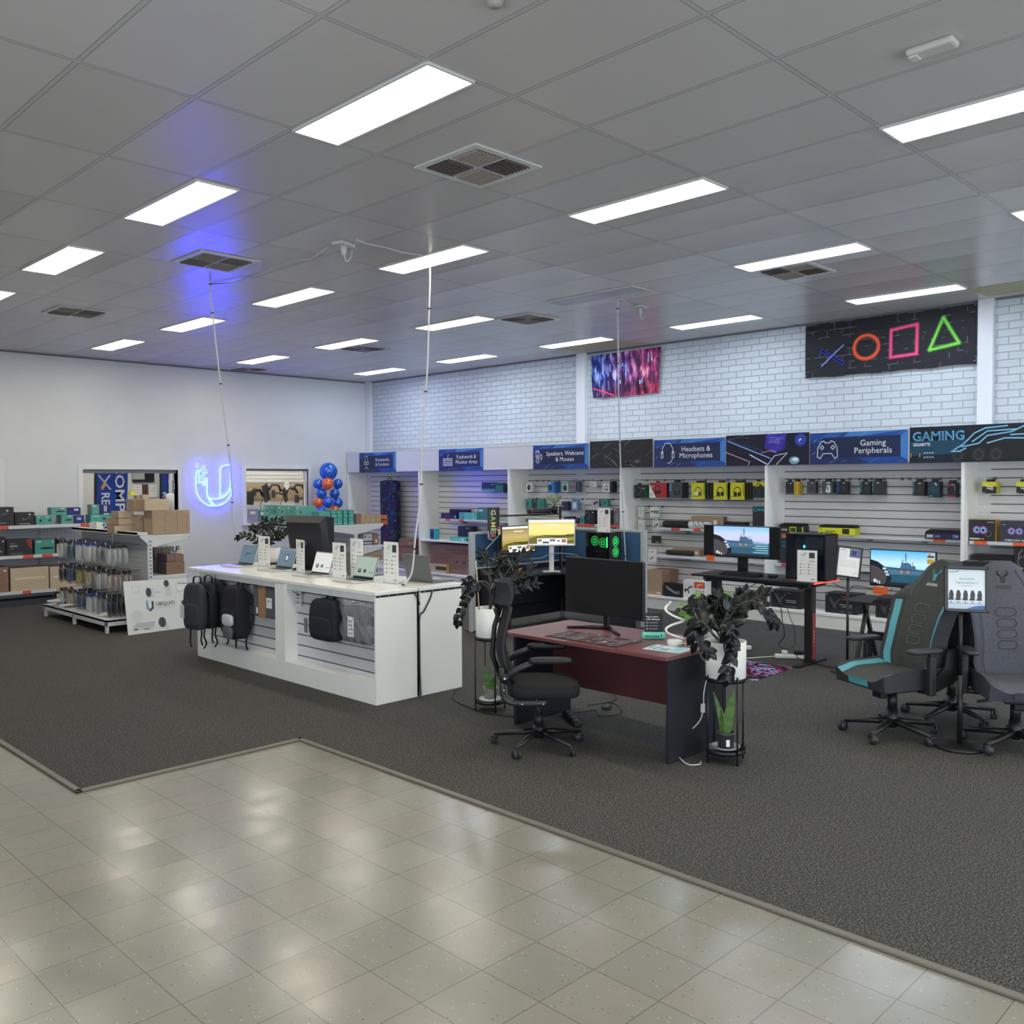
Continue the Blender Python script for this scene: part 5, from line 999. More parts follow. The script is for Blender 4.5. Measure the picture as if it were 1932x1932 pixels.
# hanging cable packs on the pegboard: hooks point to -x
BAG = mat('#c9ccce', .25, alpha=.55, name='clear_bag'); KNIT = mat('#2a2b2f', .6)
ccache = {}
def cable_pack(kind):
    """clear bag with a coiled cable and a card header, thickness along local x"""
    if kind in ccache: return ccache[kind]
    col, head, tint = {'w': ('#d8d9da', '#26272b', '#d3d6d8'), 'b': ('#26282e', '#26272b', '#5a6068'), 'n': ('#2f3f6a', '#2b2d33', '#6f7f98'), 'p': ('#dcdcdc', '#2c46a8', '#dfe1e4'), 'g': ('#8f9096', '#33343a', '#a9acae'), 'o': ('#d8c02e', '#3c4a2a', '#a8a488'), 's': ('#c9c4bc', '#26272b', '#bdb6ac')}[kind]
    a = MB(); a.sball((0, 0, -.125), (.034, .155, .215), mat(tint, .22, alpha=.42, name='bag_film'), .55, 16, 10)
    b = MB()
    for j in range(3): b.tube([(.0+.004*(j-1), (.05-.005*j)*math.cos(u), -.125+(.072-.006*j)*math.sin(u)) for u in [2*PI*i/18 for i in range(18)]], .0075, mat(col, .45), 6, True)
    b.tube([(0, -.006, -.06), (0, .0, -.11), (0, .008, -.15)], .007, mat(col, .45), 6)
    c = MB(); c.box(-.003, -.055, -.04, .003, .055, .012, mat(head, .5))
    ccache[kind] = (a.mesh('clear_bag'), b.mesh('cable_coil'), c.mesh('header_card')); return ccache[kind]
def hang_cable(kind, loc, label, rz=0):
    r = thing('cable_pack', label, 'cable pack', loc, rz, 'cable packs on the gondola hooks')
    for nm, me in zip(('clear_bag', 'cable_coil', 'header_card'), cable_pack(kind)):
        o = bpy.data.objects.new(nm, me); COL.objects.link(o); o.parent = r
spine = 4.94-.022
def peg(y, z, x1, label):
    mb = MB(); mb.tube([(spine, y, z), (x1, y, z+.012), (x1-.006, y, z+.03)], .0035, HOOK, 6); mb.box(x1-.012, y-.018, z+.018, x1-.009, y+.018, z+.046, mat('#d8d9db', .4)); solo('display_hook', mb, label, 'hook', group='pegboard hooks')
cols = 6
names = {'w': 'white cable', 'b': 'black cable', 'n': 'navy cable', 'p': 'white cable with blue header', 'g': 'grey cable', 'o': 'yellow cable', 's': 'cream cable'}
rowk = {0: 'wnppgw', 1: 'bnosws', 2: 'wsnpgb'}
rn = ('top', 'middle', 'bottom')
for row in range(3):
    z = 1.06-.33*row
    for c in range(cols):
        y = 13.28-.33*c; k = rowk[row][c]; n = 4 if (row+c) % 3 else 5
        if row == 2 and c == 0: n = 3
        peg(y, z+.01, spine-.42, '%s hook from the near end in the %s row of the cable gondola' % (ORD[cols-1-c], rn[row]))
        for j in range(n):
            x = spine-.40+.066*j
            hang_cable(k, (x, y+.006*math.sin(j*2+c), z), '%s pack, %s from the front on %s hook, %s row' % (names[k], ORD[j], ORD[cols-1-c], rn[row]), .12*math.sin(j*3+c))
# loose things on its base deck
mb = MB()
for k in range(3): mb.lathe([(0, .0), (.06, 0), (.06, .075), (0, .075)], (0, 0, .076*k), CARDL, 20)
q_ = on('y', 12.9, 143, 1132); solo('tape_roll_stack', mb, 'short stack of tan cardboard rolls on the gondola deck', 'cardboard roll', (4.56, 13.42, .176))
q_ = random.Random(11)
for i in range(7):
    mb = MB(); mb.cbox((0, 0, .006), (q_.uniform(.1, .2), q_.uniform(.07, .14), .01), PAPER if i % 2 else mat('#c4c8cc', .4), .003)
    far = i < 4; solo('flat_pack', mb, 'flat %s pack lying on the gondola deck, %s of the %s heap' % ('white' if i % 2 else 'silver', ORD[i if far else i-4], 'far' if far else 'near'), 'flat pack', ((4.47+.04*(i % 3), 13.1-.05*i, .176+.011*i) if far else (4.5+.06*(i-4), 11.78+.04*(i-4), .176+.011*(i-4))), q_.uniform(-1, 1), 'flat packs on the gondola deck', rot=None)
mb = MB(); mb.tube(spline([(-.1, 0, .05), (-.03, .05, .12), (.06, 0, .1), (.1, -.06, .03)]), .012, BLACK, 6); mb.box(-.14, -.05, 0, .1, .09, .03, PAPER, .01); solo('flat_pack', mb, 'white pack with a black strap on the far left of the gondola deck', 'flat pack', (4.5, 13.3, .226), .4, 'flat packs on the gondola deck')
# ---------------------------------------------------------------- leaning poster
r = thing('poster_board', 'white poster board of network cameras leaning on the gondola end', 'poster'); P0, P1 = on('z', .02, 242, 1197), on('z', .02, 362, 1181)
L = (P1-P0).length; ang = math.atan2(P1.y-P0.y, P1.x-P0.x); h = .66
r.location = (P0.x, P0.y, .0095); lean = math.radians(13); r.rotation_euler = (-lean, .03, ang)
mb = MB(); mb.box(0, 0, 0, L, .008, h, mat('#dcdedd', .4)); part('board', mb, r)
def pz(nm, fn):
    mb = MB(); fn(mb); part(nm, mb, r)
O = (0, 0, 0); D_ = mat('#3f4247', .4); Gp = mat('#b9bcc0', .4); Gl = mat('#cccfd2', .4)
pz('camera_print', lambda m: (m.disc(O, LU, LW_, .145, .555, .05, .05, Gp, .0014, 24, .9), m.disc(O, LU, LW_, .13, .22, .08, .08, mat('#d2d4d7', .4), .0012), m.disc(O, LU, LW_, .13, .235, .032, .032, Gp, .0016, 20, .85)))
pz('camera_print', lambda m: (m.flat([(.29, .58), (.38, .56), (.39, .45), (.32, .43)], O, LU, LW_, Gl, .0012), m.disc(O, LU, LW_, .31, .505, .037, .058, D_, .0016), m.stroke([(.39, .5), (.47, .5)], O, LU, LW_, .012, Gp, .0014)))
pz('camera_print', lambda m: (m.rect(O, LU, LW_, .53, .44, .61, .6, Gl, .0012), m.disc(O, LU, LW_, .555, .605, .035, .045, D_, .0016)))
pz('camera_print', lambda m: (m.rect(O, LU, LW_, .68, .48, .8, .62, Gl, .0012), m.disc(O, LU, LW_, .74, .55, .05, .05, mat('#e4e6e8', .4), .0016)))
pz('camera_print', lambda m: (m.rect(O, LU, LW_, .72, .25, .8, .38, Gl, .0012), m.disc(O, LU, LW_, .765, .345, .032, .032, D_, .0016)))
pz('camera_print', lambda m: (m.disc(O, LU, LW_, .45, .12, .05, .065, D_, .0016), m.rect(O, LU, LW_, .47, .03, .53, .1, Gl, .0012)))
pz('camera_print', lambda m: (m.flat([(.06, .075), (.12, .14), (.36, .14), (.33, .07)], O, LU, LW_, Gp, .0014), m.flat([(.06, .075), (.33, .07), (.33, .04), (.06, .045)], O, LU, LW_, Gl, .0014), m.rect(O, LU, LW_, .08, .05, .13, .066, D_, .002), m.rect(O, LU, LW_, .2, .05, .28, .06, D_, .002)))
pz('logo', lambda m: (m.stroke([(.275, .385), (.28, .31), (.31, .28)], O, LU, LW_, .026, mat('#4f9fc8', .4), .0016), m.stroke([(.31, .28), (.345, .31), (.348, .385)], O, LU, LW_, .026, D_, .002), m.rect(O, LU, LW_, .268, .4, .28, .412, mat('#4f9fc8', .4), .0016), m.rect(O, LU, LW_, .29, .395, .3, .405, mat('#4f9fc8', .4), .0016)))
pz('lettering', lambda m: (m.text('UBIQUITI', O, LU, LW_, .39, .33, .048, mat('#4a4d52', .4), 'l', .0016, True, .25), m.text('NETWORKS', O, LU, LW_, .395, .3, .012, mat('#8f9296', .4), 'l', .0016, False, .24)))
# ================================================================ blue neon sign on the white wall
NEON = NT('neon_tube'); NEON.b.inputs['Base Color'].default_value = (.2, .3, 1, 1); NEON.b.inputs['Emission Color'].default_value = (.011, .018, 1, 1); NEON.b.inputs['Emission Strength'].default_value = 40; NEON = NEON.m
r = thing('neon_sign', 'glowing blue neon U-shaped sign on the white wall', 'neon sign', (0, YW, 0))
def nz_(x, y): p = on('y', YW-.03, 340+x/6.0375, 840+y/6.0375); return (p.x, -.03, p.z)
def tube(pts, closed=False, w_=.0135, nm='neon_tube'):
    mb = MB(); P = [nz_(*p) for p in pts]; mb.tube(P, w_, NEON, 8, closed); part(nm, mb, r)
sm = lambda pts: [tuple(p)[:2] for p in spline([(a, b, 0) for a, b in pts], 5)]
tube([(190, 290)]+sm([(178, 380), (180, 480), (195, 560), (240, 630), (310, 680), (385, 692), (460, 680), (520, 645), (565, 590), (580, 540), (572, 490)])+[(572, 490)])
tube([(190, 290), (212, 290), (212, 435), (240, 435), (240, 410), (262, 410), (262, 465), (282, 465), (282, 370), (305, 370), (305, 540)]+sm([(305, 540), (315, 590), (345, 650), (385, 692)]))
tube(sm([(320, 590), (360, 612), (420, 612), (480, 598), (530, 560), (572, 490)]))
tube([(455, 590), (455, 300)]+sm([(455, 300), (465, 260), (495, 235), (575, 222)])+[(572, 460)]+sm([(572, 460), (555, 520), (510, 570), (455, 590)]))
tube(sm([(330, 600), (360, 650), (395, 690)]), False, .016)
tube([(470, 600), (510, 580), (545, 540)], False, .016)
for cx, cy, q in ((192, 230, 16), (268, 255, 14), (243, 283, 14), (293, 300, 14), (272, 328, 14), (245, 368, 14)):
    tube([(cx-q, cy-q), (cx+q, cy-q), (cx+q, cy+q), (cx-q, cy+q)], True, .01)
mb = MB()
for x, y in ((190, 350), (305, 450), (455, 400), (572, 350), (385, 690), (250, 640), (540, 620)):
    p = nz_(x, y); mb.cyl((p[0], -.03, p[2]), (p[0], 0, p[2]), .006, mat('#d8e0f0', .3, alpha=.6), seg=8)
part('standoff', mb, r)
# ================================================================ teal boxes on the second gondola
GR = 'teal boxes on the second gondola'
Xt = 7.62
def gb(px0, px1, py0, py1, X, d, label, f_, s_=None, it=(), z=1.2005): return wb('router_box', label, 'router box', (px0, py0, px1, py1), X, d, f_, s_ or f_, it, z=z, group=GR)
tl = ['#68ab9f', '#78b8ab', '#5fa195', '#70b0a4']
pxs = [497, 510, 523, 541, 557, 575, 583]
k = 0
for i in range(6):
    for lvl in range(2):
        if lvl == 1 and i in (5,): continue
        a, b, z0, z1 = px_rect((pxs[i], 963, pxs[i+1]-1, 990), 'x', Xt+.03); hh = .145
        carton('router_box', 'teal box, %s from the left on %s layer behind the monitor' % (ORD[i], 'the lower' if lvl == 0 else 'the upper'), 'router box', (Xt+.03, (a.y+b.y)/2, 1.2005+(hh+.001)*lvl), a.y-b.y, .2, hh, tl[(i+lvl) % 4], TEAL, [('r', .1, .7, .4, .8, '#d0e8e2'), ('d', .6, .35, .18, .14, '#2f6a60')], -PI/2, GR)
# near end stacks seen end on (fronts face -y)
for i, (a, b) in enumerate(((625, 636), (636.4, 646), (648, 656), (658, 667.5))):
    for lvl in range(2):
        A, B_, z0, z1 = px_rect((a, 962, b, 991), 'y', 11.64); hh = (z1-1.2005)/2-.001
        carton('router_box', 'upright teal box, %s from the left in the end stack, %s layer' % (ORD[i], ('lower', 'upper')[lvl]), 'router box', ((A.x+B_.x)/2, 11.64, 1.2005+(hh+.001)*lvl), B_.x-A.x, .18, hh, '#489a90', '#3a7f78', [('r', .15, .2, .85, .3, '#a8d4cc'), ('r', .15, .6, .6, .8, '#6fb8ae')], 0, GR)
a, b, z0, z1 = px_rect((602, 965, 623, 990), 'y', 11.66); carton('router_box', 'pale teal square box left of the upright end stack', 'router box', ((a.x+b.x)/2, 11.66, 1.2005), b.x-a.x, .2, z1-1.2005, '#5fa89c', '#4f948a', [('r', .1, .55, .5, .65, '#c8e4de'), ('f', [(.3, .1), (.9, .3), (.95, .2), (.5, .05)], '#33403f')], 0, GR)
for i in range(5):
    x0, x1 = 672+9.4*i, 681+9.4*i; bb('shipping_box', 'brown bag-shaped carton on the right arm of the second gondola, %s from the left' % ORD[i], 'carton', (x0, 969+.3*i, x1, 988), 11.65, .3, CARD if i else CARDD, CARDD, [('f', [(.2, 0), (.7, .16), (.75, .1), (.4, 0)], '#5a4a3c')] if i else (), 1.2005, 'brown cartons on the second gondola')
for r_, lb, f_, it, z_ in (((636+50-0, 1007, 694, 1020), 'small white box, left of two on the right arm shelf', '#d6d7db', [('r', .2, .4, .6, .7, '#77787e')], .932), ((694.5, 1007, 702, 1020), 'small white box, right of two on the right arm shelf', '#d6d7db', [('r', .2, .4, .7, .6, '#77787e')], .932), ((703.5, 1006, 714, 1022), 'brown box beside the small white boxes on the right arm shelf', CARDD, [('r', .4, .2, .8, .5, '#cfc6ba')], .8605)):
    bb('shipping_box', lb, 'box', r_, 11.68, .25, f_, None, it, z_, 'boxes in the second gondola end')
bb('shipping_box', 'long tan carton on the lowest visible arm of the second gondola', 'carton', (679, 1041, 722, 1056), 11.62, .4, CARD, CARDD, [('r', .5, .4, .95, .5, '#7a5f48')], .6205, 'boxes in the second gondola end')
bb('shipping_box', 'white flat carton under the small white boxes', 'box', (679, 1023, 702, 1031), 11.66, .3, '#c6c9d2', '#8f93a0', [('r', 0, .3, 1, .55, '#2a2c3a')], .8605, 'boxes in the second gondola end')
bb('shipping_box', 'brown carton below the arm shelves behind the laptops', 'carton', (690, 1062, 712, 1090), 11.7, .3, CARDD, None, (), .1705, 'boxes in the second gondola end')
# ---------------------------------------------------------------- balloons between window and display units
GBL = 'balloons of the balloon column'
BLU, ORA = mat('#1f5fc8', .12, spec=.6, coat=.5, name='balloon_blue'), mat('#e06a32', .2, spec=.6, coat=.3, name='balloon_orange')
Yb = 14.9
def balloon(px, py, rpx, m, label, dy=0):
    p = on('y', Yb+dy, px, py); rr = rpx*(p-EYE).dot(FW)/F_PX
    mb = MB(); mb.sball((0, 0, 0), (2*rr, 2*rr, 2*rr*1.04), m, 1, 24, 14, lambda x, y, z: (x*(1-.06*(z < 0)*abs(z)), y*(1-.06*(z < 0)*abs(z)), z))
    mb.lathe([(.004, -rr*1.1), (.016, -rr*1.12), (.006, -rr*1.02)], (0, 0, 0), m, 8); solo('balloon', mb, label, 'balloon', p, 0, GBL)
balloon(619.5, 890, 17, BLU, 'large blue balloon at the very top of the balloon column')
balloon(600, 913, 9.5, BLU, 'blue balloon at the left of the upper ring', .05); balloon(637, 913, 9.5, BLU, 'blue balloon at the right of the upper ring', .05); balloon(618, 913, 11.2, ORA, 'orange balloon front centre of the upper ring', -.1)
balloon(606.5, 931, 9.8, BLU, 'blue balloon at the left of the second ring', 0); balloon(631, 931.5, 9.8, BLU, 'blue balloon at the right of the second ring', .02)
balloon(600, 948.5, 9.5, ORA, 'orange balloon at the lower left of the column', 0); balloon(618.5, 948, 10.5, BLU, 'blue balloon low centre of the column', -.1); balloon(637, 949, 10, BLU, 'blue balloon at the lower right of the column', .02); balloon(631, 963, 9, ORA, 'orange balloon lowest of the column', -.05); balloon(606, 966, 10, BLU, 'blue balloon half hidden by the teal boxes', -.05)
mb = MB(); p = on('y', Yb, 619, 930); mb.cyl((0, 0, 0), (0, 0, 2.0), .012, WHITE, seg=8); mb.lathe([(0, 0), (.16, 0), (.16, .02), (.02, .03)], (0, 0, 0), WHITE, 20); solo('balloon_pole', mb, 'white pole carrying the balloon column', 'pole', (p.x, Yb+.09, .0085))
# ---------------------------------------------------------------- what shows through the openings
FLAGB = noisy('flag_blue', '#20409a', '#2a4fae', 3, .6)
def flag(px0, px1, Y, label, full):
    a, b = on('y', Y, px0, 900).x, on('y', Y, px1, 900).x; z1, z0 = 2.35, .7; L = b-a
    r = thing('feather_flag', label, 'flag', (a, Y, z0)); h = z1-z0
    mb = MB(); fr = lambda u, v: (L*(u*.9+.1*(1-(1-v)**2)+.0), .02*math.sin(u*7+v*4), h*v)
    mb.grid(fr, 12, 12, FLAGB); mb.grid(lambda u, v: (fr(u, v)[0], fr(u, v)[1]+.003, fr(u, v)[2]), 12, 12, FLAGB, True, None, True); part('cloth', mb, r)
    mb = MB(); mb.tube([(L*.0+.03, .0, -.65), (.02, 0, .3), (.04, 0, 1.2), (L*.1, 0, h)], .02, mat('#26262c', .5), 8); part('pole', mb, r)
    mb = MB(); O = (0, -.026, 0); D2, R2 = V((0, 0, -1)), V((1, 0, 0)); WH = mat('#e0e2ea', .5)
    z_ = lambda py: -(on('y', Y, 200, py).z-z0)
    mb.text('COMP', O, D2, R2, z_(872), L*.62, L*.27, WH, 'l', .002, True, z_(966)-z_(872)); part('lettering', mb, r)
    mb = MB(); mb.text('REPAIR', O, D2, R2, z_(930), L*.22, L*.24, WH, 'l', .002, True, .62); part('lettering', mb, r)
    if full:
        mb = MB(); P = lambda x, y: (on('y', Y, x, y).x-a, on('y', Y, x, y).z-z0); 
        mb.stroke([P(185, 897), P(207, 923)], O, R2, LW_, .03, mat('#b8c4d8', .5), .002); mb.stroke([P(206, 897), P(196, 910)], O, R2, LW_, .03, mat('#c8d0e0', .5), .0024); mb.flat([P(196, 909), P(200, 914), P(192, 925), P(189, 920)], O, R2, LW_, mat('#e6a640', .5), .003); part('tool_print', mb, r)
flag(175, 241, YW+.7, 'blue feather flag lettered COMP, left inside the office window', True)
flag(299, 327, YW+1.1, 'narrow blue feather flag at the right inside the office window', False)
Yo = YW+2.2
def opn(px0, py0, px1, py1, Y): a, b, z0, z1 = px_rect((px0, py0, px1, py1), 'y', Y); return (a.x+b.x)/2, z0, b.x-a.x, z1-z0
for (r_, nm, lb, m, it) in (((250, 888, 291, 910), 'wall_screen', 'dark screen on the office wall between the flags', BLKG, [('f', [(0, .25), (.55, .25), (.55, 1), (0, 1)], '#aab0b8')]), ((251, 915, 268, 940), 'clipboard', 'white job sheet clipped left on the office wall', PAPER, [('r', .1, .8, .9, .82, '#6f7f9f'), ('r', .1, .6, .8, .62, '#6f7f9f'), ('r', .1, .4, .85, .42, '#6f7f9f')]), ((280, 914, 296, 938), 'clipboard', 'white job sheet clipped right on the office wall', PAPER, [('r', .1, .7, .9, .72, '#5f6f9f'), ('r', .1, .5, .8, .52, '#5f6f9f')]), ((269, 914, 274, 933), 'folder', 'maroon folder hanging on the office wall, left one', mat('#5f3f46', .5), []), ((275, 914, 280, 933), 'folder', 'maroon folder hanging on the office wall, right one', mat('#5f3f46', .5), [])):
    x, z0, L, h = opn(*r_, Yo-.03); carton(nm, lb, nm.replace('_', ' '), (x, Yo-.03, z0), L, .02, h, m, None, it)
# workshop wall: monitor arms with screens
Yk = YW+1.48
def marm(px, py, w_, h_, yaw, roll_, label, lifted=False):
    p = on('y', Yk-.3, px, py); r = thing('display_monitor', label, 'monitor', p, yaw, 'monitors on arms in the workshop')
    mb = MB(); mb.box(-w_/2, -.012, -h_/2, w_/2, .012, h_/2, mat('#26272c', .35), .008); o = part('panel', mb, r, rot=(0, roll_, 0))
    mb = MB(); mb.tube([(0, .02, 0), (0, .12, .03), (.12, .18, .05), (.02, .29, .02)], .018, mat('#4a4c52', .4), 8); mb.box(-.03, .27, -.06, .07, .298, .1, mat('#4a4c52', .4)); part('arm', mb, r)
    mb = MB(); mb.tube(spline([(.02, .05, -.02), (-.05, .1, -.25), (.05, .15, -.32), (.0, .2, -.36)]), .006, BLACK, 5); part('lead', mb, r)
marm(471, 940, .22, .26, .3, .1, 'dark monitor at the left on the workshop wall'); marm(502, 930, .2, .36, .5, -.35, 'tilted dark monitor second on the workshop wall'); marm(538, 934, .12, .3, .5, -.4, 'narrow tilted monitor third on the workshop wall'); marm(577, 943, .16, .32, .2, 0, 'dark monitor at the right on the workshop wall')
for i, (px, py, sg) in enumerate(((482, 929, 1), (517, 920, 1), (552, 926, -1), (562, 920, 1))):
    p = on('y', Yk-.25, px, py); mb = MB(); mb.tube([(-.12*sg, 0, -.05), (-.05*sg, 0, .06), (.1*sg, 0, .05), (.16*sg, 0, -.08)], .026, mat('#303238', .4), 8); mb.tube([(.0, 0, .06), (0, .24, .05)], .015, mat('#d6d6d8', .4), 6); solo('articulated_mount', mb, 'dark bent monitor arm on the workshop wall, %s from the left' % ORD[i], 'monitor arm', p, 0, 'monitor arms in the workshop')
p = on('y', Yk-.3, 541, 916); mb = MB(); mb.disc((0, 0, 0), LU, LW_, 0, 0, .06, .09, PAPER, 0, 20); mb.disc((0, .004, 0), -LU, LW_, 0, 0, .06, .09, PAPER, 0, 20); mb.stroke([(-.02, .02), (.02, .03)], (0, 0, 0), LU, LW_, .006, INK); solo('swing_tag', mb, 'white oval tag hanging from a workshop monitor arm', 'tag', p)
for i, (x0, x1) in enumerate(((468, 488), (490, 500), (501, 512), (513, 524), (527, 534))):
    bb('router_box', '%s box on the workshop bench, %s from the left' % (('lilac', 'teal', 'teal', 'teal', 'mauve')[i], ORD[i]), 'box', (x0, 962 if i else 960, x1, 985), Yk-.45, .2, ('#8f86b4', '#4f9f94', '#489488', '#58a89c', '#8a6a80')[i], None, [('r', .2, .6, .7, .8, '#cfe0dc')], None, 'boxes on the workshop bench')
mb = MB(); zb = on('y', Yk-.45, 500, 985.2).z; mb.box(8.0, Yk-.5, zb-.04, 11.3, Yk-.03, zb-.001, SHELFW); mb.box(8.0, Yk-.48, 0, 8.05, Yk-.05, zb-.04, SHELFW); mb.box(11.25, Yk-.48, 0, 11.3, Yk-.05, zb-.04, SHELFW); solo('workshop_bench', mb, 'white bench behind the workshop window', 'bench')
for x, y, lb in ((5.6, YW+1.2, 'ceiling light of the office behind the left window'), (9.3, YW+.8, 'ceiling light of the workshop behind the right window')): lamp(x, y, 'w', 'lit '+lb)
for x, y, lb in ((4.2, YW+1.2, 'added office fill lamp farthest left'), (6.9, YW+1.2, 'added office fill lamp farthest right'), (8.6, YW+.8, 'added workshop fill lamp on the left'), (10.3, YW+.8, 'added workshop fill lamp on the right')): lamp(x, y, 'w', lb)  # unseen extra lamps added to brighten the two back rooms
mb = MB(); mb.box(1.4, YW+.14, 0, 1.5, YW+2.3, CEIL, PLASTER); struct('wall_office_side', mb); mb = MB(); mb.box(11.4, YW+.14, 0, 11.5, YW+1.6, CEIL, PLASTER); struct('wall_workshop_side', mb)

# ================================================================ screens
def grad(name, stops, h, s=1.0, z0=0.):
    """lit picture whose colour runs up the screen (local z)"""
    t = NT(name, .25); p = t.coord('Object'); sx = t.n('SeparateXYZ'); t.l(p, sx.inputs[0])
    c = t.ramp(t.math('DIVIDE', t.math('SUBTRACT', sx.outputs[2], z0), h), stops); t.b.inputs['Base Color'].default_value = (.01, .01, .01, 1)
    t.l(c, t.b.inputs['Emission Color']); t.b.inputs['Emission Strength'].default_value = s; return t.m
def lit(c, s=.9): 
    m = mat(c, .3, emit=s, name='lit_'+c.strip('#')); m.node_tree.nodes['Principled BSDF'].inputs['Base Color'].default_value = (.01, .01, .01, 1); return m
def monitor(label, loc, rz, w_, h_, lift, pict=None, frame='#17181b', neck=.06, base=(.22, .16), tilt=0, bez=.012, rear=False, vbase=False):
    """origin on the desk under the screen, screen looks to local -y, its lower edge at height lift"""
    r = thing('computer_monitor', label, 'monitor', loc, rz, 'monitors')
    fm = pm(frame, .35)
    mb = MB(); mb.box(-w_/2, -.012, 0, w_/2, .012, h_, fm, .006); mb.box(-w_*.3, .012, h_*.2, w_*.3, .045, h_*.75, fm, .015); part('housing', mb, r, loc=(0, 0, lift), rot=(tilt, 0, 0))
    mb = MB()
    if pict is None: mb.rect((0, -.012, 0), LU, LW_, -w_/2+bez, bez*1.6, w_/2-bez, h_-bez, mat('#1c1c1f', .22, name='screen_off'), .0015)
    else: pict(mb, w_-2*bez, h_-2.4*bez, (-w_/2+bez, -.0125, 1.5*bez))
    part('screen', mb, r, loc=(0, 0, lift), rot=(tilt, 0, 0))
    if neck:
        mb = MB(); mb.box(-neck/2, .02, .008, neck/2, .045, lift+h_*.4, fm, .006); part('stand_neck', mb, r)
        mb = MB()
        if vbase:
            for s_ in (-1, 1): mb.tube([(0, .05, .012), (s_*.12, -.03, .012), (s_*.26, -.13, .008)], [.016, .014, .01], fm, 8)
        else: mb.box(-base[0]/2, .03-base[1]/2, 0.001, base[0]/2, .03+base[1]/2, .012, fm, .005)
        part('stand_base', mb, r)
    return r
def game_pict(sky, sea, side=0, sky2='#9ecbee'):
    def f(mb, w_, h_, O):
        L = side
        if side: mb.rect(O, LU, LW_, 0, 0, w_, h_, mat('#0e0e14', .25), .0004)
        a, b = w_*L, w_*(1-L); W_ = b-a; P = lambda pts: [(a+x*W_, y*h_) for x, y in pts]
        mb.rect(O, LU, LW_, a, 0, b, h_, sky, .001); mb.flat(P([(0, 0), (1, 0), (1, .47), (.6, .5), (.3, .52), (0, .54)]), O, LU, LW_, lit(sea, .55), .0016)
        mb.flat(P([(0, .3), (1, .34), (1, .46), (.5, .44), (0, .52)]), O, LU, LW_, lit('#5a86a8', .6), .002); mb.flat(P([(0, .0), (1, .0), (1, .08), (0, .1)]), O, LU, LW_, lit('#1d3346', .5), .002)
        sh = lit('#4a6f96', .75)
        mb.flat(P([(.47, .5), (.72, .47), (.7, .6), (.64, .58), (.64, .63), (.58, .68), (.52, .66), (.5, .72), (.485, .62)]), O, LU, LW_, sh, .0024)
        for q in ((.55, .7, .565, .95), (.53, .86, .585, .875), (.54, .8, .58, .81), (.66, .58, .67, .7), (.51, .7, .52, .76)): mb.rect(O, LU, LW_, a+q[0]*W_, q[1]*h_, a+q[2]*W_, q[3]*h_, sh, .0026)
        for q in (.47, .57): mb.flat(P([(q, .42), (q+.02, .34), (q+.045, .42), (q+.03, .45)]), O, LU, LW_, lit('#d88a5a', .8), .003)
        arc = [(0, .72), (.12, .66), (.22, .53), (.3, .36), (.34, .2), (.3, .02)]
        mb.flat(P([(0, 0), (.3, .02), (.34, .2), (.3, .36), (.22, .53), (.12, .66), (0, .72)]), O, LU, LW_, lit('#1a2634', .45), .0032)
        mb.flat(P([(0, .05), (.22, .0), (.27, .2), (.22, .38), (.1, .52), (0, .56)]), O, LU, LW_, lit('#5f5a62', .5), .0036)
        for x, y in ((.22, .47), (.25, .38), (.27, .3)): mb.rect(O, LU, LW_, a+(x-.025)*W_, (y-.03)*h_, a+(x+.03)*W_, (y+.03)*h_, lit('#b8d4ea', .9), .004)
        for x, y, q in ((.05, .1, .04), (.1, .07, .02), (.14, .05, .015)): mb.rect(O, LU, LW_, a+x*W_, (y-.04)*h_, a+(x+q)*W_, (y+.05)*h_, lit('#e6e8ea', .8), .004)
        if side:
            for k in range(5): mb.rect(O, LU, LW_, a+(.72+.05*(k % 2))*W_, (.14+.075*k)*h_, a+.98*W_, (.17+.075*k)*h_, lit('#8fd0d8', .8), .003)
    return f
def field_pict(m):
    def f(mb, w_, h_, O):
        P = lambda pts: [(x*w_, y*h_) for x, y in pts]
        mb.rect(O, LU, LW_, 0, 0, w_, h_, m, .001); mb.rect(O, LU, LW_, 0, .92*h_, w_, h_, lit('#f6f6f4', .95), .0014)
        mb.flat(P([(0, 0), (1, 0), (1, .36), (.75, .33), (.5, .3), (.25, .33), (0, .24)]), O, LU, LW_, lit('#6f6a1e', .75), .0014); mb.flat(P([(0, .26), (.3, .34), (.6, .3), (1, .36), (1, .42), (.7, .38), (.35, .39), (.1, .32)]), O, LU, LW_, lit('#4a4a1c', .7), .0018)
        mb.flat(P([(.55, .12), (1, .2), (1, .3), (.7, .22)]), O, LU, LW_, lit('#a8a02e', .8), .002)
        for k in range(6): mb.rect(O, LU, LW_, (.82+.03*k)*w_, .38*h_, (.835+.03*k)*w_, (.42+.02*(k % 3))*h_, lit('#2a2a18', .6), .0022)
        mb.rect(O, LU, LW_, .35*w_, .79*h_, .65*w_, .825*h_, lit('#f4f0d8', .9), .002); mb.rect(O, LU, LW_, .18*w_, .03*h_, .84*w_, .26*h_, lit('#f2f2f0', .92), .0026)
        for x, y, x1, y1, c in ((.2, .12, .28, .22, '#8a8478'), (.3, .05, .44, .12, '#3f4448'), (.46, .13, .58, .22, '#77797c'), (.62, .12, .68, .18, '#6a6c70'), (.72, .08, .82, .22, '#b87878')): mb.rect(O, LU, LW_, x*w_, y*h_, x1*w_, y1*h_, lit(c, .7), .003)
        mb.rect(O, LU, LW_, 0, 0, w_, .028*h_, lit('#f6f6f4', .95), .003)
    return f
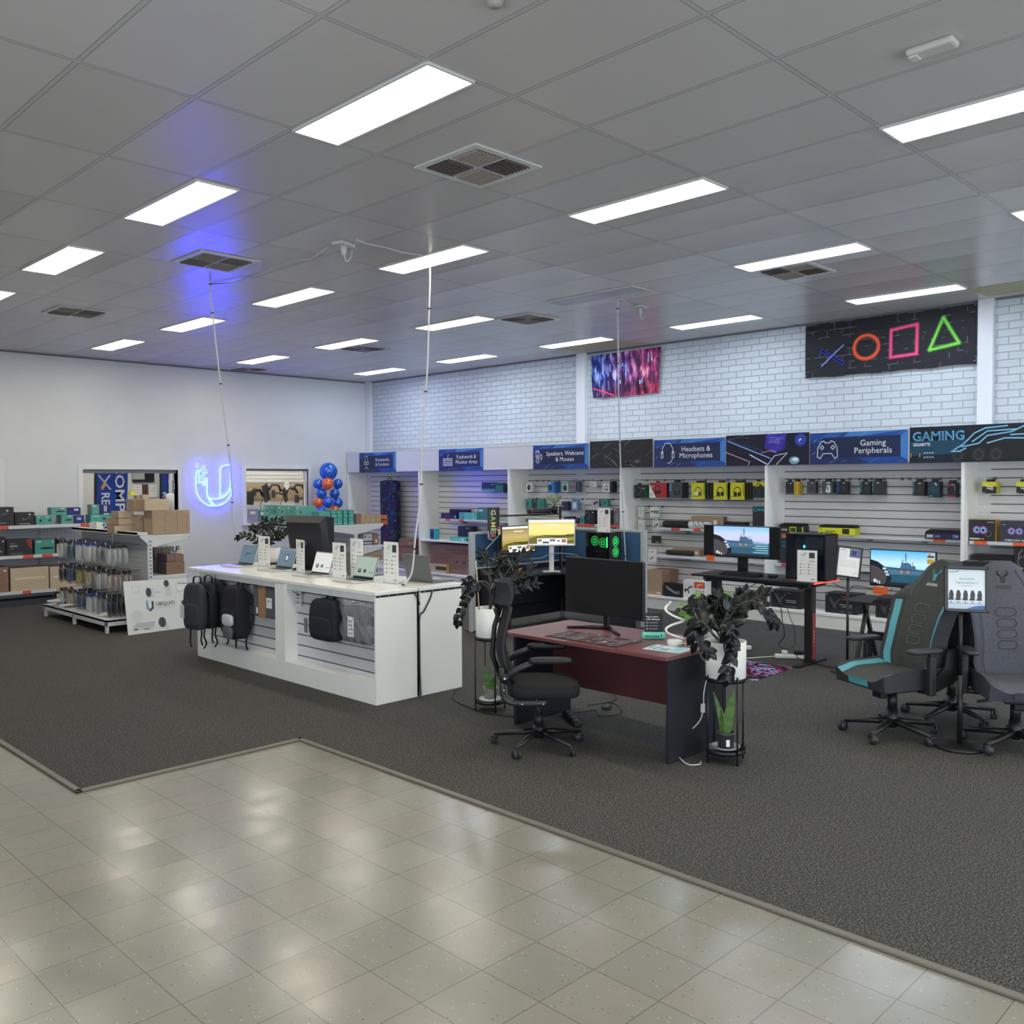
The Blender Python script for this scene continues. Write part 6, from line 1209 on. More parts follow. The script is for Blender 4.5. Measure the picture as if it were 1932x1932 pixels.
def site_pict(bg, word=None, dark=False):
    def f(mb, w_, h_, O):
        P = lambda pts: [(x*w_, y*h_) for x, y in pts]
        mb.rect(O, LU, LW_, 0, 0, w_, h_, lit(bg, .75), .001); ink = lit('#26282c', .6)
        if word == 'script':
            mb.stroke(P([(.3, .5), (.42, .62), (.36, .46), (.3, .42), (.46, .52), (.5, .6), (.52, .5), (.58, .56), (.62, .52), (.8, .6)]), O, LU, LW_, .005, ink, .002); mb.stroke(P([(.34, .36), (.38, .42)]), O, LU, LW_, .005, ink, .002); return
        if word == 'box':
            mb.rect(O, LU, LW_, 0, .9*h_, w_, h_, lit('#8fa0b0', .6), .0015); mb.stroke(P([(.46, .35), (.62, .35), (.62, .68), (.5, .68), (.46, .62)]), O, LU, LW_, .006, ink, .002, True); mb.flat(P([(.49, .38), (.6, .38), (.6, .6), (.49, .6)]), O, LU, LW_, lit('#d8e0e6', .8), .002); mb.rect(O, LU, LW_, 0, 0, w_, .06*h_, lit('#5f7080', .5), .0015); return
        mb.stroke(P([(.2, .4), (.2, .26), (.3, .26), (.3, .4)]), O, LU, LW_, .014, ink, .002); mb.rect(O, LU, LW_, .45*w_, .24*h_, .58*w_, .4*h_, lit('#2f8f5a' if not dark else '#3a4a48', .7), .002)
        for k in range(3): mb.rect(O, LU, LW_, (.74+.07*k)*w_, .24*h_, (.78+.07*k)*w_, .28*h_, ink, .002)
        mb.rect(O, LU, LW_, .1*w_, .12*h_, .6*w_, .13*h_, lit('#8f9aa0', .6), .002); mb.stroke(P([(.12, .8), (.15, .82)]), O, LU, LW_, .003, ink, .002)
        if dark: mb.rect(O, LU, LW_, 0, 0, w_, .06*h_, lit('#33404a', .5), .0015)
    return f
# ================================================================ laptops, spec cards on the counters
CT = .9485
def laptop(x, y, rz, label, pict, body='#c9cacc', lid_deg=108, w_=.315, d=.22, lid=None):
    r = thing('laptop', label, 'laptop', (x, y, CT), rz, 'laptops on the counters')     # hinge at local y = 0, keyboard towards -y
    bm_ = mat(body, .35, .4); mb = MB(); mb.box(-w_/2, -d, 0, w_/2, 0, .016, bm_, .004); o = part('laptop_base', mb, r)
    mb = MB(); mb.rect((0, 0, .016), LU, V((0, 1, 0)), -w_*.44, -d*.48, w_*.44, -d*.06, mat('#4a4d52', .5), .0008)
    for j in range(5):
        for i in range(12): mb.rect((0, 0, .016), LU, V((0, 1, 0)), -w_*.43+w_*.86*i/12+.001, -d*.47+d*.4*j/5+.001, -w_*.43+w_*.86*(i+1)/12-.001, -d*.47+d*.4*(j+1)/5-.001, mat('#2c2e32', .5), .0014)
    part('laptop_keys', mb, o); mb = MB(); mb.rect((0, 0, .016), LU, V((0, 1, 0)), -.05, -d*.92, .05, -d*.56, mat('#b4b6b9', .3), .0008); part('touchpad', mb, o)
    a = math.radians(lid_deg-90); mb = MB(); mb.box(-w_/2, 0, 0, w_/2, .008, d, mat(lid or body, .35, .4), .003); l_ = part('lid', mb, r, loc=(0, -.004, .014), rot=(-a, 0, 0))
    mb = MB(); mb.rect((0, 0, 0), LU, LW_, -w_/2+.004, .004, w_/2-.004, d-.004, BLKG, .0008); b = MB(); 
    pict(mb, w_-.016, d-.026, (-w_/2+.008, -.001, .018)) if pict else None
    part('screen', mb, l_); return r
laptop(4.99, 9.06, -PI/2, 'silver laptop at the far end of the counter, blue-grey script screen', site_pict('#5f7688', 'script'))
laptop(5.02, 8.33, -PI/2, 'silver laptop second from the far end, grey screen with a box picture', site_pict('#6a7d8c', 'box'))
laptop(4.955, 7.56, -PI/2, 'silver laptop with a white screen, left of the double spec cards', site_pict('#e4e6e2'))
laptop(4.94, 6.84, -PI/2, 'silver laptop with a pale green screen, nearest on the counter', site_pict('#a9bcae', None, True))
laptop(5.235, 6.38, PI/2, 'grey laptop seen from behind at the near end of the rear counter', site_pict('#7f8f9a', 'box'), '#6a6c6f', 106, .36, .25, '#6f7174')
laptop(5.19, 7.28, PI/2, 'grey laptop seen from behind, half hidden by the pale green screen', site_pict('#7f8f9a', 'box'), '#6a6c6f', 112, .34, .24, '#6f7174')
def spec_card(x, y, z, rz, label, w_=.2, h_=.33, pic='#3a3e42', deep=.09):
    r = thing('spec_card', label, 'spec card', (x, y, z), rz, 'printed spec cards on stands')
    mb = MB(); mb.box(-w_/2, -.002, 0.004, w_/2, .002, h_, mat('#ececea', .35), .0008); O = (0, -.002, 0)
    R = lambda a, b, c, d, m: mb.rect(O, LU, LW_, -w_/2+a*w_, b*h_, -w_/2+c*w_, d*h_, m, .001)
    R(.6, .75, .88, .93, mat(pic, .4)); mb.stroke([(-w_/2+.2*w_, .87*h_), (-w_/2+.32*w_, .83*h_), (-w_/2+.42*w_, .93*h_)], O, LU, LW_, .004, INK, .0014); mb.stroke([(-w_/2+.34*w_, .85*h_), (-w_/2+.46*w_, .9*h_)], O, LU, LW_, .003, INK, .0016)
    for k, q in enumerate((.8, .72, .66)): R(.12, q, .12+.3-.05*k, q+.008, INKL)
    for k in range(3): R(.62+.1*k, .64, .67+.1*k, .67, INK)
    for k in range(4):
        for u in (.14, .54): R(u, .54-.1*k, u+.07, .57-.1*k, INK); R(u+.11, .55-.1*k, u+.3, .558-.1*k, INKL)
    R(.7, .06, .9, .1, INKL); part('printed_sheet', mb, r)
    mb = MB(); mb.box(-w_/2-.01, -.015, 0, w_/2+.01, deep, .004, mat('#d9dcde', .15, alpha=.7, name='acrylic')); part('stand_foot', mb, r); return r
spec_card(5.06, 8.79, CT, -PI/2+.1, 'white spec card standing in front of the counter plant pot'); spec_card(4.98, 7.95, CT, -PI/2-.15, 'narrow white spec card left of the white laptop screen')
spec_card(4.93, 7.2, CT, -PI/2, 'white spec card, front one of the double pair', .215, .335); spec_card(5.08, 7.13, CT, -PI/2, 'white spec card, rear one of the double pair', .2, .37, '#dcdcda'); spec_card(4.995, 6.49, CT, -PI/2, 'white spec card near the grey laptop at the counter end', .21, .37)
# all-in-one seen from behind on the rear counter
r = thing('desktop_computer', 'large black all-in-one computer seen from behind on the rear counter', 'computer', (5.3, 8.2, CT), PI/2+.22)
mb = MB(); mb.prism([(0, 0), (.0, .5), (.12, .52), (.03, .0)], (-.29, .0, .04), (0, 1, 0), (0, 0, 1), mat('#24242e', .4), .58) ; part('housing', mb, r)
mb = MB(); mb.add([(-.29, .03, .04), (.29, .03, .04), (.29, .12, .56), (-.29, .12, .56), (-.22, .075, .08), (.22, .075, .08), (.24, .16, .49), (-.24, .16, .49)], [(4, 5, 1, 0), (5, 6, 2, 1), (6, 7, 3, 2), (7, 4, 0, 3), (7, 6, 5, 4)], mat('#22222c', .4)); mb.lathe([(0, 0), (.018, 0), (.018, .004), (0, .004)], (0, .122, .27), mat('#4a4a55', .3), 14, 'y'); part('rear_shell', mb, r)
mb = MB(); mb.rect((0, 0, .04), LU, LW_, -.28, .01, .28, .49, mat('#2f3a48', .25), .001); part('screen', mb, r)
mb = MB(); mb.box(-.12, .01, .002, .12, .2, .014, BLACK, .004); mb.box(-.05, .06, .012, .05, .1, .16, BLACK, .006); part('stand_base', mb, r)
# ================================================================ plants
ZZ = mat('#0c0f10', .28, spec=.3, coat=.0, name='raven_leaf'); ZZ2 = mat('#1f2521', .35, spec=.5, name='raven_leaf_young'); ZG = mat('#5f8a36', .4, name='green_leaf'); STEM = mat('#3a3c34', .5, name='dark_stem'); SOIL = noisy('soil', '#2a221c', '#4a3e32', 60, .9)
def leaf(mb, p, d, n, L, W, m):
    """pointed oval leaf from p along d, face normal n, folded on its midrib"""
    d = d.normalized(); s_ = d.cross(n); s_ = s_.normalized() if s_.length > 1e-5 else d.orthogonal().normalized(); n = s_.cross(d); vs = []; k = 6
    for i in range(k+1):
        t_ = i/k; w_ = W*.5*math.sin(PI*min(1, t_**.8))*(1 if t_ < .98 else 0); c = p+d*(L*t_)-n*(L*.16*t_*t_)
        vs += [c-s_*w_+n*w_*.3, c, c+s_*w_+n*w_*.3]
    fs = []
    for i in range(k): fs += [(3*i, 3*i+1, 3*i+4, 3*i+3), (3*i+1, 3*i+2, 3*i+5, 3*i+4)]
    mb.add(vs, fs, m, True)
def frond(root, pts, n, L, W, m, start=.35, r0=.009, seed=1, droop=0, tip=True):
    """one stem with paired leaflets, as a single frond part (points local to root)"""
    q = random.Random(seed); P = spline(pts, 8); N = len(P); mb = MB()
    mb.tube(P, [r0*(1-.7*i/(N-1)) for i in range(N)], STEM, 6)
    for k in range(n):
        f = start+(1-start)*k/max(n-1, 1); i = min(int(f*(N-1)), N-2); t_ = (P[i+1]-P[i]).normalized(); up = V((-.7+q.uniform(-.5, .5), -.7+q.uniform(-.5, .5), q.uniform(.1, .6))).normalized()
        sd = t_.cross(up).normalized()
        for s_ in (-1, 1):
            d = (t_*.75+sd*s_*q.uniform(.7, 1.1)+V((0, 0, q.uniform(-.15, .35)-droop))); leaf(mb, P[i], d, up+V((q.uniform(-.4, .4), q.uniform(-.4, .4), q.uniform(-.2, .4))), L*q.uniform(.8, 1.1)*(1-.25*f), W*q.uniform(.85, 1.1)*(1-.2*f), m if q.random() > .12 else ZZ2)
    if tip: leaf(mb, P[-1], (P[-1]-P[-2]).normalized()+V((0, 0, -droop)), V((-.6, -.6, .5)), L*.8, W*.7, m)
    return part('frond', mb, root)
def pot_plant(name, label, loc, r_, h_, potm, cat='potted plant', saucer=True, soil=True):
    root = thing(name, label, cat, loc); mb = MB()
    mb.lathe([(0, 0), (r_*.93, 0), (r_*.98, .012), (r_, h_), (r_*.93, h_), (r_*.9, h_-.03)], (0, 0, 0), potm, 36); part('pot', mb, root)
    mb = MB(); mb.lathe([(0, h_-.032), (r_*.9, h_-.036)], (0, 0, 0), SOIL, 24); part('soil', mb, root)
    if saucer: mb = MB(); mb.lathe([(0, -.012), (r_*1.25, -.012), (r_*1.35, .012), (r_*1.2, .002), (0, -.001)], (0, 0, 0), BLACK, 28); part('saucer', mb, root)
    return root
POTW = mat('#dedfdd', .4, name='pot_white')
def cpt(c, loc, dep=0):
    """pixel -> point of the plane facing the camera through c (dep = metres nearer), local to loc"""
    n = V((FW.x, FW.y, 0)).normalized(); C = V((c[0], c[1], 0))-n*dep
    def f(px, py):
        d = FW+RT*((px-966)/F_PX)-UP*((py-966)/F_PX); k = (C-EYE).dot(n)/d.dot(n); return EYE+d*k-V(loc)
    return f
# counter plant
loc = (5.3, 9.05, CT+.013); root = pot_plant('potted_plant', 'dark leaved plant in a round white pot on the laptop counter', loc, .1, .17, POTW); f = cpt(loc, loc)
for i, (pts, dp) in enumerate((([(498, 1030), (478, 1017), (462, 1010), (450, 1014)], .05), ([(500, 1030), (490, 1005), (484, 999), (477, 996)], .1), ([(501, 1030), (499, 1005), (500, 985), (499, 982)], 0), ([(502, 1030), (506, 1000), (514, 984), (530, 982)], .03), ([(503, 1030), (512, 1008), (525, 1000), (538, 1004)], .08), ([(503, 1030), (508, 1005), (512, 992), (516, 986)], -.1), ([(505, 1030), (516, 1018), (530, 1012), (540, 1005)], -.05))):
    F_ = cpt(loc, loc, dp); frond(root, [(0, 0, .14)]+[F_(*p) for p in pts], 9, .085, .04, ZZ, .3, .007, i)
# the plant stands
def plant_stand(loc, rr, hh, label):
    r = thing('plant_stand', label, 'plant stand', loc, 0, 'black wire plant stands')
    for k in range(4):
        a = PI/4+.35+k*PI/2; x, y = rr*math.cos(a), rr*math.sin(a); mb = MB(); mb.tube([(x, y, 0), (x, y, hh+.03)], .006, BLKM, 8); part('leg', mb, r)
    for z in (.06, hh-.014):
        mb = MB(); mb.lathe([(0, z), (rr-.007, z), (rr-.004, z+.028), (rr-.006, z+.028), (rr-.01, z+.004), (0, z+.004)], (0, 0, 0), BLKM, 28); part('tray' if z < .3 else 'ring_shelf', mb, r)
    return r
plant_stand((5.06, 5.29, .0085), .125, .585, 'black wire plant stand left of the mesh office chair')
plant_stand((5.2, 3.2, .0085), .135, .545, 'black wire plant stand at the near corner of the red desk')
loc = (5.06, 5.29, .588); root = pot_plant('potted_plant', 'tall dark plant in a white pot behind the office chair headrest', loc, .114, .25, POTW, saucer=False)
def stems(loc, root, rows, base):
    for i, (pts, dp, n, L, W, st, dr) in enumerate(rows):
        F_ = cpt(loc, loc, dp); frond(root, [base]+[F_(*p) for p in pts], int(n*1.2), L*1.25, W*1.2, ZZ, st, .009, 20+i, dr)
stems(loc, root, [([(925, 1110), (915, 1098), (902, 1100), (885, 1120), (872, 1145), (864, 1172)], .1, 7, .07, .05, .5, .35), ([(928, 1120), (925, 1090), (918, 1065), (910, 1048)], .0, 3, .085, .045, .72, 0), ([(935, 1120), (950, 1090), (970, 1062), (992, 1045)], -.05, 10, .085, .026, .3, 0), ([(935, 1120), (960, 1100), (985, 1085), (1003, 1072)], .02, 10, .08, .026, .35, 0),
    ([(932, 1110), (938, 1080), (948, 1062), (960, 1050)], -.1, 7, .08, .028, .4, 0), ([(936, 1120), (965, 1110), (988, 1105), (1010, 1100)], .02, 6, .07, .028, .5, .2), ([(930, 1115), (922, 1085), (930, 1060), (944, 1048)], .08, 4, .08, .045, .5, 0), ([(926, 1118), (902, 1095), (890, 1094), (880, 1098)], -.08, 4, .06, .034, .5, .1)], (0, 0, .22))
mb = MB(); F_ = cpt(loc, loc, .08); a = F_(904, 1150); b = F_(898, 1058); mb.tube([a, b], .005, mat('#cdbb96', .6), 6); part('cane_stake', mb, root)
loc = (5.2, 3.2, .548); root = pot_plant('potted_plant', 'large dark glossy plant in a white pot beside the red desk', loc, .132, .255, POTW, saucer=False)
stems(loc, root, [([(1345, 1195), (1330, 1165), (1318, 1150), (1309, 1148)], .12, 4, .085, .055, .45, .1), ([(1348, 1200), (1332, 1180), (1318, 1172), (1312, 1190), (1316, 1215), (1335, 1228)], .2, 8, .09, .06, .25, .25), ([(1362, 1190), (1368, 1165), (1375, 1150), (1380, 1142)], .0, 5, .085, .055, .3, 0), ([(1366, 1195), (1380, 1160), (1400, 1138), (1425, 1135), (1445, 1148), (1460, 1172)], .0, 9, .08, .05, .35, .25), ([(1370, 1200), (1377, 1190), (1378, 1205), (1380, 1235), (1372, 1275)], .19, 9, .085, .055, .3, .35),
    ([(1360, 1195), (1352, 1165), (1352, 1145), (1356, 1128)], -.05, 5, .085, .055, .3, 0), ([(1365, 1195), (1385, 1165), (1395, 1140), (1402, 1122)], -.1, 6, .085, .05, .3, 0), ([(1355, 1195), (1340, 1170), (1336, 1145), (1330, 1140)], -.05, 4, .085, .055, .4, 0), ([(1368, 1195), (1400, 1150), (1425, 1130), (1440, 1118)], -.12, 6, .075, .045, .45, .1)], (0, 0, .22))
# small plants on the lower trays
def blades(root, rows, h0):
    for i, (dx, dy, h_, w_, lean) in enumerate(rows):
        mb = MB(); q = 7
        fr = lambda u, v, s_=1: (dx+lean[0]*v*v+(u-.5)*w_*math.sin(PI*min(1, .15+.85*v) if v < .9 else PI*(.915+.085*(v-.9)/.1))*.71, dy+lean[1]*v*v-(u-.5)*w_*math.sin(PI*min(1, .15+.85*v) if v < .9 else PI*(.915+.085*(v-.9)/.1))*.71, h0+h_*v)
        mb.grid(fr, 2, 10, None, True, lambda u, v: GB1 if int(v*9) % 2 else GB2); mb.grid(lambda u, v: tuple(V(fr(u, v))+V((.003, .003, 0))), 2, 10, None, True, lambda u, v: GB1, True); part('leaf', mb, root)
GB1, GB2 = mat('#4a6a30', .4, name='blade_green'), mat('#56783a', .4, name='blade_green_light')
loc = (5.055, 5.28, .098); root = thing('potted_plant', 'small green bladed plant in a clear plastic pot on the left plant stand', 'potted plant', loc)
mb = MB(); mb.lathe([(0, .004), (.05, .004), (.062, .1), (.064, .1)], (0, 0, 0), mat('#c9cfc8', .15, alpha=.35, name='clear_pot'), 24); part('pot', mb, root); mb = MB(); mb.lathe([(0, .005), (.047, .006), (.056, .075), (0, .08)], (0, 0, 0), noisy('bark_mix', '#4a3a2c', '#8f8878', 70, .9), 24); part('soil', mb, root); mb = MB(); mb.lathe([(0, 0), (.09, 0), (.095, .008), (0, .003)], (0, 0, 0), mat('#c4c8c4', .3), 24); part('saucer', mb, root)
blades(root, [(-.01, .01, .22, .075, (-.03, .03)), (.015, -.01, .12, .05, (.02, -.02)), (.02, .0, .17, .03, (.05, -.05)), (0, 0, .1, .05, (.0, -.04))], .07)
loc = (5.195, 3.195, .098); root = thing('potted_plant', 'green snake plant in a dark grey pot on the right plant stand', 'potted plant', loc)
mb = MB(); mb.lathe([(0, .006), (.05, .006), (.056, .09), (.063, .092), (.063, .105), (.055, .105), (.052, .085)], (0, 0, 0), mat('#3f4448', .6), 24); a = V((-.04, -.04, .04)); mb.rect(a*1.02, (.7, -.7, 0), LW_, -.012, -.02, .012, .025, PAPER, .004); part('pot', mb, root); mb = MB(); mb.lathe([(0, .09), (.053, .086)], (0, 0, 0), SOIL, 20); part('soil', mb, root); mb = MB(); mb.lathe([(0, 0), (.085, 0), (.095, .014), (.09, .014), (.08, .004), (0, .003)], (0, 0, 0), mat('#9a9c9a', .3), 24); part('saucer', mb, root)
blades(root, [(.01, -.01, .31, .062, (.03, -.03)), (-.02, .015, .3, .035, (-.045, .045)), (-.015, .01, .19, .045, (-.01, .01))], .08)
loc = tuple(on('z', .0085, 1345, 1190)); root = thing('potted_plant', 'bright green leafy plant on a dark round stand behind the large dark plant', 'potted plant', (6.2, 3.95, .0085))
mb = MB(); mb.lathe([(0, 0), (.12, 0), (.11, .55), (.13, .56), (.13, .58), (0, .58)], (0, 0, 0), mat('#3a3c40', .5), 20); mb.lathe([(0, .58), (.09, .58), (.1, .72), (0, .7)], (0, 0, 0), POTW, 20); part('pot', mb, root)
for i in range(9):
    a = i*.72; q = random.Random(i); frond(root, [(0, 0, .68), (.07*math.cos(a), .07*math.sin(a), .8), (.17*math.cos(a), .17*math.sin(a), .86+.03*(i % 3)), (.24*math.cos(a), .24*math.sin(a), .8)], 4, .075, .06, ZG, .4, .004, i, .1)
# ================================================================ the red desk
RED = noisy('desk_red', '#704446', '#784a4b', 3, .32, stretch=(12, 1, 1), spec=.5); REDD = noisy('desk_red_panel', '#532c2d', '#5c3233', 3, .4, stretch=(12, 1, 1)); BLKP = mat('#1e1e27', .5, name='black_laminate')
r = thing('office_desk', 'red brown office desk with black end panels and a large dark monitor', 'desk'); DZ = .7205
mb = MB(); mb.box(4.8, 3.385, DZ-.025, 5.6, 4.9, DZ, RED, .002); part('desktop', mb, r)
for y in (3.415, 4.81): mb = MB(); mb.box(4.87, y, .0085, 5.5, y+.025, DZ-.026, BLKP, .002); part('end_panel', mb, r)
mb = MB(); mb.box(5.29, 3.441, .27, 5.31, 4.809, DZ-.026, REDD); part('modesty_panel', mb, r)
monitor('large dark switched-off monitor on the red desk', (5.38, 4.37, DZ), -PI/2-.03, .78, .435, .105, None, neck=.05, vbase=True)
mb = MB(); M0 = [on('z', DZ+.003, *p) for p in ((1046, 1199), (1140, 1218.5), (1210, 1208), (1100, 1192))]; t = NT('mat_print', .7, .3); p = t.coord('Object', scale=(9, 16, 1)); n1 = t.n('TexNoise'); n1.inputs['Scale'].default_value = 1.2; n1.inputs['Detail'].default_value = 5; t.l(p, n1.inputs['Vector']); t.base(t.ramp(n1.outputs[0], [(.3, '#15161a'), (.42, '#3f2a30'), (.48, '#8a4a50'), (.52, '#26303a'), (.58, '#6f8f92'), (.63, '#1c1e24'), (.7, '#d8d8d4')]))
mb.box(4.87, 3.86, 0, 5.17, 4.5, .003, t.m, .001); mb.box(4.865, 3.855, 0, 5.175, 3.862, .0035, BLACK); mb.box(4.865, 4.498, 0, 5.175, 4.505, .0035, BLACK); mb.box(4.865, 3.855, 0, 4.872, 4.505, .0035, BLACK); solo('desk_mat', mb, 'patterned desk mat lying before the large dark monitor', 'desk mat', (0, 0, DZ+.0003))
# afterpay sign, spiral lamp, flyer
r = thing('payment_sign', 'small black payment sign in a teal holder on the red desk', 'sign', (5.30, 3.85, DZ), -.85)
mb = MB(); mb.box(-.085, -.02, 0, .085, .02, .055, mat('#6fd0bd', .3), .018); mb.text('afterpay', (0, -.02, 0), LU, LW_, -.062, .018, .017, mat('#17332e', .4), 'l', .001, True, .1); mb.flat([(.045, .03), (.058, .04), (.058, .02)], (0, -.02, 0), LU, LW_, mat('#17332e', .4), .001); part('holder', mb, r)
mb = MB(); mb.box(-.065, -.006, .05, .065, .002, .19, mat('#18191b', .4), .002); mb.text('Pay in store', (0, -.006, 0), LU, LW_, -.052, .158, .011, PAPER, 'l', .001, True, .085); mb.text('with Afterpay', (0, -.006, 0), LU, LW_, -.052, .14, .011, PAPER, 'l', .001, True, .095)
for k in range(3): mb.rect((0, -.006, 0), LU, LW_, -.052, .115-.022*k, -.042, .125-.022*k, INKL, .001); mb.rect((0, -.006, 0), LU, LW_, -.035, .118-.022*k, .03, .122-.022*k, INKL, .001)
part('card', mb, r)
r = thing('spiral_lamp', 'white spiral table lamp on the red desk', 'table lamp', (5.2, 3.6, DZ), 0)
mb = MB(); mb.lathe([(0, 0), (.052, 0), (.052, .035), (.048, .038), (0, .038)], (0, 0, 0), mat('#e2e2de', .3), 28); part('lamp_base', mb, r)
mb = MB(); P = []
for k in range(61):
    t_ = k/60; a = -.6-t_*2*PI*1.9; rr_ = .06*(1-.35*max(0, t_-.6)/.4); P.append((rr_*math.cos(a)-.035*max(0, t_-.75)/.25, rr_*math.sin(a)+.035*max(0, t_-.75)/.25, .045+.25*t_**1.15))
mb.tube(P, .0085, mat('#e8e8e4', .3), 8, flat=.8); part('spiral_arm', mb, r)
mb = MB(); mb.box(-.1, -.14, 0, .1, .14, .0008, mat('#d5e2ea', .5)); 
for k, (a, b, c, d, m) in enumerate(((-.08, -.12, .08, -.05, '#8fc0d4'), (-.07, -.03, .0, .04, '#6f9fc0'), (.02, -.02, .08, .05, '#e6eaec'), (-.08, .06, .08, .08, '#7f8fc0'), (-.06, .1, .05, .12, '#5fa8b8'))): mb.rect((0, 0, .0008), LU, V((0, 1, 0)), a, b, c, d, mat(m, .5), .0006+.0003*k)
solo('flyer', mb, 'pale blue flyer lying at the near corner of the red desk', 'flyer', (5.06, 3.56, DZ+.0003), .12)
def cable(pts, r_, m, label, name='power_cable', cat='cable', n=7, extra=None):
    mb = MB(); mb.tube(spline(pts, n), r_, m, 6)
    if extra: extra(mb)
    return solo(name, mb, label, cat)
WC = mat('#d5d5d2', .45, name='cable_white'); z_ = .013
Fq = cpt((5.2, 3.36), (0, 0, 0))
cable([(5.25, 3.58, DZ+.006), (5.45, 3.5, DZ+.006), (5.3, 3.36, DZ-.02), Fq(1329, 1300), Fq(1327, 1330), Fq(1320, 1360), Fq(1290, 1390), Fq(1272, 1412), (4.95, 3.34, .015), (5.0, 3.27, z_), (5.06, 3.3, z_)], .004, WC, 'white lamp cord with inline switch hanging at the desk end', extra=lambda m: m.box(*[c-.012 for c in Fq(1326, 1336)[:2]], Fq(1326, 1336)[2]-.03, *[c+.012 for c in Fq(1326, 1336)[:2]], Fq(1326, 1336)[2]+.03, WC, .004))
cable([(5.46, 4.7, .016), (5.62, 4.65, z_), (5.5, 4.5, z_), (5.7, 4.45, z_), (5.9, 4.7, z_), (5.7, 4.8, z_), (6.0, 4.75, z_), (6.15, 4.9, .06), (5.75, 4.4, .25), (5.62, 4.35, .5)], .004, BLACK, 'black tangled cables on the carpet behind the red desk')
mb = MB(); mb.box(-.2, -.03, 0, .2, .03, .035, BLACK, .008)
for k in range(4): mb.box(-.16+.09*k, -.018, .035, -.11+.09*k, .018, .045, DGREY, .004)
solo('power_strip', mb, 'black power strip lying under the red desk', 'power strip', (5.25, 4.58, .009), .95)
mb = MB(); mb.box(-.05, -.03, 0, .05, .03, .03, mat('#1f2a28', .5), .006); solo('power_adapter', mb, 'small dark power adapter in the cable tangle', 'adapter', (5.72, 4.62, .009), .4)
# ================================================================ chairs on five-star bases
def star_base(r, hub_h, rad, a0, m, n=5, wheel=.03, arm=.022):
    mb = MB(); mb.lathe([(0, .07), (.035, .07), (.045, .1), (.04, hub_h), (0, hub_h)], (0, 0, 0), m, 16); part('hub', mb, r)
    for k in range(n):
        a = a0+2*PI*k/n; c, s_ = math.cos(a), math.sin(a); mb = MB()
        mb.tube([(.03*c, .03*s_, .115), (.12*c, .12*s_, .105), (rad*c, rad*s_, .078)], [arm*1.35, arm*1.15, arm*.75], m, 8, flat=.75, up=(0, 0, 1)); b = part('leg', mb, r)
        mb = MB(); x, y = rad*c, rad*s_; t_ = a+1.1+k; ct, st = math.cos(t_), math.sin(t_)
        mb.cyl((x, y, .08), (x, y, wheel+.02), .01, m, seg=8)
        for q in (-.014, .014):
            p0 = (x-st*q-st*.008+ct*.012, y+ct*q+ct*.008+st*.012, wheel+.0085); p1 = (x-st*q+st*.008+ct*.012, y+ct*q-ct*.008+st*.012, wheel+.0085); mb.cyl(p0, p1, wheel, mat('#303136', .5), seg=16)
        mb.box(x-.02, y-.02, wheel+.01, x+.02, y+.02, wheel*2+.016, m, .008); part('caster', mb, b)
MESH = noisy('chair_mesh', '#17181b', '#232428', 260, .8); FABK = noisy('seat_fabric', '#17181a', '#222326', 120, .9)
r = thing('office_chair', 'black mesh office chair with headrest at the red desk', 'chair', (4.585, 4.305, 0), -PI/4)
star_base(r, .16, .32, math.radians(239), BLKM)
mb = MB(); mb.cyl((0, 0, .15), (0, 0, .24), .03, BLACK); mb.cyl((0, 0, .24), (0, 0, .37), .016, CHROME); part('gas_lift', mb, r)
mb = MB(); mb.box(-.1, -.08, .355, .1, .08, .395, BLACK, .01); mb.tube([(.0, -.07, .37), (.0, -.2, .34), (-.02, -.22, .32)], .007, BLACK, 6); mb.cyl((.13, 0, .36), (.2, 0, .36), .02, BLACK); part('tilt_mechanism', mb, r)
mb = MB(); mb.sball((.03, 0, .435), (.5, .5, .105), FABK, .42, 28, 12, lambda x, y, z: (x, y*(1-.06*(x > 0)*x), z-(.35*max(0, x-.6)))); part('seat', mb, r)
def bprof(v): return -.2-.035*math.sin(v*PI*1.1+.3)*1.6+.0*v-.06*v
bf = lambda u, v: (bprof(v)+.045*(2*u-1)**2, (u-.5)*(.44-.07*v*v-.04*(1-v)), .5+.5*v)
mb = MB(); mb.slab(bf, lambda u, v: tuple(V(bf(u, v))-V((.014, 0, 0))), 12, 14, MESH); o = part('backrest', mb, r)
mb = MB(); E_ = [bf(0, k/10) for k in range(11)]+[bf(k/6, 1) for k in range(1, 6)]+[bf(1, 1-k/10) for k in range(11)]+[bf(1-k/6, 0) for k in range(1, 6)]; mb.tube([tuple(V(p)-V((.008, 0, 0))) for p in E_], .014, BLACK, 8, True); mb.tube([(bprof(0)-.03, 0, .45), (bprof(.3)-.05, 0, .65), (bprof(.7)-.04, 0, .85), (bprof(1)-.03, 0, 1.0)], .018, BLACK, 8); part('back_frame', mb, o)
mb = MB(); hf = lambda u, v: (-.19+.1*(1-(2*u-1)**2)*-1+.02*math.sin(v*PI), (u-.5)*.34, 1.02+.15*v); mb.slab(hf, lambda u, v: tuple(V(hf(u, v))-V((.022, 0, 0))), 12, 8, noisy('headrest_fabric', '#2a2b2f', '#34353a', 120, .8)); h_ = part('headrest', mb, r)
mb = MB(); mb.tube([(-.27, 0, .96), (-.32, 0, 1.04), (-.31, 0, 1.09)], .016, BLACK, 8); mb.tube([(-.31, -.12, 1.13), (-.33, 0, 1.08), (-.31, .12, 1.13)], .011, BLACK, 6); part('headrest_bracket', mb, h_)
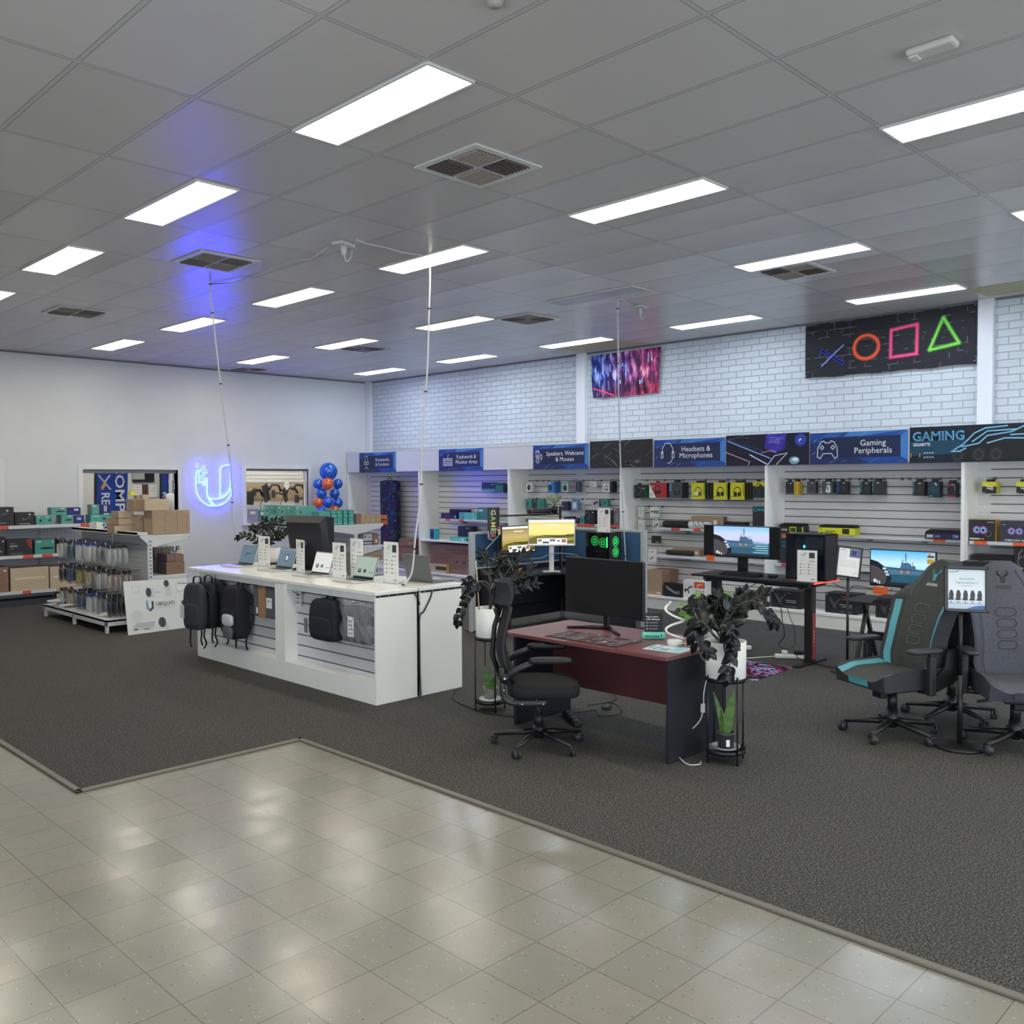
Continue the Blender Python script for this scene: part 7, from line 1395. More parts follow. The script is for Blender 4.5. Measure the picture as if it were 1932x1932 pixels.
for s_ in (-1, 1):
    y = .275*s_; mb = MB(); mb.tube(spline([(-.255, y*.86, .6), (-.25, y, .52), (-.245, y, .43), (-.2, y, .385), (-.08, y, .375), (.04, y*.95, .375)], 5), .02, mat('#26272b', .45), 8, flat=1.3); mb.cyl((.03, y*.95, .375), (.0, .1*s_, .375), .014, BLACK)
    for q in ((-.24, .47), (-.12, .375), (.02, .375)): mb.cyl((q[0], y+.022*s_, q[1]), (q[0], y+.026*s_, q[1]), .006, CHROME, seg=10)
    part('arm_bracket', mb, r)
    mb = MB(); mb.tube([(-.235, y, .545), (-.14, y, .61), (-.05, y, .648)], [.024, .022, .02], mat('#26272b', .45), 8); mb.cyl((-.235, y-.02*s_, .545), (-.235, y+.028*s_, .545), .03, BLACK, seg=16); mb.cyl((-.235, y+.028*s_, .545), (-.235, y+.031*s_, .545), .01, CHROME, seg=10)
    mb.sball((.07, y, .662), (.29, .075, .045), BLACK, .5, 20, 8); part('armrest', mb, r)
mb = MB(); mb.tube(spline([(-.3, -.06, .98), (-.27, -.05, .9), (-.22, -.05, .82)], 4), .014, BLACK, 6); part('coat_bar', mb, r)
# gaming chairs, facing local +x
def gaming_chair(label, loc, rz, c_main, c_side, c_trim, c_logo, a0, seed=0, recline=.18):
    r = thing('gaming_chair', label, 'chair', loc, rz, 'gaming chairs'); r.rotation_euler = (0, 0, rz)
    star_base(r, .2, .33, a0, BLKM, arm=.026, wheel=.032)
    mb = MB(); mb.cyl((0, 0, .18), (0, 0, .33), .033, BLKM); mb.cyl((0, 0, .3), (0, 0, .36), .02, BLACK); part('gas_lift', mb, r)
    mb = MB(); mb.box(-.17, -.11, .335, .15, .11, .385, BLKM, .01); mb.tube([(.05, -.1, .35), (.06, -.26, .33)], .01, BLACK, 6); mb.box(.08, -.05, .29, .14, .05, .34, BLACK, .01); part('tilt_mechanism', mb, r)
    M_, S_, T_ = noisy('chair_main_'+c_main, c_main, '#'+''.join('%02x' % min(255, int(c_main[i:i+2], 16)+8) for i in (1, 3, 5)), 60, .75), noisy('chair_side_'+c_side, c_side, '#'+''.join('%02x' % min(255, int(c_side[i:i+2], 16)+7) for i in (1, 3, 5)), 60, .7), mat(c_trim, .55)
    # seat with raised side wings
    def st(u, v):
        a = 2*u-1; wing = max(0, abs(a)-.55)/.45; x = -.22+.52*v; return (x, a*(.265-.02*v), .485+.05*wing**1.2*(1-.25*v)-.045*max(0, v-.75)/.25*(1-wing*.4))
    def sb(u, v): a = 2*u-1; return (-.22+.505*v, a*.25, .385-.0*v)
    smf = lambda u, v: T_ if .72 < abs(2*u-1) < .94 and .12 < v or (v > .94 and abs(2*u-1) < .5 and False) else (M_ if abs(2*u-1) < .66 else S_)
    mb = MB(); mb.slab(st, sb, 20, 14, M_, smf, S_, S_); mb.add([(.297, -.1, .4), (.3, .1, .4), (.31, .1, .45), (.31, -.1, .45)], [(0, 1, 2, 3), (3, 2, 1, 0)], T_); seat = part('seat', mb, r)
    # backrest
    HW = [(0, .215), (.12, .245), (.3, .235), (.5, .245), (.62, .262), (.72, .24), (.8, .185), (.9, .15), (.97, .135), (1, .1)]
    def hw(v):
        for (a, p), (b, q) in zip(HW, HW[1:]):
            if v <= b: t_ = (v-a)/(b-a); t_ = t_*t_*(3-2*t_); return p+(q-p)*t_
        return .1
    def xb(v): return -.2-recline*1.45*v+.035*math.sin(v*PI*1.3)
    def bk(u, v):
        a = 2*u-1; wing = max(0, abs(a)-.55)/.45; w_ = (1 if v < .66 else max(0, 1-(v-.66)/.12)); return (xb(v)+.05+.065*wing**1.3*w_-.03*abs(a)**4*(1-w_), a*hw(v), .47+.79*v-.03*max(0, v-.9)/.1*a*a)
    def bb_(u, v): a = 2*u-1; return (xb(v)-.035-.02*(1-a*a), a*hw(v)*.97, .47+.785*v)
    bmf = lambda u, v: T_ if .72 < abs(2*u-1) < .94 and v < .6 else (M_ if abs(2*u-1) < .66 or v > .66 else S_)
    mb = MB(); mb.slab(bk, bb_, 24, 26, M_, bmf, S_, S_); back = part('backrest', mb, r)
    onb = lambda u, v, o=.004: V(bk(u, v))+V((o, 0, 0))
    mb = MB(); ST = mat('#70756f' if c_logo != '#1b1b22' else '#2a2b33', .6)
    for j in range(4):
        v0 = .24+.095*j; P = [onb(.5+a, v0+b) for a, b in ((-.12, 0), (.08, 0), (.13, .03), (.1, .07), (-.09, .072), (-.14, .04))]; mb.tube(P, .0022, ST, 4, True)
    for s_ in (-1, 1): mb.tube([onb(.5+s_*(.3+.06*math.sin(k*.4)), .66+.034*k) for k in range(9)], .0018, ST, 4)
    part('stitching', mb, back)
    mb = MB(); LG = mat(c_logo, .5); cv = .86
    hd = [(-.055, .02), (-.03, .012), (.03, .012), (.055, .02), (.03, -.012), (.018, -.05), (-.018, -.05), (-.03, -.012)]
    mb.add([onb(.5+a*1.6, cv+b) for a, b in hd], [tuple(range(8)), tuple(reversed(range(8)))], LG)
    for s_ in (-1, 1): mb.tube([onb(.5+s_*a*1.6, cv+b, .003) for a, b in ((.03, .015), (.062, .022), (.07, .042), (.058, .058))], [.008, .007, .005, .002], LG, 5)
    part('bull_emblem', mb, back)
    mb = MB(); mb.add([onb(.5+a, cv-.085+b) for a, b in ((-.13, -.012), (.13, -.012), (.13, .014), (-.13, .014))], [(0, 1, 2, 3), (3, 2, 1, 0)], mat('#8f9492' if c_logo != '#1b1b22' else '#30313a', .5))
    mb.text('BATTLEBULL', tuple(onb(.5, cv-.085, .0015)), V((0, 1, 0)), (onb(.5, cv-.07)-onb(.5, cv-.1)).normalized(), -.05, -.007, .014, mat('#26282a' if c_logo != '#1b1b22' else '#17171c', .5), 'l', .001, True, .1); part('name_patch', mb, back)
    for s_ in (-1, 1):
        y = s_*.315; mb = MB(); mb.box(-.08, y-.022, .36, -.02, y+.022, .63, mat('#202125', .45), .01); mb.tube([(-.05, y, .38), (-.05, s_*.2, .37)], .018, BLKM, 8); mb.box(-.075, y-.016, .6, -.025, y+.016, .655, BLACK, .006); arm_ = part('armrest', mb, r)
        mb = MB(); mb.sball((.0, y-.01*s_, .668), (.28, .1, .035), mat('#2a2b2f', .5), .5, 22, 8); part('arm_pad', mb, arm_)
        mb = MB(); mb.prism([(-.27, .42), (-.14, .37), (-.1, .45), (-.2, .54), (-.22, .66), (-.3, .66), (-.3, .5)], (0, s_*.262, 0), (1, 0, 0), (0, 0, 1), BLACK, .02*(1 if s_ < 0 else -1)); part('hinge_cover', mb, r)
    return r
gaming_chair('charcoal gaming chair with turquoise trim facing left', (6.555, 2.66, 0), math.radians(154), '#363936', '#2c2e32', '#4f9aa6', '#3f8fa0', math.radians(-47))
gaming_chair('dark grey gaming chair with black bull emblem at the right edge', (6.83, 1.93, 0), math.radians(-147), '#4b4d57', '#393a43', '#41434d', '#1b1b22', math.radians(241), recline=.12)
g3 = gaming_chair('black gaming chair seen from behind between the other two', (7.33, 2.52, 0), math.radians(42), '#232325', '#1b1b1e', '#1f1f22', '#2a2a2e', math.radians(56), recline=.08)
mb = MB(); mb.rect((0, 0, 0), (0, -1, 0), LW_, -.02, -.02, .02, .02, mat('#c8404a', .5), .0); o = part('care_label', mb, g3, loc=(-.335, -.06, .78)); 
# framed sign on a floor pole
r = thing('sign_stand', 'black floor stand holding a framed gaming chair advert', 'sign stand', (6.56, 2.2, .0085), math.radians(-45)-.12)
mb = MB(); mb.lathe([(0, 0), (.155, 0), (.16, .012), (.15, .022), (.05, .03), (0, .03)], (0, 0, 0), BLKM, 32); part('stand_base', mb, r)
mb = MB(); mb.cyl((0, 0, .028), (0, 0, .5), .017, BLKM); mb.cyl((0, 0, .49), (0, 0, .96), .012, BLKM); part('pole', mb, r)
fr_ = MB(); w_, h_ = .29, .315
for a in ((-w_/2, 0, -w_/2+.024, h_), (w_/2-.024, 0, w_/2, h_), (-w_/2, 0, w_/2, .024), (-w_/2, h_-.024, w_/2, h_)): fr_.box(a[0], -.012, a[1], a[2], .012, a[3], mat('#24262b', .35), .005)
fr_.box(-w_/2+.01, .0, .01, w_/2-.01, .01, h_-.01, BLACK); o = part('picture_frame', fr_, r, loc=(.03, -.015, .935), rot=(-.12, .03, 0))
mb = MB(); O = (0, -.002, 0); t = NT('advert_sheet', .25); p = t.coord('Object'); sx = t.n('SeparateXYZ'); t.l(p, sx.inputs[0]); t.base(t.ramp(t.math('DIVIDE', sx.outputs[2], h_), [(0, '#9fb4cc'), (.4, '#dde3e6'), (1, '#c3d4dc')])); mb.rect(O, LU, LW_, -w_/2+.024, .024, w_/2-.024, h_-.024, t.m, .0006)
mb.text('BattleBull', O, LU, LW_, 0, .222, .014, mat('#7a8f86', .5), 'c', .0012, False, .09); mb.text('Vapourweave 2', O, LU, LW_, 0, .196, .016, mat('#6a7f7a', .5), 'c', .0012, False, .15); mb.rect(O, LU, LW_, -.035, .18, .035, .184, INKL, .0012); mb.stroke([(-.115, .272), (-.06, .276), (-.05, .284)], O, LU, LW_, .003, INK, .0012)
mb.flat([(.0, .025), (.12, .025), (.12, .05), (.08, .048), (.04, .04)], O, LU, LW_, mat('#3f5fa8', .4), .0012)
for k in range(5):
    x = -.1+.046*k; mb.flat([(x-.014, .09), (x+.014, .09), (x+.017, .125), (x+.008, .15), (x-.006, .15), (x-.014, .125)], O, LU, LW_, mat('#3a3d42', .5), .0014); mb.rect(O, LU, LW_, x-.02, .083, x+.016, .092, INK, .0016); mb.stroke([(x-.018, .055), (x, .07), (x+.018, .055)], O, LU, LW_, .002, INK, .0016); mb.rect(O, LU, LW_, x-.001, .06, x+.001, .085, INK, .0016)
part('advert_sheet', mb, o)
# ================================================================ blue partition and the corner desk
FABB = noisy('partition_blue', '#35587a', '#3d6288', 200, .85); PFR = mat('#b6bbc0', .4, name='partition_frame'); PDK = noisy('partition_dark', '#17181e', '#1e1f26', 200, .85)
r = thing('office_partition', 'blue fabric office partition in an L behind the red desk', 'partition'); px, py, qx, qy, PH = 7.55, 8.2, 9.2, 6.83, 1.235
def ppanel(x0, y0, x1, y1):
    ax = 0 if abs(x1-x0) > abs(y1-y0) else 1; t_ = .02
    a = (min(x0, x1), min(y0, y1)); b = (max(x0, x1), max(y0, y1)); e = (0, t_) if ax == 0 else (t_, 0)
    mb = MB(); mb.box(a[0]-e[0], a[1]-e[1], .1, b[0]+e[0], b[1]+e[1], .78, PDK); part('lower_panel', mb, r)  # dark lower half: desk shadow and black panelling put into the colour
    mb = MB(); mb.box(a[0]-e[0], a[1]-e[1], .8, b[0]+e[0], b[1]+e[1], PH-.03, FABB); part('fabric_panel', mb, r)
    mb = MB(); e = (0, t_+.006) if ax == 0 else (t_+.006, 0); mb.box(a[0]-e[0], a[1]-e[1], .78, b[0]+e[0], b[1]+e[1], .8, PFR, .003); mb.box(a[0]-e[0], a[1]-e[1], PH-.03, b[0]+e[0], b[1]+e[1], PH, PFR, .004); part('rail', mb, r)
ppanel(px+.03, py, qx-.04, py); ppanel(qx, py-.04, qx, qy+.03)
for x, y, h_ in ((px, py, PH), (qx, py, PH), (qx, qy, PH)):
    mb = MB(); mb.box(x-.032, y-.032, .01, x+.032, y+.032, h_, PFR if x != qx or y == qy else ALU, .006); part('post', mb, r)
for x, y in ((px, py), (qx, qy)):
    mb = MB(); mb.box(x-.12 if x == qx else x-.02, y-.02 if x == qx else y-.12, .0085, x+.12 if x == qx else x+.02, y+.02 if x == qx else y+.12, .03, DGREY, .004); part('foot', mb, r)
r = thing('corner_desk', 'black L-shaped corner desk inside the blue partition', 'desk'); Z2 = .7255
mb = MB(); mb.prism([(7.62, 8.16), (7.62, 7.62), (8.35, 7.55), (8.62, 7.3), (8.62, 6.9), (9.16, 6.9), (9.16, 8.16)], (0, 0, Z2-.025), (1, 0, 0), (0, 1, 0), BLKP, .025); part('desktop', mb, r)
for a in ((7.64, 7.64, 7.665, 8.15), (8.64, 6.92, 9.15, 6.945)): mb = MB(); mb.box(a[0], a[1], .0085, a[2], a[3], Z2-.026, BLKP); part('end_panel', mb, r)
mb = MB(); mb.box(7.67, 8.06, .3, 9.1, 8.08, Z2-.026, BLKP); part('modesty_panel', mb, r)
DF = [(0, '#5a5418'), (.35, '#a89a2e'), (.45, '#e8d878'), (.75, '#e8d890'), (1, '#c8b060')]
monitor('smaller monitor with a golden field wallpaper, left inside the partition', (8.08, 7.93, Z2), 0, .6, .345, .235, field_pict(grad('field_small', [(0, '#5a5418'), (.4, '#b8a050'), (.6, '#cdb878'), (1, '#8f7a50')], .34, .85)), '#1a1b1e')
monitor('white-edged monitor with a golden field wallpaper, right inside the partition', (8.36, 7.62, Z2), -PI/4, .585, .33, .325, field_pict(grad('field_large', DF, .33, 1.0)), '#d2d3d4')
mb = MB(); f = cpt((8.05, 7.85), (0, 0, 0)); p = on('y', 7.9, 943.5, 1000); mb = MB(); mb.box(-.02, -.002, 0, .02, .001, .1, mat('#d8c8a0', .5)); mb.rect((0, -.002, 0), LU, LW_, -.02, .07, .02, .1, mat('#c8404a', .5), .001); solo('energy_label', mb, 'small energy label stuck at the upper left monitor corner in the partition', 'label', (p.x, 7.914, 1.205))
keyboard(8.55, 7.33, Z2+.001, -PI/4, .43, .13, 'black keyboard with red glow inside the partition', .08, True)
# black rack above the corner desk with sign, rolled mat and plant
r = thing('desk_rack', 'black clamp-on rack with a crossbar above the corner desk', 'rack'); f = cpt((8.0, 7.7), (0, 0, 0)); a, b = f(939.5, 957), f(1057, 969)
base = V((a.x, a.y, Z2)); top = V((a.x, a.y, f(939, 957).z)); c0 = f(939.5, 974); f2 = cpt((8.72, 7.72), (0, 0, 0)); c1 = f2(1057, 969)
mb = MB(); mb.box(a.x-.012, a.y-.012, Z2, a.x+.012, a.y+.012, top.z, BLKM, .003); mb.box(a.x-.05, a.y-.04, Z2, a.x+.05, a.y+.04, Z2+.012, BLKM, .003); part('upright', mb, r)
mb = MB(); mb.tube([c0, c1], .014, BLKM, 4); part('crossbar', mb, r)
mb = MB(); mb.box(c1.x-.012, c1.y-.012, Z2, c1.x+.012, c1.y+.012, f2(1057, 955).z, BLKM, .003); mb.box(c1.x-.05, c1.y-.04, Z2, c1.x+.05, c1.y+.04, Z2+.012, BLKM, .003); part('upright', mb, r)
dv = (V((c1.x, c1.y, 0))-V((c0.x, c0.y, 0))).normalized(); zc = c0.z+.011
m0 = c0+(c1-c0)*.495; zc = m0.z+.013; L = (c1-c0).length*.34
mb = MB(); mb.tube([(0, 0, .035), (L, 0, .035)], .034, mat('#2a2a2e', .5), 16); mb.tube([(-.02, 0, .035), (.012, 0, .035)], .036, mat('#26262a', .5), 16); mb.tube([(.012, 0, .035), (.022, 0, .035)], .037, mat('#b03a48', .5), 16); solo('rolled_mat', mb, 'black rolled desk mat with a red end lying on the rack crossbar', 'rolled mat', (m0.x, m0.y, zc), math.atan2(dv.y, dv.x))
p = c0+(c1-c0)*.905; zc = p.z+.011; root = thing('potted_plant', 'small pale leafy plant in a black pot on the rack crossbar', 'potted plant', (p.x, p.y, zc)); mb = MB(); mb.lathe([(0, 0), (.036, 0), (.048, .085), (.042, .085)], (0, 0, 0), BLACK, 18); part('pot', mb, root); mb = MB(); mb.lathe([(0, .076), (.043, .074)], (0, 0, 0), SOIL, 14); part('soil', mb, root)
PG = mat('#8a9a7a', .5, name='pale_leaf')
for i in range(14):
    a_ = i*2.4; q = random.Random(i+40); rr_ = .05+.06*q.random(); frond(root, [(0, 0, .075), (rr_*.4*math.cos(a_), rr_*.4*math.sin(a_), .14), (rr_*math.cos(a_), rr_*math.sin(a_), .18+.07*q.random())], 5, .028, .018, PG, .3, .002, i+60)
# hanging neon-style sign
p0, p1 = f(919.5, 957.5), f(939, 957.5); z0 = f(930, 1020).z; w_ = .145; h_ = p0.z-z0
r = thing('hanging_sign', 'vertical GAME ON neon sign board hung on the rack upright', 'sign', (p0.x, p0.y, z0), -PI/4)
mb = MB(); mb.box(0, -.01, .1, w_, .005, h_, mat('#1c1c20', .4), .003); mb.box(.0, -.006, .0, w_*.7, .004, .11, mat('#26262a', .4), .003); part('backing_board', mb, r); O = (0, -.011, 0)
for k, (ch, c) in enumerate((('G', '#d8d8a0'), ('A', '#a8c86a'), ('M', '#d8d868'), ('E', '#c8d890'))):
    mb = MB(); mb.text(ch, O, -LW_, LU, -(h_-.03-.075*k), w_*.3, w_*.4, mat(c, .35), 'l', .002, True, .06); part('letter_tube', mb, r)
mb = MB(); mb.text('ON', O, LU, LW_, .02, .045, .05, mat('#e06a7a', .35), 'l', .002, True, .075); part('letter_tube', mb, r)
mb = MB(); mb.tube([(.01, -.013, .12), (.01, -.013, .03), (.07, -.013, .0), (.13, -.013, .05), (.14, -.013, .12), (.1, -.013, .15)], .006, mat('#a8d0dc', .3), 6); part('arrow_tube', mb, r)
q = f(925, 1020); cable([(q.x+.05, q.y-.05, z0+.02), tuple(f(918, 1035)), tuple(f(910, 1048)), (7.75, 7.8, .86), (7.85, 7.75, Z2+.01)], .004, WC, 'white cord hanging from the GAME ON sign')
# glass computer tower with green fans
def tower(label, loc, rz, w_, d, h_, fans=(), glow='#2fe86a', glass='#101014', name='computer_tower'):
    """glass side at local -y, fan front at local +x"""
    r = thing(name, label, 'computer', loc, rz, 'computer towers'); mb = MB(); C_ = mat('#17181b', .45); t_ = .012
    mb.box(0, 0, 0, d, w_, t_, C_, .003); mb.box(0, 0, h_-t_, d, w_, h_, C_, .003); mb.box(0, w_-t_, 0, d, w_, h_, C_); mb.box(0, 0, 0, t_, w_, h_, C_); mb.box(d-t_, 0, 0, d, w_, h_, mat('#222327', .5), .003); mb.box(t_, .01, t_, d-t_, w_-t_, h_*.2, mat('#121216', .5)); mb.box(.05, .1, h_*.25, d*.7, w_-t_, h_*.9, mat('#1c1e22', .5)); part('case_shell', mb, r)
    mb = MB(); mb.box(0, -.004, 0, d-.0, -.0005, h_, mat(glass, .08, alpha=.28, name='smoked_glass')); part('glass_panel', mb, r)
    for (k, u, v) in fans:
        mb = MB(); R_ = .062; G_ = lit(glow, .95); Gd = lit(glow, .38)
        if k == 'f': O, U_, n_ = V((d, 0, 0)), V((0, 1, 0)), V((1, 0, 0))
        else: O, U_, n_ = V((0, .055, 0)), LU, V((0, -1, 0))
        mb.disc(O, U_, LW_, u, v, R_, R_, BLACK, .003, 24); mb.disc(O, U_, LW_, u, v, R_*.98, R_*.98, G_, .0045, 28, .88); mb.disc(O, U_, LW_, u, v, R_*.5, R_*.5, G_, .005, 20, .5)
        for j in range(9):
            a = j*.698; mb.flat([(u+R_*.45*math.cos(a), v+R_*.45*math.sin(a)), (u+R_*.86*math.cos(a+.1), v+R_*.86*math.sin(a+.1)), (u+R_*.8*math.cos(a+.5), v+R_*.8*math.sin(a+.5))], O, U_, LW_, Gd, .0042)
        part('fan', mb, r)
    return r
t_ = tower('black computer tower with glowing green fans on the corner desk', (8.76, 7.40, Z2), -PI/2, .22, .375, .49, [('f', .115, .38), ('f', .115, .25), ('s', .1, .38), ('s', .23, .36)])
mb = MB(); mb.box(.285, .05, .3, .297, .06, .43, lit('#3fff7a', 2.5)); part('light_bar', mb, t_); mb = MB(); mb.box(.05, .05, .24, .24, .1, .252, mat('#3a3d42', .4)); part('graphics_card', mb, t_)
spec_card(8.83, 7.17, Z2+.491, -PI/2, 'white spec card standing on top of the green-lit computer tower', .2, .3)
mb = MB(); mb.box(-.05, -.03, 0, .05, .03, .07, mat('#e0602a', .5), .01); q = on('y', 7.8, 957, 1065); solo('orange_pouch', mb, 'orange pouch behind the leaves on the corner desk', 'pouch', (7.93, 7.72, Z2+.001), .5)
q = cpt((8.3, 7.65), (0, 0, 0)); cable([q(996, 1054), q(1020, 1053), q(1036, 1046), q(1055, 1044), q(1085, 1047), (8.74, 7.45, Z2+.12)], .006, mat('#8f9297', .4), 'grey monitor cable looping across the partition to the tower')
# ================================================================ standing desk with the ultrawide monitor
r = thing('standing_desk', 'black gaming standing desk with red light strip and red leg', 'desk'); Z3 = .8505; CB = noisy('carbon_top', '#1c1d20', '#242529', 90, .45)
mb = MB(); mb.box(8.31, 4.16, Z3-.022, 8.88, 5.55, Z3, CB, .004); part('desktop', mb, r)
mb = MB(); mb.box(8.4, 4.24, Z3-.06, 8.46, 5.45, Z3-.023, BLKM); mb.box(8.72, 4.24, Z3-.06, 8.78, 5.45, Z3-.023, BLKM); part('frame', mb, r)
for y in (4.3, 5.38):
    mb = MB(); mb.box(8.51, y-.04, .03, 8.6, y+.04, Z3-.06, BLKM, .004); mb.box(8.36, y-.03, Z3-.075, 8.82, y+.03, Z3-.06, BLKM); l_ = part('leg', mb, r)
    mb = MB(); mb.box(8.26, y-.035, .0085, 8.86, y+.035, .03, BLKM, .006); part('foot', mb, l_)
    if y < 5:
        mb = MB(); mb.box(8.53, y-.0425, .06, 8.585, y-.0402, .52, mat('#c23b3f', .4)); [mb.box(8.552, y-.0428, .22+.035*k, 8.562, y-.0425, .24+.035*k, mat('#e6d8d8', .4)) for k in range(4)]; part('red_panel', mb, l_)
def strip(mb, y, d, s): mb.box(8.33, y-.004 if d < 0 else y, Z3-.016, 8.86, y if d < 0 else y+.004, Z3-.004, lit('#ff2020', s))
mb = MB(); mb.box(8.315, 4.146, Z3-.02, 8.875, 4.159, Z3, mat('#a01018', .3)); mb.box(8.33, 4.1445, Z3-.017, 8.86, 4.146, Z3-.004, lit('#ff2a26', 7)); part('light_strip', mb, r)
mb = MB(); mb.box(8.32, 5.551, Z3-.016, 8.36, 5.558, Z3-.004, lit('#ff2a26', 4)); part('light_strip', mb, r)
mb = MB(); mb.box(8.7, 4.5, Z3-.11, 8.84, 4.9, Z3-.062, BLACK, .01); part('cable_tray', mb, r)
monitor('ultrawide monitor showing a racing game with black side bars on the standing desk', (8.66, 5.14, Z3), -PI/2, .93, .345, .17, game_pict(grad('game_sky_pink', [(0, '#3a6a90'), (.45, '#8fb4d8'), (.62, '#c8c4e8'), (.8, '#b8cdf0'), (1, '#86b8f0')], .33, 1.0), '#3f6f8c', .13), '#101014', .12, (.3, .24))
mb = MB(); mb.box(-.05, -.0015, 0, .05, .0015, .06, ORANGE); o = solo('price_ticket', mb, 'orange price ticket under the ultrawide monitor', 'price ticket', (8.644, on('x', 8.64, 1340, 1056).y, Z3+.118), -PI/2)
keyboard(8.4, 5.03, Z3+.001, -PI/2, .44, .14, 'black keyboard in front of the ultrawide monitor', .1)
mb = MB(); mb.sball((0, 0, .019), (.06, .11, .038), BLACK, .8, 18, 10); solo('computer_mouse', mb, 'black mouse on the standing desk', 'mouse', (8.5, 4.68, Z3+.001), .3)
mb = MB(); mb.box(-.14, -.16, 0, .14, .16, .003, mat('#26262a', .7)); mb.flat([(-.1, -.12), (.02, -.05), (.1, -.1), (.06, .02), (-.06, .0)], (0, 0, .003), LU, V((0, 1, 0)), mat('#c0504a', .6), .0006); solo('mouse_mat', mb, 'black and red mouse mat on the standing desk', 'mouse mat', (8.48, 4.47, Z3+.0005))
tw = tower('black glass computer tower on the standing desk behind a spec card', (8.47, 4.52, Z3), -PI/2, .26, .42, .465, [], glass='#1c2430')
mb = MB(); mb.disc((0, 0, 0), LU, LW_, .2, .34, .012, .016, lit('#3f9aff', 2.5), .0045); part('power_light', mb, tw); mb = MB(); mb.box(.19, .03, .26, .38, .05, .44, mat('#2a3a46', .25)); part('radiator', mb, tw)
spec_card(8.38, 4.245, Z3+.001, -PI/2+.1, 'white spec card leaning on the standing desk tower', .2, .31)
# spec sheet in a tilted frame on a pole
r = thing('sign_stand', 'black pole stand with a tilted framed spec sheet beside the standing desk', 'sign stand', (8.40, 3.84, .0085), -PI/4-.15)
mb = MB(); mb.lathe([(0, 0), (.14, 0), (.145, .01), (.03, .025), (0, .025)], (0, 0, 0), BLKM, 28); part('stand_base', mb, r); mb = MB(); mb.cyl((0, 0, .02), (0, 0, .93), .012, BLKM); part('pole', mb, r)
mb = MB(); w_, h_ = .235, .3
for a in ((-w_/2, 0, -w_/2+.018, h_), (w_/2-.018, 0, w_/2, h_), (-w_/2, 0, w_/2, .018), (-w_/2, h_-.018, w_/2, h_)): mb.box(a[0], -.01, a[1], a[2], .01, a[3], BLKM, .004)
mb.box(-w_/2+.01, .0, .01, w_/2-.01, .008, h_-.01, BLACK); o = part('picture_frame', mb, r, loc=(-.01, -.012, .91), rot=(-.15, .13, 0))
mb = MB(); O = (0, -.002, 0); mb.rect(O, LU, LW_, -w_/2+.018, .018, w_/2-.018, h_-.018, PAPER, .0006); mb.rect(O, LU, LW_, 0.0, h_-.1, w_/2-.02, h_-.022, mat('#5a5f96', .4), .001); mb.rect(O, LU, LW_, .02, h_-.08, .06, h_-.04, mat('#2a2c4a', .4), .0014)
for k in range(9): mb.rect(O, LU, LW_, -.085, h_-.05-.018*k, -.02 if k < 5 else .07, h_-.047-.018*k, INKL, .001)
mb.stroke([(-.085, h_-.035), (-.04, h_-.033)], O, LU, LW_, .004, INK, .001); mb.stroke([(.05, .04), (.07, .05), (.075, .06)], O, LU, LW_, .003, INKL, .001); part('spec_sheet', mb, o)
# ================================================================ small black table with the second game monitor
r = thing('gaming_table', 'small black angular-legged table behind the turquoise-trimmed chair', 'table'); Z4 = .7005
mb = MB(); mb.prism([(8.42, 3.92), (8.38, 3.75), (8.38, 3.1), (8.42, 2.9), (8.98, 2.9), (8.98, 3.92)], (0, 0, Z4-.018), (1, 0, 0), (0, 1, 0), CB, .018); part('tabletop', mb, r)
for y in (3.78, 3.05):
    mb = MB(); mb.tube([(8.42, y, .03), (8.72, y, Z4-.02)], .022, BLKM, 4); mb.tube([(8.95, y, .03), (8.62, y, Z4-.02)], .022, BLKM, 4); mb.tube([(8.4, y, .02), (8.97, y, .02)], .0115, BLKM, 4); part('leg', mb, r)
mb = MB(); mb.box(8.7, 3.05, .3, 8.73, 3.78, .38, BLKM); part('crossbar', mb, r)
monitor('monitor showing a blue racing game behind the gaming chairs', (8.64, 3.42, Z4), -PI/2, .62, .355, .135, game_pict(grad('game_sky_blue', [(0, '#2f6a8a'), (.45, '#8fc4d8'), (.65, '#bfe2ee'), (1, '#4fb0ec')], .34, 1.0), '#2f6a84', 0), '#17181b', .05)
mb = MB(); mb.box(-.07, -.0015, 0, .07, .0015, .07, ORANGE); mb.box(-.03, -.002, .07, .03, .001, .078, PAPER); solo('price_ticket', mb, 'orange price ticket standing on the small table keyboard', 'price ticket', (8.6, on('x', 8.6, 1661, 1117).y, Z4+.062), -PI/2)
mb = MB(); mb.box(-.035, -.002, 0, .035, .002, .1, PAPER); mb.rect((0, -.002, 0), LU, LW_, -.03, .06, .03, .075, mat('#3a2a2a', .5), .001); mb.rect((0, -.002, 0), LU, LW_, -.03, .0, .03, .04, mat('#e0b848', .5), .001); mb.stroke([(-.02, .085), (.0, .092)], (0, -.002, 0), LU, LW_, .008, mat('#c8404a', .5), .001); q = on('x', 8.63, 1757, 1052); solo('energy_label', mb, 'red and yellow energy label on the second game monitor corner', 'label', (8.622, q.y, q.z-.06), -PI/2)
keyboard(8.42, 3.4, Z4+.001, -PI/2, .42, .14, 'black keyboard on the small black table', .12)
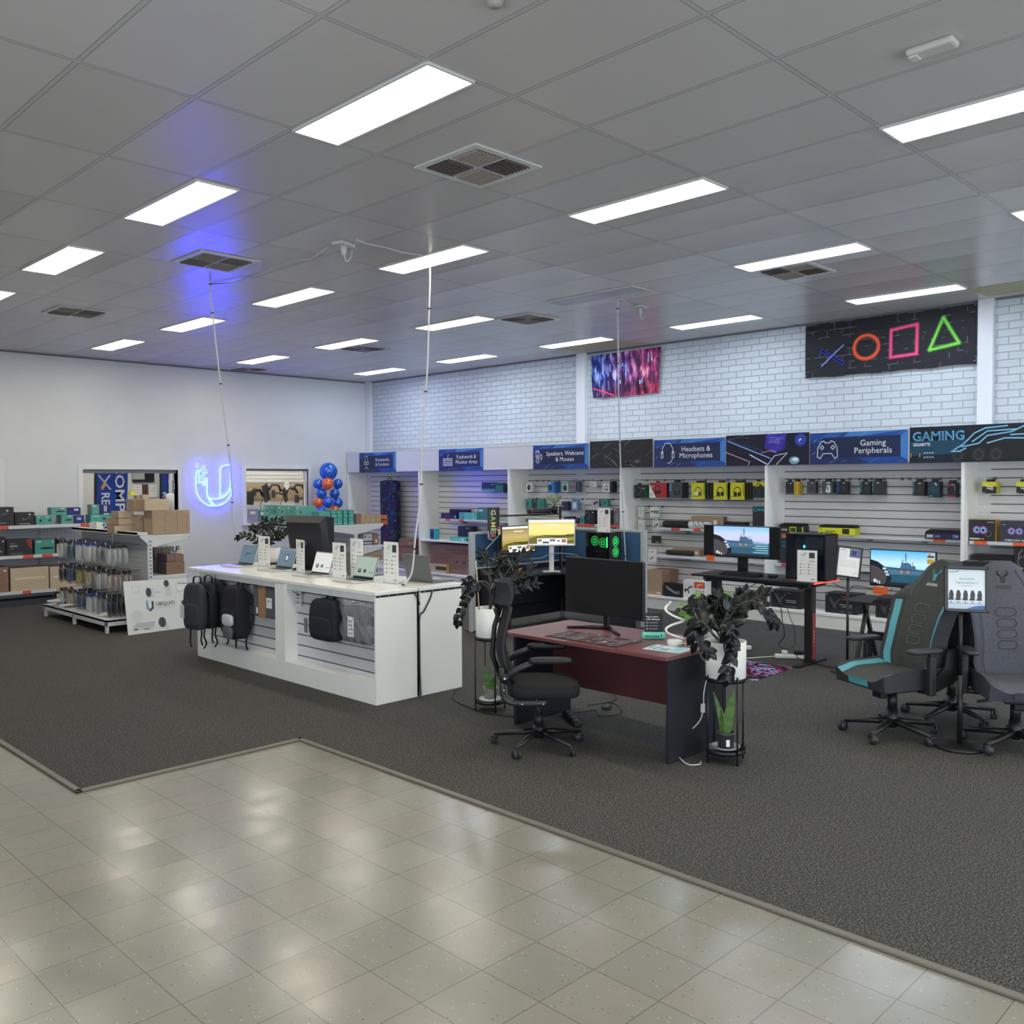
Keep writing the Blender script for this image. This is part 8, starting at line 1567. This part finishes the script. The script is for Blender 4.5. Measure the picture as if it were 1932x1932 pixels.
# printed mat, power board, cables on the carpet
t = NT('floor_mat_print', .8, .2); p = t.coord('Object', scale=(2.5, 2.5, 1)); n1 = t.n('TexNoise'); n1.inputs['Scale'].default_value = 1.6; n1.inputs['Detail'].default_value = 4; n1.inputs['Distortion'].default_value = 2.5; t.l(p, n1.inputs['Vector']); t.base(t.ramp(n1.outputs[0], [(.36, '#1a1620'), (.46, '#26202c'), (.495, '#d83a8a'), (.52, '#2a2248'), (.545, '#3f7ad8'), (.57, '#cfe0f4'), (.6, '#2a2a4a'), (.7, '#17151c')]))
mb = MB(); mb.box(-.4, -.45, 0, .4, .45, .006, t.m, .002); solo('floor_mat', mb, 'dark floor mat with pink and blue print under the standing desk', 'floor mat', (7.85, 4.75, .0085), .05)
r = thing('power_board', 'white power board with black plug on the carpet by the standing desk', 'power board', (8.70, 4.55, .0085), 2.15); mb = MB(); mb.box(-.19, -.03, 0, .19, .03, .04, mat('#e4e4e2', .4), .01); part('body', mb, r); mb = MB(); mb.box(-.1, -.03, .04, .0, .03, .085, BLACK, .012); part('plug', mb, r); mb = MB(); mb.box(.06, -.025, .04, .12, .025, .08, mat('#e4e4e2', .4), .01); part('plug', mb, r)
cable([(8.6, 4.72, .02), (8.2, 4.95, .014), (7.9, 5.0, .02), (7.4, 4.75, .03), (7.0, 4.55, .14), (6.6, 4.3, .2)], .006, WC, 'white power cord running from the power board across the carpet')
mb = MB(); mb.sball((0, 0, 0), (.07, .06, .05), mat('#e0e0de', .4), .6); solo('plug_head', mb, 'white plug on the cord beside the large white pot', 'plug', tuple(on('z', .04, 1412, 1222)))
q = cpt((8.6, 4.75), (0, 0, 0)); cable([(8.8, 4.95, Z3-.1), q(1470, 1140), q(1476, 1170), q(1480, 1200), (8.75, 4.75, .12), (8.68, 4.6, .09)], .005, BLACK, 'black lead hanging from the standing desk to the power board'); cable([(8.78, 4.75, Z3-.1), q(1489, 1160), q(1498, 1185), q(1500, 1215), (8.72, 4.6, .1)], .004, BLACK, 'thin black lead hanging beside the thicker one at the standing desk')
cable([(8.66, 4.5, .06), (8.58, 4.4, .03), (8.5, 4.0, .014), (8.46, 3.6, .014), (8.6, 3.3, .02)], .005, BLACK, 'black cord running past the red desk leg to the small table'); cable([(8.85, 4.2, Z3-.05), (8.88, 4.05, .74), (8.8, 3.95, .8), (8.9, 3.7, .76), (8.72, 3.55, Z4+.1)], .004, BLACK, 'black cord swagged between standing desk and small table')
cable([(8.75, 4.95, Z3-.07), (8.9, 5.3, .62), (8.95, 5.5, .55)], .004, BLACK, 'black cord under the ultrawide monitor')
cable([(5.3, 5.98, .015), (5.1, 5.8, .014), (5.0, 5.55, .014), (4.95, 5.2, .014), (5.05, 4.95, .014)], .005, BLACK, 'black cord on the carpet between counter and plant stand')
# ================================================================ packs hanging on the counter front
def strap(r, pts, w_=.012, nm='strap'): mb = MB(); mb.tube(spline(pts, 5), w_, mat('#1c1c21', .7), 5, flat=.3); part(nm, mb, r)
BK1, BK2 = noisy('bag_charcoal', '#34353a', '#3c3d43', 150, .8), noisy('bag_black', '#1c1c23', '#24242c', 150, .8)
def backpack(label, loc, rz, w_, d, h_, m, pocket=True, tail=True, tag_=None, clear=False):
    """back of the pack at local y = 0, front towards -y; origin at its foot"""
    r = thing('backpack', label, 'backpack', loc, rz, 'backpacks on the counter front')
    sh = lambda x, y, z: (x*(1-.18*max(0, z)**3), y*(1-.25*max(0, z)), z)
    mb = MB(); mb.sball((0, -d/2, h_/2), (w_, d, h_), m, .36, 28, 18, sh); b = part('body', mb, r)
    if pocket: mb = MB(); mb.sball((0, -d*.93, h_*.33), (w_*.82, d*.4, h_*.5), m, .5, 24, 12); part('front_pocket', mb, r)
    mb = MB(); mb.tube([(-w_*.42, -d*.5, h_*.35), (-w_*.44, -d*.55, h_*.7), (-w_*.3, -d*.5, h_*.93), (0, -d*.5, h_*.985), (w_*.3, -d*.5, h_*.93), (w_*.44, -d*.55, h_*.7), (w_*.42, -d*.5, h_*.35)], .005, mat('#121216', .5), 6); part('zip', mb, b)
    strap(r, [(-.045, -.03, h_*.95), (-.05, -.02, h_+.05), (0, -.02, h_+.07), (.05, -.02, h_+.05), (.045, -.03, h_*.95)], .014, 'carry_handle')
    for s_ in (-1, 1): strap(r, [(s_*.08, -.02, h_*.9), (s_*.13, .025, h_*.75), (s_*.14, .03, h_*.4), (s_*.12, .0, h_*.12)], .024, 'shoulder_strap')
    if tail:
        for s_ in (-1, 1): strap(r, [(s_*.11, -.02, h_*.1), (s_*.1, -.03, -.06), (s_*.12, -.02, -.14), (s_*.09, -.03, -.19)], .012, 'strap_tail')
    if tag_: mb = MB(); mb.box(tag_[0]-.03, tag_[1]-.002, tag_[2], tag_[0]+.03, tag_[1], tag_[2]+.13, mat(tag_[3], .5)); part('swing_tag', mb, r)
    return r
HX = 4.62
def chook(y, z, x1, label): mb = MB(); mb.tube([(4.628, y, z), (x1, y, z+.006), (x1-.008, y, z+.02)], .004, HOOK, 6); mb.box(4.624, y-.02, z-.02, 4.629, y+.02, z+.01, HOOK); solo('display_hook', mb, label, 'hook', group='counter hooks')
chook(8.86, .83, 4.14, 'long wire hook carrying three backpacks at the counter end')
for i, (x, m) in enumerate(((4.32, BK1), (4.44, BK2), (4.56, BK2))):
    backpack(('charcoal backpack hanging front of the three at the far counter end', 'black backpack hanging middle of the three at the far counter end', 'black backpack hanging innermost of the three at the far counter end')[i], (x, 8.80, .365), -PI/2+.25, .28, .105, .47, m, i == 0, True, (-.1, -.13, .12, '#c9cacb') if i == 0 else None)
chook(8.36, .83, 4.42, 'wire hook carrying the black roll-top backpack')
rb = backpack('black backpack with a silver patch hanging right of the three', (4.57, 8.36, .3), -PI/2, .34, .17, .53, BK2, True, True); mb = MB(); mb.sball((.06, -.205, .2), (.2, .05, .12), mat('#c9ccce', .3), .6, 18, 10); part('silver_patch', mb, rb); mb = MB(); mb.sball((.05, -.2, .08), (.17, .05, .13), mat('#6f7278', .5, alpha=.8), .6, 18, 10); part('mesh_pocket', mb, rb)
chook(7.93, .83, 4.5, 'wire hook carrying the laptop sleeve')
r = thing('laptop_sleeve', 'grey laptop sleeve with a tan card band hanging on the counter front', 'laptop sleeve', (4.6, 7.92, .545), -PI/2); mb = MB(); mb.box(-.2, -.06, 0, .2, -.01, .3, noisy('sleeve_grey', '#55585e', '#5f6268', 120, .8), .018); part('body', mb, r); mb = MB(); mb.box(-.085, -.0625, -.005, .045, -.0602, .325, mat('#a87f5a', .6)); mb.box(-.085, -.0625, .305, .045, -.005, .325, mat('#a87f5a', .6)); part('card_band', mb, r); mb = MB(); mb.rect((0, -.0602, 0), LU, LW_, .06, .1, .165, .2, PAPER, .0015); mb.rect((0, -.0602, 0), LU, LW_, .08, .16, .14, .175, INKL, .0025); mb.rect((0, -.0602, 0), LU, LW_, -.13, .03, -.1, .09, PAPER, .0015); part('price_label', mb, r)
chook(7.35, .83, 4.53, 'wire hook carrying the small card near the centre panel')
mb = MB(); mb.box(-.045, -.006, 0, .045, 0, .14, mat('#dcdcd8', .5)); mb.rect((0, -.006, 0), LU, LW_, -.03, .1, .03, .115, INK, .001); mb.rect((0, -.006, 0), LU, LW_, -.035, .07, .035, .085, INKL, .001); mb.rect((0, -.006, 0), LU, LW_, -.03, .02, .03, .05, INKL, .001); solo('accessory_card', mb, 'small white accessory card hanging near the centre panel', 'card', (4.58, 7.35, .705), -PI/2)
chook(6.82, .83, 4.44, 'wire hook carrying the navy backpack'); backpack('navy black boxy backpack with a grey tag hanging on the near bay', (4.60, 6.82, .455), -PI/2, .42, .14, .37, noisy('bag_navy', '#1e1f2b', '#262735', 150, .8), True, False, (-.19, -.16, .06, '#77797e'))
chook(6.36, .83, 4.48, 'wire hook carrying the bag in clear plastic')
r = thing('laptop_bag', 'grey bag wrapped in clear plastic hanging beside the navy backpack', 'bag', (4.6, 6.36, .465), -PI/2); mb = MB(); mb.box(-.19, -.1, .02, .19, -.01, .33, noisy('bag_slate', '#4a4d54', '#55585f', 120, .8), .03); part('body', mb, r)
mb = MB(); q = random.Random(2); cr = lambda u, v, s_: ((u-.5)*.5+.02*math.sin(v*13+u*5), -.055+s_*(.062*(1-abs(2*u-1)**4)*(1-abs(2*v-1)**4)+.008*math.sin(u*29+v*17)), -.02+.42*v)
mb.grid(lambda u, v: cr(u, v, -1), 22, 18, mat('#c4c8cc', .12, alpha=.3, spec=.8, name='plastic_wrap')); part('plastic_wrap', mb, r)
mb = MB(); mb.rect((0, -.118, 0), LU, LW_, -.07, .08, .02, .25, PAPER, .002)
for k in range(4): mb.rect((0, -.118, 0), LU, LW_, -.055, .1+.035*k, .0, .115+.035*k, INKL, .003)
part('price_label', mb, r)
# ================================================================ drop cords from the ceiling, ceiling sockets
CW = mat('#c9cacc', .5, name='cord_white')
def drop(top, pts, label):
    mb = MB(); P = spline([top]+pts, 6); mb.tube(P, .008, CW, 6); o = solo('drop_cord', mb, label, 'cord'); 
    for k in range(2, len(P), max(5, len(P)//5)): t_ = MB(); p = P[k]; t_.cbox((p.x, p.y, p.z), (.022, .022, .012), BLACK); part('cable_tie', t_, o)
f1 = cpt((5.2, 9.4), (0, 0, 0)); T1 = on('z', CEIL-.001, 397, 528); q = [(397, 560), (402, 600), (412, 690), (424, 790), (432, 850), (438, 920), (444, 1003)]
n_ = len(q); B1 = V((5.3, 9.3, .98)); 
def along(T_, B_, pix):
    """points of a hanging cord: on the pixel rays, at the depth of the straight line from ceiling to bench"""
    out = []
    for px_, py_ in pix:
        d = FW+RT*((px_-966)/F_PX)-UP*((py_-966)/F_PX); best = min((abs((EYE+d*k).z-(T_+(B_-T_)*t2).z)+.6*abs(k-((T_+(B_-T_)*t2)-EYE).dot(FW)), k) for t2 in [i/40 for i in range(41)] for k in [((T_+(B_-T_)*t2)-EYE).dot(FW)]); out.append(EYE+d*best[1])
    return out
drop(T1, along(T1, B1, q)+[V((5.35, 9.3, CT+.004))], 'white drop cord falling past the blue neon sign to the counter')
T2 = on('z', CEIL-.001, 800, 487); drop(T2, along(T2, V((4.95, 6.25, CT)), [(811, 500), (809, 600), (806, 700), (797, 820), (794, 930), (784, 1010), (777, 1080)])+[V((4.9, 6.22, CT+.004))], 'white drop cord falling to the near end of the counter')
T3 = on('z', CEIL-.001, 1165, 563); drop(T3, along(T3, V((9.0, 7.1, 1.1)), [(1166, 640), (1167, 740), (1171, 880), (1176, 980), (1180, 1050)])+[V((9.05, 7.0, .74))], 'white drop cord falling to the corner desk behind the partition')
for (x, y), lb in (((648, 458), 'left, between the warm lamps'), ((1208, 577), 'right, near the unlit light')):
    p = on('z', CEIL-.001, x, y); r = thing('ceiling_socket', 'white ceiling power socket with plug, %s' % lb, 'socket', p, .3); mb = MB(); mb.box(-.09, -.06, -.03, .09, .06, 0, CW, .006); part('plate', mb, r); mb = MB(); mb.lathe([(0, -.1), (.02, -.1), (.035, -.03), (0, -.03)], (.0, 0, 0), CW, 12); part('plug', mb, r); mb = MB(); mb.tube(spline([(0, 0, -.09), (.04, .0, -.15), (.1, 0, -.1), (.14, .02, -.02)], 5), .007, CW, 6); part('plug_lead', mb, r)
def ceilcord(pix, label): mb = MB(); mb.tube([V(on('z', CEIL-.008, *p))-V((0, 0, .02 if i % 2 else 0)) for i, p in enumerate(pix)], .006, CW, 5); solo('extension_lead', mb, label, 'cord', group='cords pinned to the ceiling')
ceilcord([(672, 452), (690, 455), (727, 467), (760, 472), (800, 482)], 'white cord pinned along the ceiling from the left socket to the middle drop cord'); ceilcord([(620, 466), (585, 485), (550, 492), (515, 500), (478, 522), (440, 530), (397, 536)], 'pale cord pinned along the ceiling from the left socket to the neon sign drop'); ceilcord([(1170, 562), (1190, 572), (1208, 578)], 'short pale cord on the ceiling between right socket and drop cord')
cable([(4.9, 6.06, .912), (4.93, 6.045, .86), (4.952, 6.04, .8)], .006, BLACK, 'black cord at the near end of the counter top'); cable([(5.1, 6.052, .9), (5.07, 6.045, .84), (5.0, 6.045, .74), (4.955, 6.05, .68), (4.953, 6.05, .3), (4.955, 6.04, .02)], .007, BLACK, 'black cord sagging across the rear counter end')
